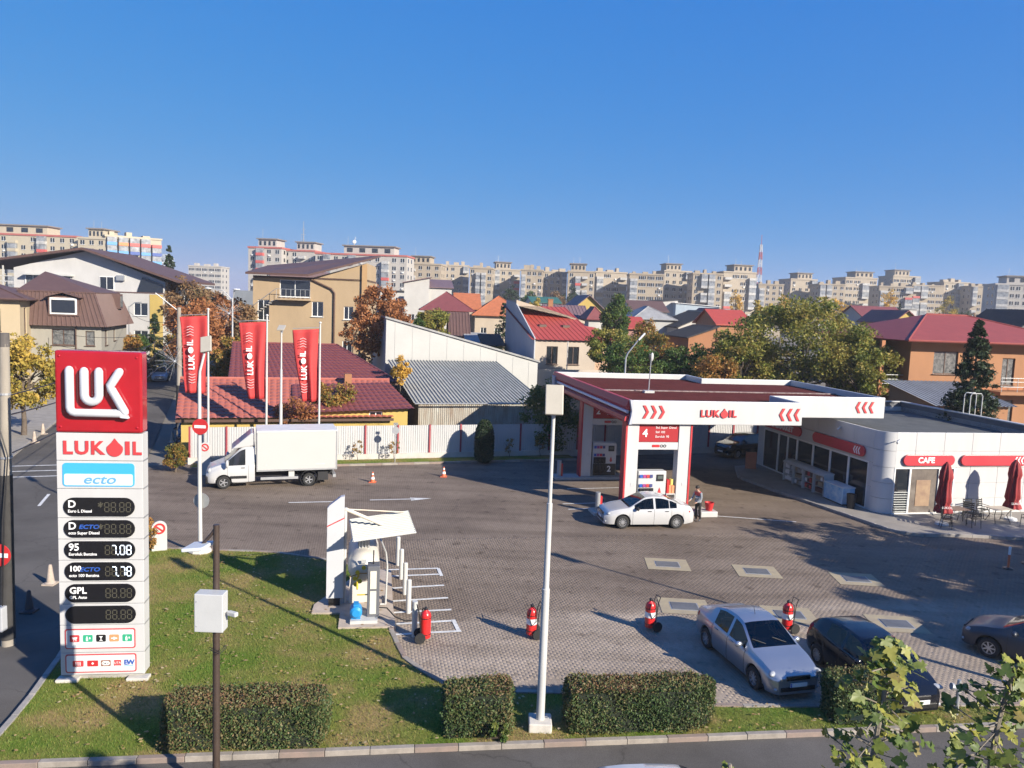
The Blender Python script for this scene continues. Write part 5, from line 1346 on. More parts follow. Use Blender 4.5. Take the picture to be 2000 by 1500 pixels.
def house(name, label, x, y, rz, w, d, h, wm, rm, roof='gable_x', rh=1.5, ov=.4, fwin=(), rwin=(), lwin=(), bars=1, frame=PVC, base=-.05, ribn=0, cat='house', group=None, glass=GLASS, chim=None, dorm=None):
    o = thing(name, label, cat, (x, y, 0), rz, group)
    m = MB()
    H = {'shed_r': (h, h + rh), 'shed_l': (h + rh, h), 'shed_b': h}.get(roof, h)
    hf = H if isinstance(H, tuple) else (h, h)
    faces = [((0, 0, 0), (1, 0, 0), w, hf, fwin), ((w, 0, 0), (0, 1, 0), d, hf[1] if roof != 'shed_b' else (h, h + rh), rwin), ((w, d, 0), (-1, 0, 0), w, (hf[1], hf[0]) if roof != 'shed_b' else h + rh, ()), ((0, d, 0), (0, -1, 0), d, hf[0] if roof != 'shed_b' else (h + rh, h), lwin)]
    for oo, du, ww, hh, holes in faces: wall(m, oo, du, ww, hh, list(holes))
    if roof == 'gable_y': m.add([(0, 0, h), (w, 0, h), (w / 2, 0, h + rh)], [(0, 1, 2)]).add([(0, d, h), (w, d, h), (w / 2, d, h + rh)], [(0, 2, 1)])
    if roof == 'gable_x': m.add([(0, 0, h), (0, d, h), (0, d / 2, h + rh)], [(0, 2, 1)]).add([(w, 0, h), (w, d, h), (w, d / 2, h + rh)], [(0, 1, 2)])
    m.build('wall', wm, o)
    MB().box(.3, w - .3, .3, d - .3, 0, h - .1).build('interior', DARK, o)
    for (oo, du, ww, hh, holes) in faces:
        for q in holes: window(o, oo, du, q, frame, bars=bars if (q[1] - q[0]) > .8 else 0, glass=glass)
    e = ov; th = .14; rn = None
    def plane(a, b_, c, dd):
        if ribn:
            rb = ribbed(MB(), a, b_, c, dd, max(3, int((Vector(b_) - Vector(a)).length * ribn)), .05); r_ = rb.build('roof', rm, o)
        else: r_ = slab(o, (a, b_, c, dd), th, rm)
        return r_
    s = rh / (d / 2) if roof in ('gable_x', 'hip') else (rh / (w / 2) if roof == 'gable_y' else 0)
    z0 = h - e * s + .12
    if roof == 'gable_x':
        rn = plane((-e, -e, z0), (w + e, -e, z0), (w + e, d / 2, h + rh + .12), (-e, d / 2, h + rh + .12)); plane((w + e, d + e, z0), (-e, d + e, z0), (-e, d / 2, h + rh + .12), (w + e, d / 2, h + rh + .12))
    elif roof == 'gable_y':
        rn = plane((-e, d + e, z0), (-e, -e, z0), (w / 2, -e, h + rh + .12), (w / 2, d + e, h + rh + .12)); plane((w + e, -e, z0), (w + e, d + e, z0), (w / 2, d + e, h + rh + .12), (w / 2, -e, h + rh + .12))
    elif roof == 'hip':
        k = min(w, d) / 2; zt_ = h + rh + .12
        A, B, C, D = (-e, -e, z0), (w + e, -e, z0), (w + e, d + e, z0), (-e, d + e, z0)
        if w >= d: E, G = (k, d / 2, zt_), (w - k, d / 2, zt_); fs = [(A, B, G, E), (B, C, G), (C, D, E, G), (D, A, E)]
        else: E, G = (w / 2, k, zt_), (w / 2, d - k, zt_); fs = [(A, B, E), (B, C, G, E), (C, D, G), (D, A, E, G)]
        for f in fs: rn = slab(o, f, .1, rm)
        MB().tube([E, G], .09, 6).build('ridge', rm, o)
        for a_, c_ in ((A, E), (B, G if w >= d else E)): MB().tube([a_, c_], .08, 6).build('hip_cap', rm, o)
        MB().tube([A, B], .08, 6).build('gutter', rm, o)
    elif roof == 'flat':
        rn = slab(o, [(-e, -e, h + .15), (w + e, -e, h + .15), (w + e, d + e, h + .15), (-e, d + e, h + .15)], .2, rm)
    elif roof in ('shed_r', 'shed_l'):
        a_, b_ = (h, h + rh) if roof == 'shed_r' else (h + rh, h)
        rn = plane((-e, d + e, a_ + .1), (-e, -e, a_ + .1), (w + e, -e, b_ + .1), (w + e, d + e, b_ + .1))
    elif roof == 'shed_b':
        rn = plane((-e, -e, h - .05), (w + e, -e, h - .05), (w + e, d + e, h + rh + .12), (-e, d + e, h + rh + .12))
    if chim:
        for cx, cy, cz, mm in chim: MB().box(cx - .35, cx + .35, cy - .3, cy + .3, h - .3, h + cz).box(cx - .42, cx + .42, cy - .37, cy + .37, h + cz, h + cz + .1).build('chimney', mm, o)
    return o
CREAM = wallm('cream_render', (0.418, 0.338, 0.223)); GREYW = wallm('grey_render_wall', (0.288, 0.274, 0.238)); OFFW = wallm('offwhite_render', (0.446, 0.432, 0.410)); LGREY = wallm('light_grey_render', (0.374, 0.374, 0.367))
TAN = wallm('tan_render', (0.374, 0.274, 0.166)); YELLOW = wallm('yellow_render', (0.446, 0.324, 0.094)); PINK = wallm('pink_render', (0.331, 0.180, 0.158)); ORANGE = wallm('orange_render', (0.317, 0.155, 0.076)); BEIGE = wallm('beige_render', (0.396, 0.331, 0.259)); DGREY = wallm('dark_grey_render', (0.101, 0.101, 0.104)); BLUEW = wallm('pale_blue_sheet', (0.302, 0.360, 0.418)); BRICK = wallm('brick_orange', (0.302, 0.137, 0.065))
RMAR = mat('maroon_roof', (.17, .045, .045), .6, var=.12, scale=1.5); RBRN = mat('brown_roof', (.105, .058, .048), .6, var=.12, scale=1.5); RRED = mat('bright_red_roof', (.36, .055, .035), .55, var=.1, scale=1.5); RORG = mat('orange_tile_roof', (.37, .115, .045), .75, var=.2, scale=2); RGRY = mat('grey_sheet_roof', (.27, .27, .27), .6, var=.2, scale=1.2); RDK = mat('dark_roof', (.06, .058, .058), .95, var=.15, spec=.1); RPINK = mat('faded_red_tiles', (.42, .13, .095), .7, c2=(.33, .10, .075), scale=1.2); RGRN = mat('green_roof', (.03, .12, .09), .6, var=.1); RPUR = mat('purple_grey_roof', (.16, .10, .105), .6, var=.15)
CURT = mat('curtained_glass', (.22, .22, .21), .15, c2=(.03, .035, .04), scale=4, spec=.7)

# --- row along the left of the street
o = house('corner_house', 'cream house with brown eaves and an air conditioner at the street corner', -52.6, 66.5, R(20), 9.0, 9, 9.3, CREAM, RBRN, 'hip', 1.6, .7, fwin=[(6.6, 7.5, 6.3, 8.3), (2.5, 3.6, 6.3, 8.2), (6.4, 7.6, 2.8, 4.5)], rwin=[(1.5, 2.4, 6.0, 8.4)], frame=BROWN)
MB().box(6.5, 7.4, -.4, -.05, 5.3, 6.0).build('air_conditioner', WHITE, o); MB().box(-.05, 9.05, -.06, 9.05, 5.0, 5.25).build('string_course', mat('brown_band', (.3, .09, .05), .7, var=.1), o)
o = house('mansard_house', 'grey house under a big maroon mansard roof with a wide dormer window', -46.6, 73.0, R(14), 7.2, 10, 7.0, GREYW, RBRN, 'flat', 0, .0, fwin=[(2.9, 4.9, 4.9, 6.4), (5.8, 6.6, 4.9, 6.3), (5.7, 6.7, 1.2, 2.7)], rwin=[(1.2, 2.2, 4.9, 6.4), (4.5, 5.3, 5.2, 6.4), (1.5, 2.4, 1.2, 2.6), (4.0, 4.8, 1.2, 2.6)], frame=BROWN, glass=CURT)
z0_, z1_, z2_ = 6.75, 10.0, 11.9
q0 = [(-.4, -.6), (7.8, -.6), (7.8, 10.5), (-.4, 10.5)]; q1 = [(.1, .2), (6.6, .2), (6.6, 9.6), (.1, 9.6)]
for i in range(4):
    a, b_ = q0[i], q0[(i + 1) % 4]; c, d = q1[(i + 1) % 4], q1[i]
    ribbed(MB(), (*a, z0_), (*b_, z0_), (*c, z1_), (*d, z1_), 20 if i % 2 == 0 else 24, .07).build('mansard_slope', RBRN, o)
slab(o, [(.0, .1, z1_), (6.7, .1, z1_), (1.0, 4.8, z2_)], .1, RBRN, 'roof'); slab(o, [(6.7, .1, z1_), (6.7, 9.7, z1_), (1.0, 4.8, z2_)], .1, RBRN, 'roof'); slab(o, [(0, .1, z1_), (1.0, 4.8, z2_), (6.7, 9.7, z1_), (0, 9.7, z1_)], .1, RBRN, 'roof')
dm = MB().box(2.8, 5.4, -.5, 1.0, 7.7, 9.55).build('dormer', RBRN, o)
MB().box(2.95, 5.25, -.56, -.5, 7.85, 9.4).build('dormer_frame', PVC, dm); MB().box(3.1, 5.1, -.6, -.56, 8.0, 9.2).build('pane', GLASS, dm)
slab(o, [(2.55, -.85, 9.5), (4.1, -.85, 9.95), (4.1, 1.6, 9.95), (2.55, 1.6, 9.5)], .08, RBRN, 'dormer_roof'); slab(o, [(5.65, -.85, 9.5), (5.65, 1.6, 9.5), (4.1, 1.6, 9.95), (4.1, -.85, 9.95)], .08, RBRN, 'dormer_roof')
d2 = MB().box(6.2, 7.5, 6.0, 7.2, 8.4, 9.9).build('dormer', RBRN, o); MB().box(7.5, 7.56, 6.2, 7.0, 8.6, 9.7).build('pane', CURT, d2)
for x in (5.0, .4): MB().cyl((x, -.08, 0), (x, -.08, 6.7), .06, n=8).build('downpipe', BROWN, o)
o = house('bay_house', 'narrow white house with a grey panelled stairwell bay beside the mansard house', -49.6, 71.2, R(14), 4.0, 8, 9.1, OFFW, RDK, 'flat', 0, .25, fwin=[(2.0, 3.0, 7.2, 8.7), (2.0, 3.0, 4.2, 5.8), (2.0, 3.0, 1.4, 3.0)], frame=BROWN, glass=CURT)
MB().box(1.7, 3.3, -.06, 0, 5.9, 7.1).box(1.7, 3.3, -.06, 0, 3.1, 4.1).build('grey_panel', mat('grey_spandrel', (.33, .31, .31), .7, var=.06), o)
MB().cyl((1.5, -.1, 0), (1.5, -.1, 9), .07, n=8).build('downpipe', STEEL, o); MB().box(2.9, 3.7, -.45, -.1, 6.1, 6.7).build('air_conditioner', WHITE, o)
o = house('gabled_house', 'large white house with a long brown gable roof and roof terrace glazing', -68.5, 104, R(4), 21.0, 14, 10.0, OFFW, RBRN, 'flat', 0, .0, fwin=[(17.2, 19.0, 7.0, 8.7), (17.2, 19.0, 3.3, 5.0), (11.5, 12.7, 10.0 - 2.8, 8.8), (11.5, 12.7, 3.5, 5.0)])
MB().prism([(1.5, 10.1), (21, 10.1), (21.2, 11.6), (11, 15.4), (1.5, 12.8)], .5, 13.5, 'XZ').build('gable_storey', wallm('white_render', (.48, .475, .47)), o)
slab(o, [(-5, -1, 13.0), (11, -1, 15.75), (11, 15, 15.75), (-5, 15, 13.0)], .3, RBRN); slab(o, [(11, -1, 15.75), (23.3, -1, 11.9), (23.3, 15, 11.9), (11, 15, 15.75)], .3, RBRN)
MB().box(3.0, 9.3, -.5, .5, 11.9, 12.1).build('terrace_canopy', WHITE, o)
MB().box(3.0, 9.0, .42, .5, 10.2, 11.9).build('terrace_glazing', CURT, o)
for k in range(7): MB().box(3.0 + k * .97, 3.12 + k * .97, .36, .44, 10.2, 11.9).build('mullion', PVC, o)
for x, w_ in ((12.6, 1.9),):
    f = MB().box(x, x + w_, .42, .5, 10.3, 12.1).build('window', PVC, o); MB().box(x + .1, x + .9, .40, .42, 10.4, 12.0).box(x + 1.0, x + w_ - .1, .40, .42, 10.4, 12.0).build('pane', GLASS, f)
MB().box(14.9, 15.9, .1, .5, 11.6, 12.3).build('air_conditioner', STEEL, o); MB().prism([(17.5, 10.15), (20.9, 10.15), (20.9, 11.3), (18.2, 12.2)], .35, .5, 'XZ').build('loggia_glass', GLASS, o)
MB().box(19.3, 21.02, -.04, .0, 0, 9.9).build('yellow_strip', YELLOW, o)
for x in (-3.5, -1.5, .3): MB().box(x, x + .15, 0, .15, 10, 13.0).build('terrace_post', WHITE, o)
MB().box(-4, 1.5, .0, .1, 10.9, 11.0).box(-4, 1.5, 0, .1, 11.6, 11.7).build('terrace_rail', WHITE, o)
house('garden_outbuilding', 'small white outbuilding with red lean-to roof at the street bend', -41.5, 96, R(-20), 5, 4, 3.0, OFFW, RMAR, 'gable_x', 1.0, .3)
o = thing('garden_wall', 'cream garden wall with a dark gate along the left pavement', 'wall', (-33.5, 44.5, 0), math.atan2(.935, -.354))
MB().box(0, 12, 0, .25, 0, 2.1).build('wall', CREAM, o); MB().box(4, 8.2, -.06, .3, .12, 2.4).build('gate', mat('rusty_brown_gate', (.10, .05, .035), .7, var=.2), o); MB().box(-.1, 12.1, -.06, .31, 2.1, 2.2).build('coping', mat('coping_stone', (.45, .4, .33), .9, var=.1), o)
o = thing('garden_wall', 'orange garden wall down the side street beside the conifer', 'wall', (-47, 92, 0), math.atan2(.935, -.354))
MB().box(0, 18, 0, .3, 0, 2.3).build('wall', ORANGE, o)

# --- houses behind the fence
def hframe(s, t): p = FE(s, t); return p.x, p.y
def tiled(par, a, b_, c, d, cols, rows, m, name='tile_roof'):
    a, b_, c, d = map(Vector, (a, b_, c, d)); nrm = (b_ - a).cross(d - a).normalized(); V = []; Fq = []
    nx = cols * 4
    for j in range(rows):
        for e_ in (0, 1):
            v = (j + e_) / rows
            for i in range(nx + 1):
                u = i / nx
                V.append(a.lerp(b_, u).lerp(d.lerp(c, u), v) + nrm * (.05 * abs(math.sin(math.pi * u * cols)) + (.05 if not e_ else 0)))
    k = nx + 1
    for j in range(rows):
        o_ = j * 2 * k
        for i in range(nx):
            Fq.append((o_ + i, o_ + i + 1, o_ + k + i + 1, o_ + k + i))
            if j < rows - 1: Fq.append((o_ + k + i, o_ + k + i + 1, o_ + 2 * k + i + 1, o_ + 2 * k + i))
    me = bpy.data.meshes.new(name); me.from_pydata(V, [], Fq)
    return finish(me, name, m, par, kind='stuff')
x, y = hframe(-1.0, 2.0)
o = thing('tiled_house', 'low house under a faded red tile roof just behind the fence', 'house', (x, y, 0), FR)
MB().box(.3, 13.5, .3, 8, 0, 2.5).build('wall', YELLOW, o)
tiled(o, (0, 0, 2.45), (13.6, 0, 2.45), (14.2, 6.2, 4.35), (-.3, 6.2, 4.35), 34, 12, RPINK)
slab(o, [(-.3, 6.2, 4.4), (14.2, 6.2, 4.4), (14, 9, 2.6), (0, 9, 2.6)], .1, RPINK)
MB().tube([(-.3, 6.2, 4.42), (14.2, 6.2, 4.42)], .1, 6).build('ridge', RPINK, o)
MB().box(.0, 13.6, -.08, .02, 2.25, 2.42).build('gutter', BROWN, o)
ch = MB().box(10.8, 11.3, 5.0, 5.5, 3.8, 4.9).build('chimney', BRICK, o)
x, y = hframe(7.6, 2.3)
o = thing('yellow_annex', 'yellow annex with a maroon tile roof and one small window above the fence', 'house', (x, y, 0), FR)
m = MB(); wall(m, (0, 0, 0), (1, 0, 0), 6.0, 3.0, [(3.4, 4.3, 2.3, 2.85)]); wall(m, (6, 0, 0), (0, 1, 0), 5, 3.0, []); wall(m, (0, 5, 0), (0, -1, 0), 5, 3.0, []); m.build('wall', YELLOW, o)
window(o, (0, 0, 0), (1, 0, 0), (3.4, 4.3, 2.3, 2.85)); MB().box(.3, 5.7, .3, 4.8, 0, 2.7).build('interior', DARK, o)
tiled(o, (-1.5, -.5, 2.75), (6.4, -.5, 3.05), (5.4, 4.8, 4.3), (-1.5, 4.8, 4.1), 20, 9, RMAR)
x, y = hframe(2.0, 10.5)
o = thing('maroon_roof_house', 'house with a broad dark maroon tiled roof in front of the tan block', 'house', (x, y, 0), FR)
MB().box(.4, 11.5, .4, 9, 0, 4.0).build('wall', ORANGE, o)
tiled(o, (-.3, 0, 4.0), (12.2, 0, 4.0), (8.2, 8.2, 6.3), (-.3, 8.2, 6.3), 30, 14, RMAR); slab(o, [(12.2, 0, 4.0), (12.2, 10, 4.0), (8.2, 8.2, 6.3)], .1, RMAR)
MB().tube([(-.3, 8.2, 6.35), (8.2, 8.2, 6.35), (12.2, 0, 4.05)], .1, 6).build('ridge', RMAR, o); MB().box(-.3, 12.2, -.1, .02, 3.75, 3.95).build('gutter', BROWN, o)
x, y = hframe(15.0, 5.6)
o = thing('metal_shed', 'long shed with a grey corrugated roof and rusty painted sheet wall', 'shed', (x, y, 0), FR)
ribbed(MB(), (0, .1, 0), (9.3, .1, 0), (9.3, .1, 2.9), (0, .1, 2.9), 60, .04).build('sheet_wall', mat('rusty_sheet', (.42, .42, .38), .7, c2=(.25, .19, .14), scale=2.2, streak=.25), o)
MB().box(.05, 9.25, .3, 13.3, 0, 2.7).build('interior', DARK, o)
ribbed(MB(), (-.4, -.2, 3.0), (9.8, -.2, 3.0), (9.8, 13.6, 5.05), (-.4, 13.6, 5.05), 36, .08).build('roof', mat('weathered_sheet_roof', (.43, .42, .375), .9, c2=(.32, .315, .285), scale=1.2, spec=.1), o)
MB().tube([(-.4, -.5, 3.0), (9.8, -.5, 3.0)], .06, 6).build('gutter', STEEL, o)
x, y = hframe(14.6, 19.9)
o = thing('white_hangar', 'white panelled hangar with a long sloping roofline behind the corrugated shed', 'hangar', (x, y, 0), FR)
MB().prism([(0, 0), (14.5, 0), (14.5, 5.0), (0, 8.7)], 0, 9, 'XZ').build('wall', mat('white_sandwich_panel', (.42, .42, .405), .5, var=.05, scale=.6), o)
MB().prism([(-.1, 8.75), (14.7, 4.98), (14.7, 5.15), (-.1, 8.92)], -.15, 9.2, 'XZ').build('roof_edge', RGRY, o)
for k in range(9): MB().box(k * 1.6 + .8, k * 1.6 + .82, -.02, 0, 0, 8.4 - k * .42).build('panel_joint', LGREY, o)
o = house('tan_block', 'tall tan house with a brown pitched roof, corner balcony and dark downpipe', -28.0, 83.5, R(4), 12.0, 10, 12.3, TAN, RBRN, 'flat', 0, .0, fwin=[(6.2, 7.4, 8.3, 9.9), (9.6, 10.6, 8.1, 9.5), (9.5, 10.5, 4.5, 5.8), (.5, 1.7, 7.7, 9.9), (2.8, 6.0, 10.3, 12.1)], bars=1)
MB().prism([(6.0, 12.2), (12.0, 12.2), (12.0, 14.2), (6.0, 12.35)], .0, 9, 'XZ').build('raking_wall', TAN, o)
slab(o, [(-.6, -.8, 12.75), (6.0, -1.2, 12.75), (12.5, -.6, 14.75), (12.5, 9, 15.6), (-.6, 9, 13.9)], .22, RBRN)
MB().box(11.5, 12.02, -.25, 0, 0, 14.0).build('corner_pier', wallm('ochre_render', (.40, .25, .12)), o)
bl = MB().box(2.6, 6.2, -.9, 0, 9.95, 10.1).build('balcony', TAN, o)
for k in range(8): MB().cyl((2.65 + k * .5, -.85, 10.1), (2.65 + k * .5, -.85, 11.1), .02, n=5).build('baluster', STEEL, bl)
MB().cyl((2.6, -.85, 11.1), (6.2, -.85, 11.1), .03, n=6).build('hand_rail', STEEL, bl)
MB().tube([(6.0, -.12, 12.3), (8.3, -.12, 11.3), (8.6, -.12, 10.9), (8.6, -.12, 4)], .1, 8).build('downpipe', BROWN, o)
st_ = MB()
for k in range(9): st_.box(-.2 + k * .28, .1 + k * .28, -.5, 0, 8.0 + k * .22, 8.1 + k * .22)
st_.build('outside_stair', CONC, o); MB().tube([(-.2, -.5, 9.0), (2.5, -.5, 11.1)], .03, 6).build('stair_rail', STEEL, o)
house('grey_mansard_block', 'dark grey mansard house behind the street trees', -37.5, 118, R(8), 9, 9, 11.0, LGREY, RPUR, 'flat', 0, .3, fwin=[(1, 2.2, 8, 9.5), (4, 5.2, 8, 9.5), (6.6, 7.6, 8, 9.5)])
o = bpy.data.objects['grey_mansard_block']; MB().prism([(-.6, 11), (9.6, 11), (8.4, 14.4), (1.0, 14.4)], -.5, 9.5, 'XZ').build('mansard', RPUR, o)
MB().box(-5, 0, .5, 8, 0, 11).build('side_wing', wallm('slate_blue_render', (.17, .19, .22)), o)
x, y = hframe(29.7, 22.8)
o = house('red_roof_house', 'house with bright red roof, grey blank gable and unfinished balcony storey', x, y, FR, 6.6, 9.6, 7.1, wallm('raw_plaster', (.40, .34, .28)), RRED, 'shed_b', 3.1, .4, fwin=[(1.3, 2.5, 4.6, 6.4), (3.6, 4.8, 4.6, 6.4)], frame=BROWN, ribn=2)
MB().box(-.12, -.01, -.3, 9.6, 0, 7.2).prism([(-.3, 7.2), (9.6, 7.2), (9.6, 10.9), (6.2, 10.6)], -.12, -.01, 'YZ').build('gable_wall', wallm('grey_gable', (.40, .41, .43)), o)
MB().prism([(-.1, 10.3), (2.5, 10.3), (7.8, 8.6), (7.8, 8.9), (-.1, 10.9)], 6.0, 9.6, 'XZ').build('upper_wall', BEIGE, o)
MB().box(-.3, 7.8, -1.5, 0, 2.6, 3.0).box(-.3, 7.8, -1.5, -1.35, 3.0, 4.2).build('balcony', wallm('pale_plaster', (.44, .38, .32)), o)
for xx in (3.0, 7.6): MB().cyl((xx, -1.4, 4.1), (xx, -1.4, 7.0), .05, n=6).build('post', WHITE, o)
for xx in (1.6, 4.2):
    s_ = MB().box(xx, xx + .75, 3.2, 4.1, 8.12, 8.45).build('roof_window', BROWN, o); MB().box(xx + .08, xx + .67, 3.25, 4.05, 8.45, 8.47).build('pane', GLASS, s_)
slab(o, [(6.6, -.4, 7.0), (9.0, -.4, 6.9), (8.2, 4, 8.3), (6.4, 4, 8.5)], .12, RRED, 'side_roof'); MB().box(6.6, 8.2, .5, 4, 0, 6.9).build('side_wall', wallm('salmon_plaster', (.5, .32, .22)), o)

# --- town houses in the middle distance
W2 = lambda n, b=1.2, w=1.1, h0=3.2, hh=1.4: [(b + i * 2.4, b + i * 2.4 + w, h0, h0 + hh) for i in range(n)]
def H(name, label, px0, px1, pye, Y, d, wm, rm, roof, rh, rz=8, **k):
    xa, ze = at(px0, pye, Y); xb, _ = at(px1, pye, Y)
    w = (xb - xa) / max(.4, math.cos(R(rz)))
    return house(name, label, xa, Y, R(rz), w, d, max(2.5, ze), wm, rm, roof, rh, **k)
H('modern_house', 'white flat roofed modern house with dark monopitch roofs behind the red tree', 790, 838, 552, 150, 9, OFFW, RPUR, 'shed_r', 1.2, fwin=W2(2, 1, 1, 6.5))
H('modern_house', 'white cube house with a grey monopitch roof beside the flat modern house', 838, 882, 560, 152, 9, OFFW, RPUR, 'shed_b', 1.6, fwin=W2(1, 1.2, 1.6, 8))
H('pale_house', 'small pale house seen between the tan block and the red tree', 706, 790, 566, 165, 9, OFFW, RDK, 'flat', .3, fwin=W2(4, 1, 1, 8))
H('maroon_gable_house', 'white walled house under a maroon hipped roof with deep eaves', 832, 915, 600, 120, 9, OFFW, RMAR, 'hip', 2.4, ov=1.0)
H('orange_tile_house', 'cream house with a long orange tile roof and two round dormers', 928, 1030, 612, 132, 9, BEIGE, RORG, 'hip', 3.0, ov=.6, fwin=W2(3, 1.0, 1.0, 5), ribn=0)
H('orange_tile_wing', 'orange tiled cross gable joining the maroon roofed house', 893, 935, 600, 134, 8, BEIGE, RORG, 'gable_x', 2.4, ov=.5)
H('pink_house', 'pink house with a steep brown sheet mansard roof', 880, 915, 655, 92, 6, PINK, RBRN, 'gable_x', 2.6, fwin=[(.6, 1.5, 4.2, 5.4)], ov=.25, ribn=3)
H('grey_shed', 'low shed with patched grey sheet roof between pink and grey gable houses', 915, 948, 668, 90, 6, LGREY, RGRY, 'gable_x', .9)
H('yellow_shed', 'small yellow shed with a dark sheet roof beside the grey gable', 948, 980, 672, 84, 5, YELLOW, RDK, 'shed_b', .8)
H('brown_roof_house', 'house with a purple brown ribbed roof and brick chimney', 1072, 1150, 622, 112, 8, BEIGE, RPUR, 'gable_x', 1.9, ribn=2, chim=[(.4, 1.5, 2.7, BRICK)])
H('yellow_gable_house', 'bright yellow gabled house with blue framed window', 1120, 1180, 602, 130, 9, YELLOW, RPUR, 'gable_y', 2.2, fwin=[(1.4, 2.1, 9.0, 10.2), (3.0, 3.7, 9.0, 10.2), (2.6, 3.9, 5.8, 7.2)], ov=.5)
H('small_red_house', 'small house with red hipped roof below the yellow gable house', 1150, 1180, 622, 108, 5, OFFW, RMAR, 'hip', 1.5)
H('green_roof_hall', 'low hall with a dark green roof in front of the panel blocks', 1040, 1095, 590, 200, 12, LGREY, RGRN, 'gable_x', 1.4)
H('dark_roof_house', 'long house with a dark brown roof behind the poplar', 1235, 1305, 606, 160, 9, LGREY, RBRN, 'gable_x', 2.0)
H('grey_roof_house', 'pale house under a light grey sheet roof behind the orange bushes', 1238, 1320, 622, 118, 9, LGREY, RGRY, 'hip', 1.8, fwin=W2(3, 1, .9, 5))
H('blue_warehouse', 'pale blue warehouse with a shallow white roof before the blocks', 1320, 1408, 596, 210, 18, BLUEW, mat('white_roof', (.6, .6, .6), .5, var=.05), 'shed_l', .6)
H('white_warehouse', 'white warehouse end wall beside the pale blue warehouse', 1294, 1325, 588, 212, 18, OFFW, RDK, 'shed_r', .5)
H('dark_monopitch_house', 'white walled house with a steep dark monopitch roof', 1325, 1392, 640, 115, 8, OFFW, RDK, 'shed_r', 2.6, rz=14)
H('maroon_small_house', 'pink gabled house with maroon roof beyond the dark monopitch', 1380, 1425, 622, 125, 8, PINK, RMAR, 'gable_y', 1.6)
H('brick_house', 'unfinished orange brick house with dark roof behind the bushes', 1345, 1400, 660, 96, 7, BRICK, RDK, 'shed_r', 1.5, rz=12)
H('brick_house', 'orange rendered house with a red roof at the big tree edge', 1402, 1470, 632, 104, 8, ORANGE, RRED, 'gable_x', 1.8)
H('yellow_end_house', 'maroon roofed house with a yellow gable behind the big tree', 1745, 1800, 628, 120, 9, YELLOW, RMAR, 'gable_y', 1.7)
H('maroon_row_house', 'long low house with a maroon roof beyond the big tree', 1690, 1780, 622, 140, 9, LGREY, RMAR, 'gable_x', 2.2)
H('white_wall_hall', 'long low white walled hall in front of the farther blocks', 1680, 1800, 600, 230, 14, OFFW, RGRY, 'flat', .3)
H('charcoal_house', 'charcoal gabled house wall beyond the orange house', 1968, 2110, 655, 105, 10, DGREY, RDK, 'gable_y', 3.5)
H('dim_house', 'grey roofed house half hidden by street trees', 540, 600, 600, 125, 8, LGREY, RGRY, 'gable_x', 1.5)
H('red_ridge_house', 'house with faded red roof between poplar and brick house', 1225, 1262, 640, 100, 7, PINK, RRED, 'gable_x', 1.3)
# orange house on the right
o = house('orange_house', 'large orange two storey house with red hipped roof and balcony rails', 31.1, 61, R(11), 15, 11, 9.1, ORANGE, mat('dull_red_roof', (.25, .05, .04), .6, var=.12, scale=1.5), 'hip', 1.7, 1.3, fwin=[(2.1, 4.3, 6.2, 8.0), (8.4, 9.6, 5.4, 7.6), (8.2, 9.8, 2.2, 4.2)], lwin=[(6.5, 7.7, 2.4, 4.3)], frame=BROWN, glass=CURT)
MB().box(-.06, 13.06, -.06, .0, 4.9, 5.25).build('string_course', wallm('brown_orange', (.36, .15, .07)), o)
bl = MB().box(-2.2, 0, 0.5, 7, 4.6, 4.9).build('balcony', wallm('brown_orange', (.36, .15, .07)), o)
for k in range(6): MB().cyl((-2.1, .6 + k * 1.25, 4.9), (-2.1, .6 + k * 1.25, 6.0), .03, n=6).build('baluster', STEEL, bl)
for z in (5.3, 5.65, 6.0): MB().cyl((-2.1, .6, z), (-2.1, 6.9, z), .025, n=6).cyl((-2.1, .6, z), (0, .6, z), .025, n=6).build('hand_rail', STEEL, bl)
MB().box(-2.2, -1.9, .5, .8, 0, 8.7).build('pillar', wallm('brown_orange', (.36, .15, .07)), o)
b2 = MB().box(7.2, 13.2, -1.4, 0, 4.75, 5.0).build('balcony', ORANGE, o)
for z in (5.4, 5.8, 6.1): MB().cyl((7.2, -1.35, z), (13.2, -1.35, z), .025, n=6).build('hand_rail', STEEL, b2)
for k in range(5): MB().cyl((7.3 + k * 1.45, -1.35, 5.0), (7.3 + k * 1.45, -1.35, 6.1), .025, n=6).build('baluster', STEEL, b2)
H('lean_to_shed', 'grey sheet roofed lean-to in front of the orange house', 1830, 1990, 790, 53, 5, ORANGE, RGRY, 'shed_b', 1.0, rz=11, ribn=3)

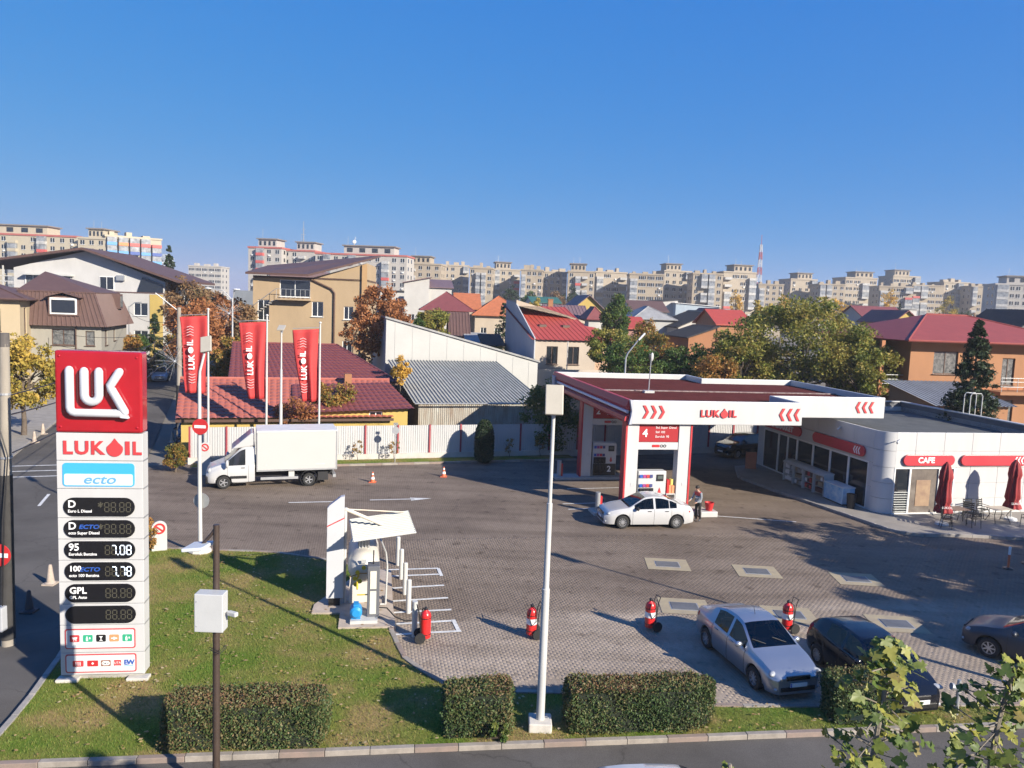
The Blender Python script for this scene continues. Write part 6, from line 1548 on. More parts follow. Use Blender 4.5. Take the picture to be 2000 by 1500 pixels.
# ------------------------------------------------------------------ apartment blocks far behind
PB = wallm('panel_concrete', (.36, .30, .225)); PB2 = wallm('pale_panel_concrete', (.375, .32, .25)); PBC = wallm('cream_panel', (.42, .37, .28)); PBW = wallm('white_panel', (.40, .375, .345))
BALC = mat('balcony_glazing', (.38, .40, .42), .3, c2=(.10, .11, .13), scale=1.0); BALW = mat('balcony_white', (.55, .54, .52), .6, c2=(.3, .3, .3), scale=1.2)
CLB = [mat('balcony_' + n, c, .6, var=.1) for n, c in (('blue', (.10, .28, .55)), ('red', (.50, .10, .09)), ('yellow', (.62, .52, .20)), ('orange', (.60, .22, .08)), ('navy', (.05, .09, .30)))]
def block(label, x, y, rz, w, d, h, wm, floors=8, bays=4, bal=(0,), pent=True, seed=0, colour=None, trim=None, z0=0, sidewin=1, pr=None):
    r = random.Random(seed)
    o = thing('apartment_block', label, 'building', (x, y, 0), rz, 'concrete panel apartment blocks on the skyline')
    MB().box(0, w, 0, d, -.1, h).build('wall', wm, o)
    MB().box(-.25, w + .25, -.25, d + .25, h, h + .6).build('roof_parapet', trim or wm, o)
    if not pent:
        for k in range(3): MB().box(w * (.1 + .3 * k), w * (.1 + .3 * k) + r.uniform(1, 3), 3, 6, h + .6, h + r.uniform(1.2, 2.6)).build('roof_hut', wm, o)
    fh = h / floors; bw = w / bays
    wn_, fr_ = MB(), MB()
    for f in range(floors):
        for b_ in range(bays):
            if b_ in bal: continue
            cx = (b_ + .5) * bw; z = f * fh + .9
            if r.random() < .9:
                for dx in ((-bw * .22, bw * .22) if bw > 3.4 else (0,)):
                    wn_.box(cx + dx - .65, cx + dx + .65, -.06, .02, z, z + 1.35); fr_.box(cx + dx - .05, cx + dx + .05, -.10, -.06, z, z + 1.35); fr_.box(cx + dx - .8, cx + dx + .8, -.16, -.0, z - .14, z - .02)
            if r.random() < .22: fr_.box(cx - .2, cx + .5, -.4, 0, z - .9, z - .4)
        for k in range(max(1, int(d / 5)) if sidewin else 0):
            yy = 2 + k * 5.0; z = f * fh + .9
            wn_.box(w - .02, w + .06, yy, yy + 1.2, z, z + 1.35); wn_.box(-.06, .02, yy, yy + 1.2, z, z + 1.35)
    if wn_.v: wn_.build('windows', GLASS, o, kind='stuff')
    if fr_.v: fr_.build('window_trim', PVC, o, kind='stuff')
    for b_ in bal:
        x0_, x1_ = b_ * bw + .25, (b_ + 1) * bw - .25
        for f in range(floors):
            z = f * fh
            m1 = colour[r.randrange(len(colour))] if colour else (CLB[1] if r.random() < .08 else BALW)
            q = MB().box(x0_, x1_, -1.35, -.0, z + .05, z + .2).box(x0_, x1_, -1.4, -1.3, z + .2, z + 1.1).box(x0_, x0_ + .1, -1.35, 0, z + .2, z + 1.1).box(x1_ - .1, x1_, -1.35, 0, z + .2, z + 1.1).build('balcony', m1, o)
            if r.random() < .75: MB().box(x0_ + .05, x1_ - .05, -1.3, -.05, z + 1.12, z + fh - .02).build('glazing', BALC, q)
    if pent:
        a = w * (.15 if pr is None else pr)
        p = MB().box(a, a + w * .55, 1.5, d * .75, h + .6, h + 3.3).build('penthouse', wm, o)
        MB().box(a - .6, a + w * .55 + .6, .9, d * .75 + .5, h + 3.3, h + 3.7).build('penthouse_roof', mat('pent_roof', (.2, .17, .15), .8, var=.1), p)
        q = MB()
        for k in range(4): q.box(a + w * .55 * (k + .25) / 4, a + w * .55 * (k + .7) / 4, 1.42, 1.5, h + 1.2, h + 2.7)
        q.build('penthouse_windows', GLASS, p, kind='stuff')
        for k in range(r.randrange(1, 3)): MB().cyl((a + 1 + k * 2.5, 3, h + 3.6), (a + 1 + k * 2.5, 3, h + 5.5 + r.random() * 2), .06, n=5).build('aerial', STEEL, o)
    return o
def BK(label, px0, px1, pyt, Y, d=12, rz=0, **k):
    xa, zt_ = at(px0, pyt, Y); xb, _ = at(px1, pyt, Y)
    return block(label, xa, Y, R(rz), (xb - xa) / math.cos(R(rz)), d, zt_, **k)
# far left, cream with coloured balconies
BK('long cream apartment block with red balcony bands at the left skyline', -60, 150, 456, 262, 12, 0, wm=PBC, bays=11, bal=(4, 7), floors=10, colour=[CLB[1], BALW, BALW, PBC], seed=1, trim=mat('red_trim', (.4, .12, .10), .7, var=.1))
BK('cream block with blue, orange and yellow balconies at the left skyline', 152, 206, 466, 255, 14, 0, wm=PBC, bays=3, bal=(), floors=10, seed=2, pr=.3)
x_, z_ = at(206, 462, 255)
block('angled cream wing covered in blue, orange and yellow balconies', x_, 255, R(38), 17, 12, 27.5, PBC, 10, 5, (0, 1, 2, 3, 4), False, 3, colour=CLB + [BALW])
BK('cream and white block with red trim and tall aerial above the tan house', 485, 552, 484, 285, 12, -6, wm=PBW, bays=4, bal=(1,), floors=10, colour=[CLB[1], BALW, BALW], seed=4, trim=mat('red_trim', (.4, .12, .10), .7, var=.1), pr=.25)
BK('white block section with red balconies stepping back beside the aerial', 552, 616, 490, 288, 12, -6, wm=PBW, bays=4, bal=(2,), floors=10, colour=[CLB[1], BALW], seed=5, trim=mat('red_trim', (.4, .12, .10), .7, var=.1), pr=.4)
BK('long white block with red cornice behind the tan house', 616, 797, 496, 282, 12, -5, wm=PBW, bays=11, bal=(1, 4, 8), floors=9, seed=6, trim=mat('red_trim', (.4, .12, .10), .7, var=.1), pr=.3)
segs = [(797, 862, 516, 318, 'first beside the red corniced block'), (866, 916, 519, 340, 'with a shaded flank behind the maroon roofs'), (918, 962, 524, 322, 'with tall glazed balcony stacks'), (964, 1016, 527, 338, 'behind the orange tile roof'), (1018, 1060, 528, 320, 'with red balcony panels'), (1062, 1108, 532, 336, 'above the green hall roof'), (1110, 1162, 531, 322, 'above the yellow gable house'), (1164, 1226, 532, 338, 'behind the top of the poplar'), (1230, 1296, 536, 320, 'to the cafe side of the poplar'), (1298, 1352, 530, 344, 'above the blue warehouse'), (1354, 1412, 535, 324, 'above the brick house'), (1414, 1480, 532, 336, 'in front of the lattice mast'), (1482, 1530, 556, 380, 'lower, beside the lattice mast')]
for i, (a, b_, t_, Y, lb) in enumerate(segs):
    BK('grey panel apartment block ' + lb, a, b_, t_, Y, 14, (-4, 5, -3, 6)[i % 4], wm=(PB, PB2)[i % 2], bays=4, bal=((0,), (3,), (1, 2), (0, 3))[i % 4], floors=9, seed=20 + i, pr=(.1, .3, .35)[i % 3], pent=i in (0, 3, 6, 9, 11))
segs = [(1545, 1598, 546, 390, 'with blank sunlit end'), (1600, 1650, 556, 372, 'behind the big tree crown'), (1652, 1716, 543, 396, 'with two tier roof above the big tree'), (1718, 1780, 560, 372, 'above the maroon row house'), (1745, 1800, 540, 410, 'rising highest on that side'), (1782, 1842, 558, 385, 'behind the yellow poplar'), (1844, 1896, 552, 392, 'with dark shaded flank'), (1898, 1940, 560, 380, 'next to the pale blue block')]
for i, (a, b_, t_, Y, lb) in enumerate(segs):
    BK('beige panel apartment block ' + lb, a, b_, t_, Y, 14, (5, -4, 4, -6)[i % 4], wm=(PB2, PB)[i % 2], bays=4, bal=((3,), (0, 1), (2,), (0, 3))[i % 4], floors=9, seed=40 + i, pr=(.3, .1, .35)[i % 3], pent=i in (0, 2, 4))
BK('pale blue white apartment block at the right edge of the skyline', 1945, 2080, 556, 300, 14, -14, wm=PBW, bays=6, bal=(0,), floors=9, seed=60, pent=True)
BK('distant pale office block beyond the street trees', 368, 432, 520, 420, 12, 0, wm=PBW, bays=5, bal=(), floors=8, seed=61, pent=False)
BK('distant grey blue tower beside the conifer top', 292, 322, 503, 460, 12, 0, wm=wallm('blue_grey_panel', (.34, .38, .44)), bays=3, bal=(), floors=10, seed=62, pent=False)
# lattice mast and roof aerials
def lattice(name, label, px, pyt, Y, wb, wt, z0=0):
    x, zt_ = at(px, pyt, Y); o = thing(name, label, 'mast', (x, Y, z0)); Hh = zt_ - z0; n = 12
    mr, mw = mat('mast_red', (.45, .10, .09), .6, var=.05), mat('mast_white', (.6, .6, .6), .6, var=.05)
    for k in range(n):
        a, b_ = k / n, (k + 1) / n; wa, wb_ = wb + (wt - wb) * a, wb + (wt - wb) * b_; m = MB()
        cs = [(-1, -1), (1, -1), (1, 1), (-1, 1)]
        for i in range(4):
            p, q = cs[i], cs[(i + 1) % 4]
            P_ = lambda c, w, t: (c[0] * w, c[1] * w, t * Hh)
            m.cyl(P_(p, wa, a), P_(p, wb_, b_), .13, n=4); m.cyl(P_(p, wa, a), P_(q, wb_, b_), .08, n=4); m.cyl(P_(q, wa, a), P_(p, wb_, b_), .08, n=4); m.cyl(P_(p, wb_, b_), P_(q, wb_, b_), .08, n=4)
        m.build('mast_section', (mr, mw)[k % 2], o)
    MB().cyl((0, 0, Hh - .5), (0, 0, Hh + 5), .12, n=6).build('aerial', mr, o)
lattice('lattice_mast', 'red and white lattice telecom mast above the panel blocks', 1487, 478, 400, 1.9, .45)
x, z = at(587, 470, 289); o = thing('roof_aerial', 'thin lattice aerial on the red trimmed block', 'mast', (x, 293, 29)); MB().cyl((0, 0, 0), (0, 0, 9.5), .25, .08, 6).build('pole', STEEL, o)
for z in (2.5, 4.5, 6.5): MB().cyl((-.8, 0, z), (.8, 0, z), .09, n=5).build('crossbar', STEEL, o)
x, z = at(686, 488, 284); o = thing('roof_aerial', 'short dish aerial on the long white block', 'mast', (x, 287, 27.5)); MB().cyl((0, 0, 0), (.8, 0, 5.5), .2, .1, 6).build('pole', STEEL, o); MB().ell((.5, -.3, 3.6), (.7, .2, .7), 10, 6).build('dish', PVC, o)
# ------------------------------------------------------------------ shop front things
def rack(label, v, w, m1, m2):
    o = thing('display_rack', label, 'rack', ST(12.75, v, .15), SR, 'white display racks along the shop front')
    MB().box(0, .62, 0, .04, 0, 1.25).box(0, .62, w - .04, w, 0, 1.25).box(.57, .62, .04, w - .04, 0, 1.25).build('frame', WHITE, o)
    MB().prism([(-.03, 1.2), (.2, 1.32), (.65, 1.32), (.65, 1.25), (-.03, 1.13)], -.01, w + .01, 'XZ').build('hood', WHITE, o)
    for z in (.12, .48, .84):
        MB().box(.06, .57, .04, w - .04, z - .03, z).build('shelf', STEEL, o)
        n = 4
        for k in range(n): MB().box(.1, .45, .07 + k * (w - .14) / n, .04 + (k + 1) * (w - .14) / n, z, z + random.uniform(.18, .28)).build('goods', random.choice((m1, m2, PRINTW, m1)), o)
GD = mat('dark_goods', (.10, .04, .04), .5, var=.3, scale=9); GT = mat('tan_goods', (.30, .24, .17), .5, var=.3, scale=9); GR = mat('grey_goods', (.30, .31, .33), .5, var=.3, scale=9)
rack('white rack of pale bottles beside the shop entrance', 6.0, 1.05, GR, PRINTW); rack('white rack of tan packs, second from the shop entrance', 4.9, 1.05, GT, GR)
rack('white rack of dark red goods, third from the shop entrance', 3.8, 1.05, GD, LETR); rack('white rack of dark goods beside the blue freezer', 2.7, 1.05, GD, GT)
o = thing('ice_freezer', 'pale blue and white chest freezer against the shop windows', 'freezer', ST(12.65, .75, .15), SR)
MB().box(0, .75, 0, 1.75, .06, .95).build('cabinet', mat('freezer_print', (.60, .72, .80), .35, c2=(.08, .36, .66), scale=2.2), o, bevel=.03)
MB().box(-.02, .77, -.02, 1.77, .95, 1.0).build('lid', mat('freezer_lid', (.62, .68, .72), .15, var=.05), o); MB().box(.03, .72, .03, 1.72, 0, .06).build('plinth', BLACK, o)
o = thing('waste_bin', 'black round waste bin beside the chest freezer', 'bin', ST(12.85, .25, .15)); MB().lathe((0, 0, 0), [(.2, 0), (.24, .75), (.25, .78), (.2, .78), (.18, .1)], 16).build('drum', BLACK, o, smooth=40)
o = thing('pavement_board', 'orange framed pavement board at the shop entrance', 'sign board', ST(12.3, 10.3, .15), SR + R(-25))
MB().cbox((0, 0, .55), (.7, .05, 1.1), M=Matrix.Rotation(R(-8), 3, 'X')).build('board', mat('orange_brown_board', (.42, .13, .06), .6, var=.15, scale=4), o); MB().cbox((0, .22, .5), (.66, .04, 1.0), M=Matrix.Rotation(R(12), 3, 'X')).build('rear_leg', STEEL, o)
UMB = mat('umbrella_cloth', (.27, .018, .022), .75, var=.12, scale=3)
def umbrella(label, u, v, s=1.0):
    o = thing('folded_parasol', label, 'parasol', ST(u, v, .15), 0, 'folded red parasols on the cafe terrace')
    MB().cyl((0, 0, .1), (0, 0, 3.15 * s), .03, n=8).build('pole', WHITE, o); MB().lathe((0, 0, 0), [(.32, 0), (.3, .1), (.08, .16)], 16).build('base', mat('clear_water_base', (.5, .52, .55), .3, var=.1), o, smooth=40)
    prof = [(.03, 3.2), (.16, 3.0), (.26, 2.7), (.30, 2.4), (.24, 2.2), (.27, 1.7), (.33, 1.2), (.26, 1.02), (.35, .78), (.38, .62)]
    V, Fq, n = [], [], 32
    for j, (r_, z) in enumerate(prof):
        for i in range(n):
            a = 2 * math.pi * i / n; f = 1 + .22 * math.cos(a * 8 + j * .35) + .05 * math.sin(a * 3 + j); V.append((r_ * f * math.cos(a), r_ * f * math.sin(a), z * s))
    for j in range(len(prof) - 1):
        for i in range(n): Fq.append((j * n + i, j * n + (i + 1) % n, (j + 1) * n + (i + 1) % n, (j + 1) * n + i))
    me = bpy.data.meshes.new('canopy'); me.from_pydata(V, [], Fq); c = finish(me, 'canopy_cloth', UMB, o, smooth=True)
    text('LUKOIL', .16, PRINTW, c, (-.02, -.42, .95), ext=.002); MB().lathe((0, 0, 1.03 * s), [(.27, -.03), (.27, .03)], 16).build('strap', UMB, o)
umbrella('folded dark red parasol in front of the cafe sign', 15.75, -3.0); umbrella('folded dark red parasol at the far end of the cafe terrace', 20.35, -2.4)
IRON = mat('black_iron', (.022, .022, .022), .5, var=.1)
def chair():
    o = thing('terrace_chair', 'x', 'chair', group='black slatted chairs on the cafe terrace')
    for k in range(6): MB().box(-.22, .22, -.22 + k * .075, -.165 + k * .075, .44, .46).build('seat_slat', IRON, o)
    for k in range(4): MB().box(-.22, .22, .22 + k * .012, .24 + k * .012, .56 + k * .1, .62 + k * .1).build('back_slat', IRON, o)
    for sx_ in (-1, 1):
        MB().tube([(sx_ * .23, -.22, 0), (sx_ * .23, -.2, .44), (sx_ * .23, -.19, .64), (sx_ * .23, .2, .66)], .016, 6).build('front_leg', IRON, o)
        MB().tube([(sx_ * .23, .27, 0), (sx_ * .23, .2, .44), (sx_ * .23, .27, .95)], .016, 6).build('rear_leg', IRON, o)
    return o
c0 = chair()
spots = [(17.1, -3.55, 170, 'black slatted chair with its back to the forecourt at the dark table'), (15.5, -3.6, 60, 'black slatted chair beside the first folded parasol'), (17.7, -2.5, -40, 'black slatted chair between the two terrace tables'), (18.3, -1.9, -10, 'black slatted chair by the cafe wall, at the pale table'), (19.1, -1.9, 15, 'black slatted chair by the cafe wall, next to the second parasol'), (20.1, -3.7, 200, 'black slatted chair at the outer side of the pale table')]
for i, (u, v, a, lb) in enumerate(spots):
    c = c0 if i == 0 else copy_tree(c0)
    c['label'] = lb; c.location = ST(u, v, .152); c.rotation_euler = (0, 0, SR + R(a))
def table(label, u, v, m):
    o = thing('terrace_table', label, 'table', ST(u, v, .15), SR, 'cafe terrace tables')
    for k in range(5): MB().box(-.55, .55, -.38 + k * .155, -.24 + k * .155, .71, .74).build('top_board', m, o)
    for sx_ in (-1, 1): MB().tube([(sx_ * .45, -.34, 0), (sx_ * .36, -.15, .4), (sx_ * .45, -.3, .7)], .02, 6).tube([(sx_ * .45, .34, 0), (sx_ * .36, .15, .4), (sx_ * .45, .3, .7)], .02, 6).build('leg_frame', IRON, o)
    MB().cyl((-.36, 0, .4), (.36, 0, .4), .018, n=6).build('stretcher', IRON, o)
table('terrace table with dark wooden top beside the first parasol', 16.75, -2.7, mat('dark_wood', (.16, .10, .07), .6, var=.25, scale=4)); table('terrace table with pale top beside the second parasol', 19.25, -2.75, mat('pale_wood', (.46, .40, .32), .6, var=.15, scale=4))
o = thing('fire_bucket_stand', 'red bucket on a low white plinth behind the white sedan', 'bucket', ST(4.3, -.35, .012), SR)
MB().box(-.45, .45, -.3, .3, 0, .28).build('plinth', WHITE, o, bevel=.02); MB().lathe((.1, 0, .28), [(.16, 0), (.24, .42), (.22, .42), (.14, .04)], 16).build('bucket', RED, o, smooth=40)

# ------------------------------------------------------------------ attendant
def person(label, loc, rz):
    o = thing('person', label, 'person', loc, rz)
    J = dict(pel=(0, 0, .96), sp1=(0, -.02, 1.12), sp2=(0, -.05, 1.30), ch=(0, -.08, 1.42), nk=(0, -.11, 1.53), hd=(0, -.16, 1.62), top=(0, -.17, 1.76),
             hl=(-.10, 0, .93), kl=(-.11, -.03, .52), al=(-.11, .02, .09), tl=(-.12, -.14, .04), hr=(.10, 0, .93), kr=(.11, -.02, .52), ar=(.12, .06, .09), tr=(.13, -.10, .04),
             sl=(-.19, -.07, 1.43), el=(-.26, -.14, 1.17), wl=(-.22, -.38, 1.05), fl=(-.20, -.46, 1.03), sr=(.19, -.07, 1.43), er=(.27, -.12, 1.16), wr=(.20, -.36, 1.02), fr=(.18, -.44, 1.0))
    Rd = dict(pel=(.15, .11), sp1=(.135, .10), sp2=(.15, .11), ch=(.155, .11), nk=(.055, .055), hd=(.085, .10), top=(.06, .075), hl=(.095, .095), kl=(.068, .07), al=(.045, .05), tl=(.045, .03), hr=(.095, .095), kr=(.068, .07), ar=(.045, .05), tr=(.045, .03),
              sl=(.07, .07), el=(.052, .052), wl=(.036, .036), fl=(.035, .025), sr=(.07, .07), er=(.052, .052), wr=(.036, .036), fr=(.035, .025))
    E_ = [('pel', 'sp1'), ('sp1', 'sp2'), ('sp2', 'ch'), ('ch', 'nk'), ('nk', 'hd'), ('hd', 'top'), ('pel', 'hl'), ('hl', 'kl'), ('kl', 'al'), ('al', 'tl'), ('pel', 'hr'), ('hr', 'kr'), ('kr', 'ar'), ('ar', 'tr'), ('ch', 'sl'), ('sl', 'el'), ('el', 'wl'), ('wl', 'fl'), ('ch', 'sr'), ('sr', 'er'), ('er', 'wr'), ('wr', 'fr')]
    nm = list(J); ix = {k: i for i, k in enumerate(nm)}
    V = [J[k] for k in nm]; Eg = [(ix[a], ix[b_]) for a, b_ in E_]; Rr = [Rd[k] for k in nm]
    for side, s in (('l', -1), ('r', 1)):                     # five fingers on each hand
        w = Vector(J['f' + side]); b0 = ix['f' + side]
        for k, (dx, ln) in enumerate(((-.03, .075), (-.01, .085), (.01, .08), (.03, .065), (.045 * -s, .05))):
            i = len(V); V += [tuple(w + Vector((dx, -ln * .6, -.005))), tuple(w + Vector((dx * .8, -ln, -.03)))]; Eg += [(b0, i), (i, i + 1)]; Rr += [(.010, .010), (.008, .008)]
    me = bpy.data.meshes.new('body'); me.from_pydata(V, Eg, []); ob = bpy.data.objects.new('body', me); col.objects.link(ob)
    sk = ob.modifiers.new('s', 'SKIN'); ob.modifiers.new('u', 'SUBSURF').levels = 1
    for i, v in enumerate(me.skin_vertices[0].data): v.radius = Rr[i]; v.use_root = i == 0
    bpy.context.view_layer.update()
    m2 = bpy.data.meshes.new_from_object(ob.evaluated_get(bpy.context.evaluated_depsgraph_get()))
    bpy.data.objects.remove(ob)
    TR = mat('black_trousers', (.012, .012, .014), .8, var=.1); JK = mat('grey_jacket', (.22, .24, .27), .8, var=.1); RDJ = mat('red_workwear', (.48, .05, .05), .7, var=.08); SHO = mat('shoe_grey', (.08, .08, .09), .7, var=.1)
    m2.materials.clear()
    bd_ = finish(m2, 'body', [SKIN, TR, JK, RDJ, SHO], o, smooth=True, recalc=False)
    for p in m2.polygons:
        c = p.center; z = c.z
        p.material_index = 4 if z < .12 else 1 if z < .98 else 0 if (z > 1.50 and abs(c.x) < .13) or c.y < -.36 else 3 if (z > 1.28 and abs(c.x) < .17) else 2
    m = MB(); m.ell((0, -.14, 1.72), (.098, .115, .10), 16, 10); hr_ = m.build('hair', mat('dark_hair', (.02, .016, .014), .7, var=.1), o, smooth=True)
    MB().ell((0, -.275, 1.645), (.016, .022, .024), 8, 6).build('nose', SKIN, bd_, smooth=True)
    for s in (-1, 1):
        MB().ell((s * .034, -.255, 1.675), (.014, .01, .01), 8, 6).build('eye', BLACK, bd_, smooth=True); MB().ell((s * .09, -.15, 1.655), (.014, .022, .032), 8, 6).build('ear', SKIN, bd_, smooth=True)
    MB().cbox((0, -.255, 1.605), (.05, .012, .01)).build('mouth', mat('lip', (.3, .12, .1), .6, var=0), bd_)
    MB().cyl((0, -.055, 1.08), (0, -.03, 1.0), .165, .17, 18).build('jacket_hem', JK, o, smooth=40); MB().cyl((0, -.045, 1.17), (0, -.04, 1.22), .158, .160, 18).build('reflective_band', mat('reflective', (.6, .62, .6), .4, var=.05), o, smooth=40)
    return o
person('attendant in red and grey workwear and black trousers refuelling the white sedan', (9.45, 37.75, .03), R(-55))

# ------------------------------------------------------------------ street poles, wires
o = thing('utility_pole', 'concrete street pole with dark foot and a starburst light ornament', 'utility pole', (-24.9, 57.9, 0))
MB().cyl((0, 0, 0), (0, 0, 9.2), .24, .14, 12).build('pole', CP, o, smooth=40); MB().cyl((0, 0, .05), (0, 0, 3.4), .27, .22, 12).build('dark_sleeve', DARK, o)
MB().cyl((0, 0, 8.9), (-1.6, -.3, 10.2), .04, n=6).build('arm', STEEL, o)
def starburst(par, c, r):
    b_ = MB(); q = random.Random(3)
    for k in range(34):
        a = q.uniform(-1, 1); t = q.uniform(0, 6.28); s_ = math.sqrt(1 - a * a); d = Vector((s_ * math.cos(t) - .35, s_ * math.sin(t) * .5, a)).normalized()
        b_.cyl(c, Vector(c) + d * r, .006, n=4)
    b_.build('starburst_wires', mat('pale_wire', (.5, .5, .5), .5, var=0), par, kind='stuff'); MB().ell(c, (.12, .12, .12), 8, 6).build('starburst_hub', STEEL, par)
starburst(o, (-.2, -.3, 5.2), 1.5)
o = thing('street_lamp', 'tall street lamp with two curved arms among the autumn trees', 'street lamp', (-25.3, 70, 0)); MB().cyl((0, 0, 0), (0, 0, 10), .12, .07, 10).build('pole', STEEL, o)
for s in (-1, .2): MB().tube([(0, 0, 9.8), (s * .8, 0, 10.6), (s * 1.8, -.2, 10.8)], .04, 6).build('arm', STEEL, o); MB().ell((s * 2.1, -.2, 10.78), (.35, .13, .07), 10, 6).build('lamp_head', PVC, o, smooth=True)
starburst(o, (-.2, -.3, 8.6), 1.3)
o = thing('street_lamp', 'slim grey street lamp with a tilted head behind the canopy', 'street lamp', (8.7, 60, 0)); MB().tube([(0, 0, 0), (0, 0, 6.6), (.15, 0, 7.0), (.95, 0, 8.1)], [.09, .07, .06, .05], 10).build('pole', STEEL, o, smooth=40); MB().cbox((1.15, 0, 8.3), (.7, .22, .12), M=Matrix.Rotation(R(-50), 3, 'Y')).build('lamp_head', PVC, o)
o = thing('street_lamp', 'grey lamp pole beside the white gabled house', 'street lamp', (-42.5, 86, 0)); MB().tube([(0, 0, 0), (0, 0, 8.6)], [.12, .07], 8).build('pole', STEEL, o); MB().tube([(0, 0, 8.5), (.6, 0, 9.0), (1.4, 0, 9.1)], .04, 6).build('arm', STEEL, o)
def wire(label, a, b_, sag):
    a, b_ = Vector(a), Vector(b_); pts = [a.lerp(b_, k / 14) - Vector((0, 0, sag * 4 * (k / 14) * (1 - k / 14))) for k in range(15)]
    w = MB().tube(pts, .02, 5).build('overhead_cable', BLACK, None); tag(w, label, 'cable', 'overhead street cables')
for k, (z, s) in enumerate(((7.25, .5), (6.7, .8), (5.6, .6))):
    wire(['upper overhead cable from the concrete pole along the street', 'middle overhead cable from the concrete pole along the street', 'lower overhead cable from the concrete pole along the street'][k], (-14.1, 21.75, z), (-24.9, 57.7, z + .6), s)
wire('overhead cable between the starburst pole and the grey lamp pole', (-24.9, 58.1, 8.4), (-42.5, 86, 8.0), .7); wire('overhead cable crossing in front of the grey mansard house', (-24.9, 58, 7.6), (-43, 72.8, 6.2), .6)
wire('second cable crossing low in front of the grey mansard house', (-24.9, 58, 6.8), (-43, 72.8, 5.0), .7)

# ------------------------------------------------------------------ trees
BARK = mat('bark', (.11, .085, .065), .95, var=.25, scale=6, bump=.6); BARKG = mat('pale_bark', (.22, .19, .15), .95, var=.25, scale=5, bump=.5)
LM = dict(rust=leafmat('rust_leaves', [(0.186, 0.078, 0.031), (0.372, 0.155, 0.062), (0.465, 0.232, 0.093)]), acacia=leafmat('acacia_leaves', [(.075, .12, .025), (.17, .19, .04), (.30, .26, .06), (.33, .21, .07)]), green=leafmat('green_leaves', [(0.031, 0.078, 0.019), (0.078, 0.132, 0.031), (0.186, 0.186, 0.039)]),
          yellow=leafmat('yellow_leaves', [(0.139, 0.155, 0.031), (0.372, 0.279, 0.054), (0.558, 0.372, 0.078)]), dark=leafmat('dark_evergreen', [(0.012, 0.025, 0.012), (0.028, 0.050, 0.022), (0.054, 0.078, 0.031)], .15), mix=leafmat('mixed_autumn', [(0.070, 0.109, 0.025), (0.217, 0.171, 0.039), (0.403, 0.202, 0.054), (0.310, 0.139, 0.046)]), brown=leafmat('brown_leaves', [(0.155, 0.093, 0.046), (0.264, 0.155, 0.078), (0.186, 0.155, 0.070)]), gold=leafmat('gold_leaves', [(0.465, 0.279, 0.046), (0.651, 0.403, 0.078), (0.310, 0.248, 0.062)]),
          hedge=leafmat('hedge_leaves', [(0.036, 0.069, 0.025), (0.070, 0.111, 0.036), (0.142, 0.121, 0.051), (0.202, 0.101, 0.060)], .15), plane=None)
def leaf_quads(C, size, r, el=.55, up=0.0):
    n = len(C); N = r.normal(0, 1, (n, 3)); N[:, 2] += up; N /= np.linalg.norm(N, axis=1)[:, None]
    A = np.cross(N, r.normal(0, 1, (n, 3))); A /= np.linalg.norm(A, axis=1)[:, None] + 1e-9; B = np.cross(N, A)
    s = (size * r.uniform(.6, 1.3, n))[:, None] * .5
    V = np.stack([C - A * s, C + B * s * el, C + A * s, C - B * s * el], 1)
    return V.reshape(-1, 3), np.arange(4 * n).reshape(-1, 4)
def tree(name, label, x, y, h, cz, rad, lm, n=5000, size=.2, clumps=45, seed=0, cat='tree', group=None, trunk=BARK, tr=.2, shape='ball', cr=.27, bare=0, lean=(0, 0)):
    r = np.random.default_rng(seed + 100); o = thing(name, label, cat, (x, y, 0), 0, group)
    rad = np.array(rad, float); c0_ = np.array([lean[0], lean[1], cz])
    d = r.normal(0, 1, (clumps, 3)); d /= np.linalg.norm(d, axis=1)[:, None]; q = r.uniform(.25, 1, clumps) ** .5
    P = d * q[:, None]
    if shape == 'cone': P[:, 2] = r.uniform(-1, 1, clumps) ; P[:, :2] *= ((1 - P[:, 2]) / 2)[:, None] ** .8
    if shape == 'col': P[:, :2] *= np.clip(1.15 - np.abs(P[:, 2]) ** 3, .35, 1)[:, None]
    C = P * rad * (1 - cr * .6) + c0_
    which = r.integers(0, clumps, n); cs = rad.mean() * cr * r.uniform(.6, 1.3, clumps)
    g = r.normal(0, 1, (n, 3)); g /= np.linalg.norm(g, axis=1)[:, None] + 1e-9; g *= (r.uniform(0, 1, n) ** .45)[:, None]
    L = C[which] + g * cs[which][:, None] * np.array([1, 1, .8]) * (rad / rad.mean()) ** .5
    L = L[L[:, 2] > .15]
    V, Fq = leaf_quads(L, size, r, .6, .4)
    npmesh('crown', V, Fq, lm, o, rnd=np.clip(r.random(len(L)) * .55 + (which[:len(L)] % 7) / 7 * .45, 0, 1))
    m = MB(); zc = max(h * .25, cz - rad[2] * .75)
    m.tube([(0, 0, -.1), (lean[0] * .2 + .05, lean[1] * .2, zc * .5), (lean[0] * .6, lean[1] * .6, zc), (lean[0], lean[1], cz + rad[2] * .35)], [tr * 1.25, tr, tr * .8, tr * .25], 9)
    m.build('trunk', trunk, o, smooth=50)
    k = min(clumps, 26 if shape != 'cone' else 0)
    for i in range(k):
        e = C[i]; b_ = Vector((lean[0] * .6, lean[1] * .6, zc + (cz + rad[2] * .2 - zc) * r.uniform(0, .7)))
        mid = b_.lerp(Vector(e), .55) + Vector((r.normal(0, .15), r.normal(0, .15), rad[2] * .08))
        MB().tube([b_, mid, Vector(e)], [tr * .38, tr * .22, tr * .05], 5).build('limb', trunk, o)
    return o
def T(name, label, px, pyt, Y, w, hcrown, lm, n, size, **k):
    x, zt_ = at(px, pyt, Y)
    return tree(name, label, x, Y, zt_, zt_ - hcrown / 2, (w / 2, w / 2, hcrown / 2), lm, n, size, **k)
AG = 'autumn trees lining the side street'
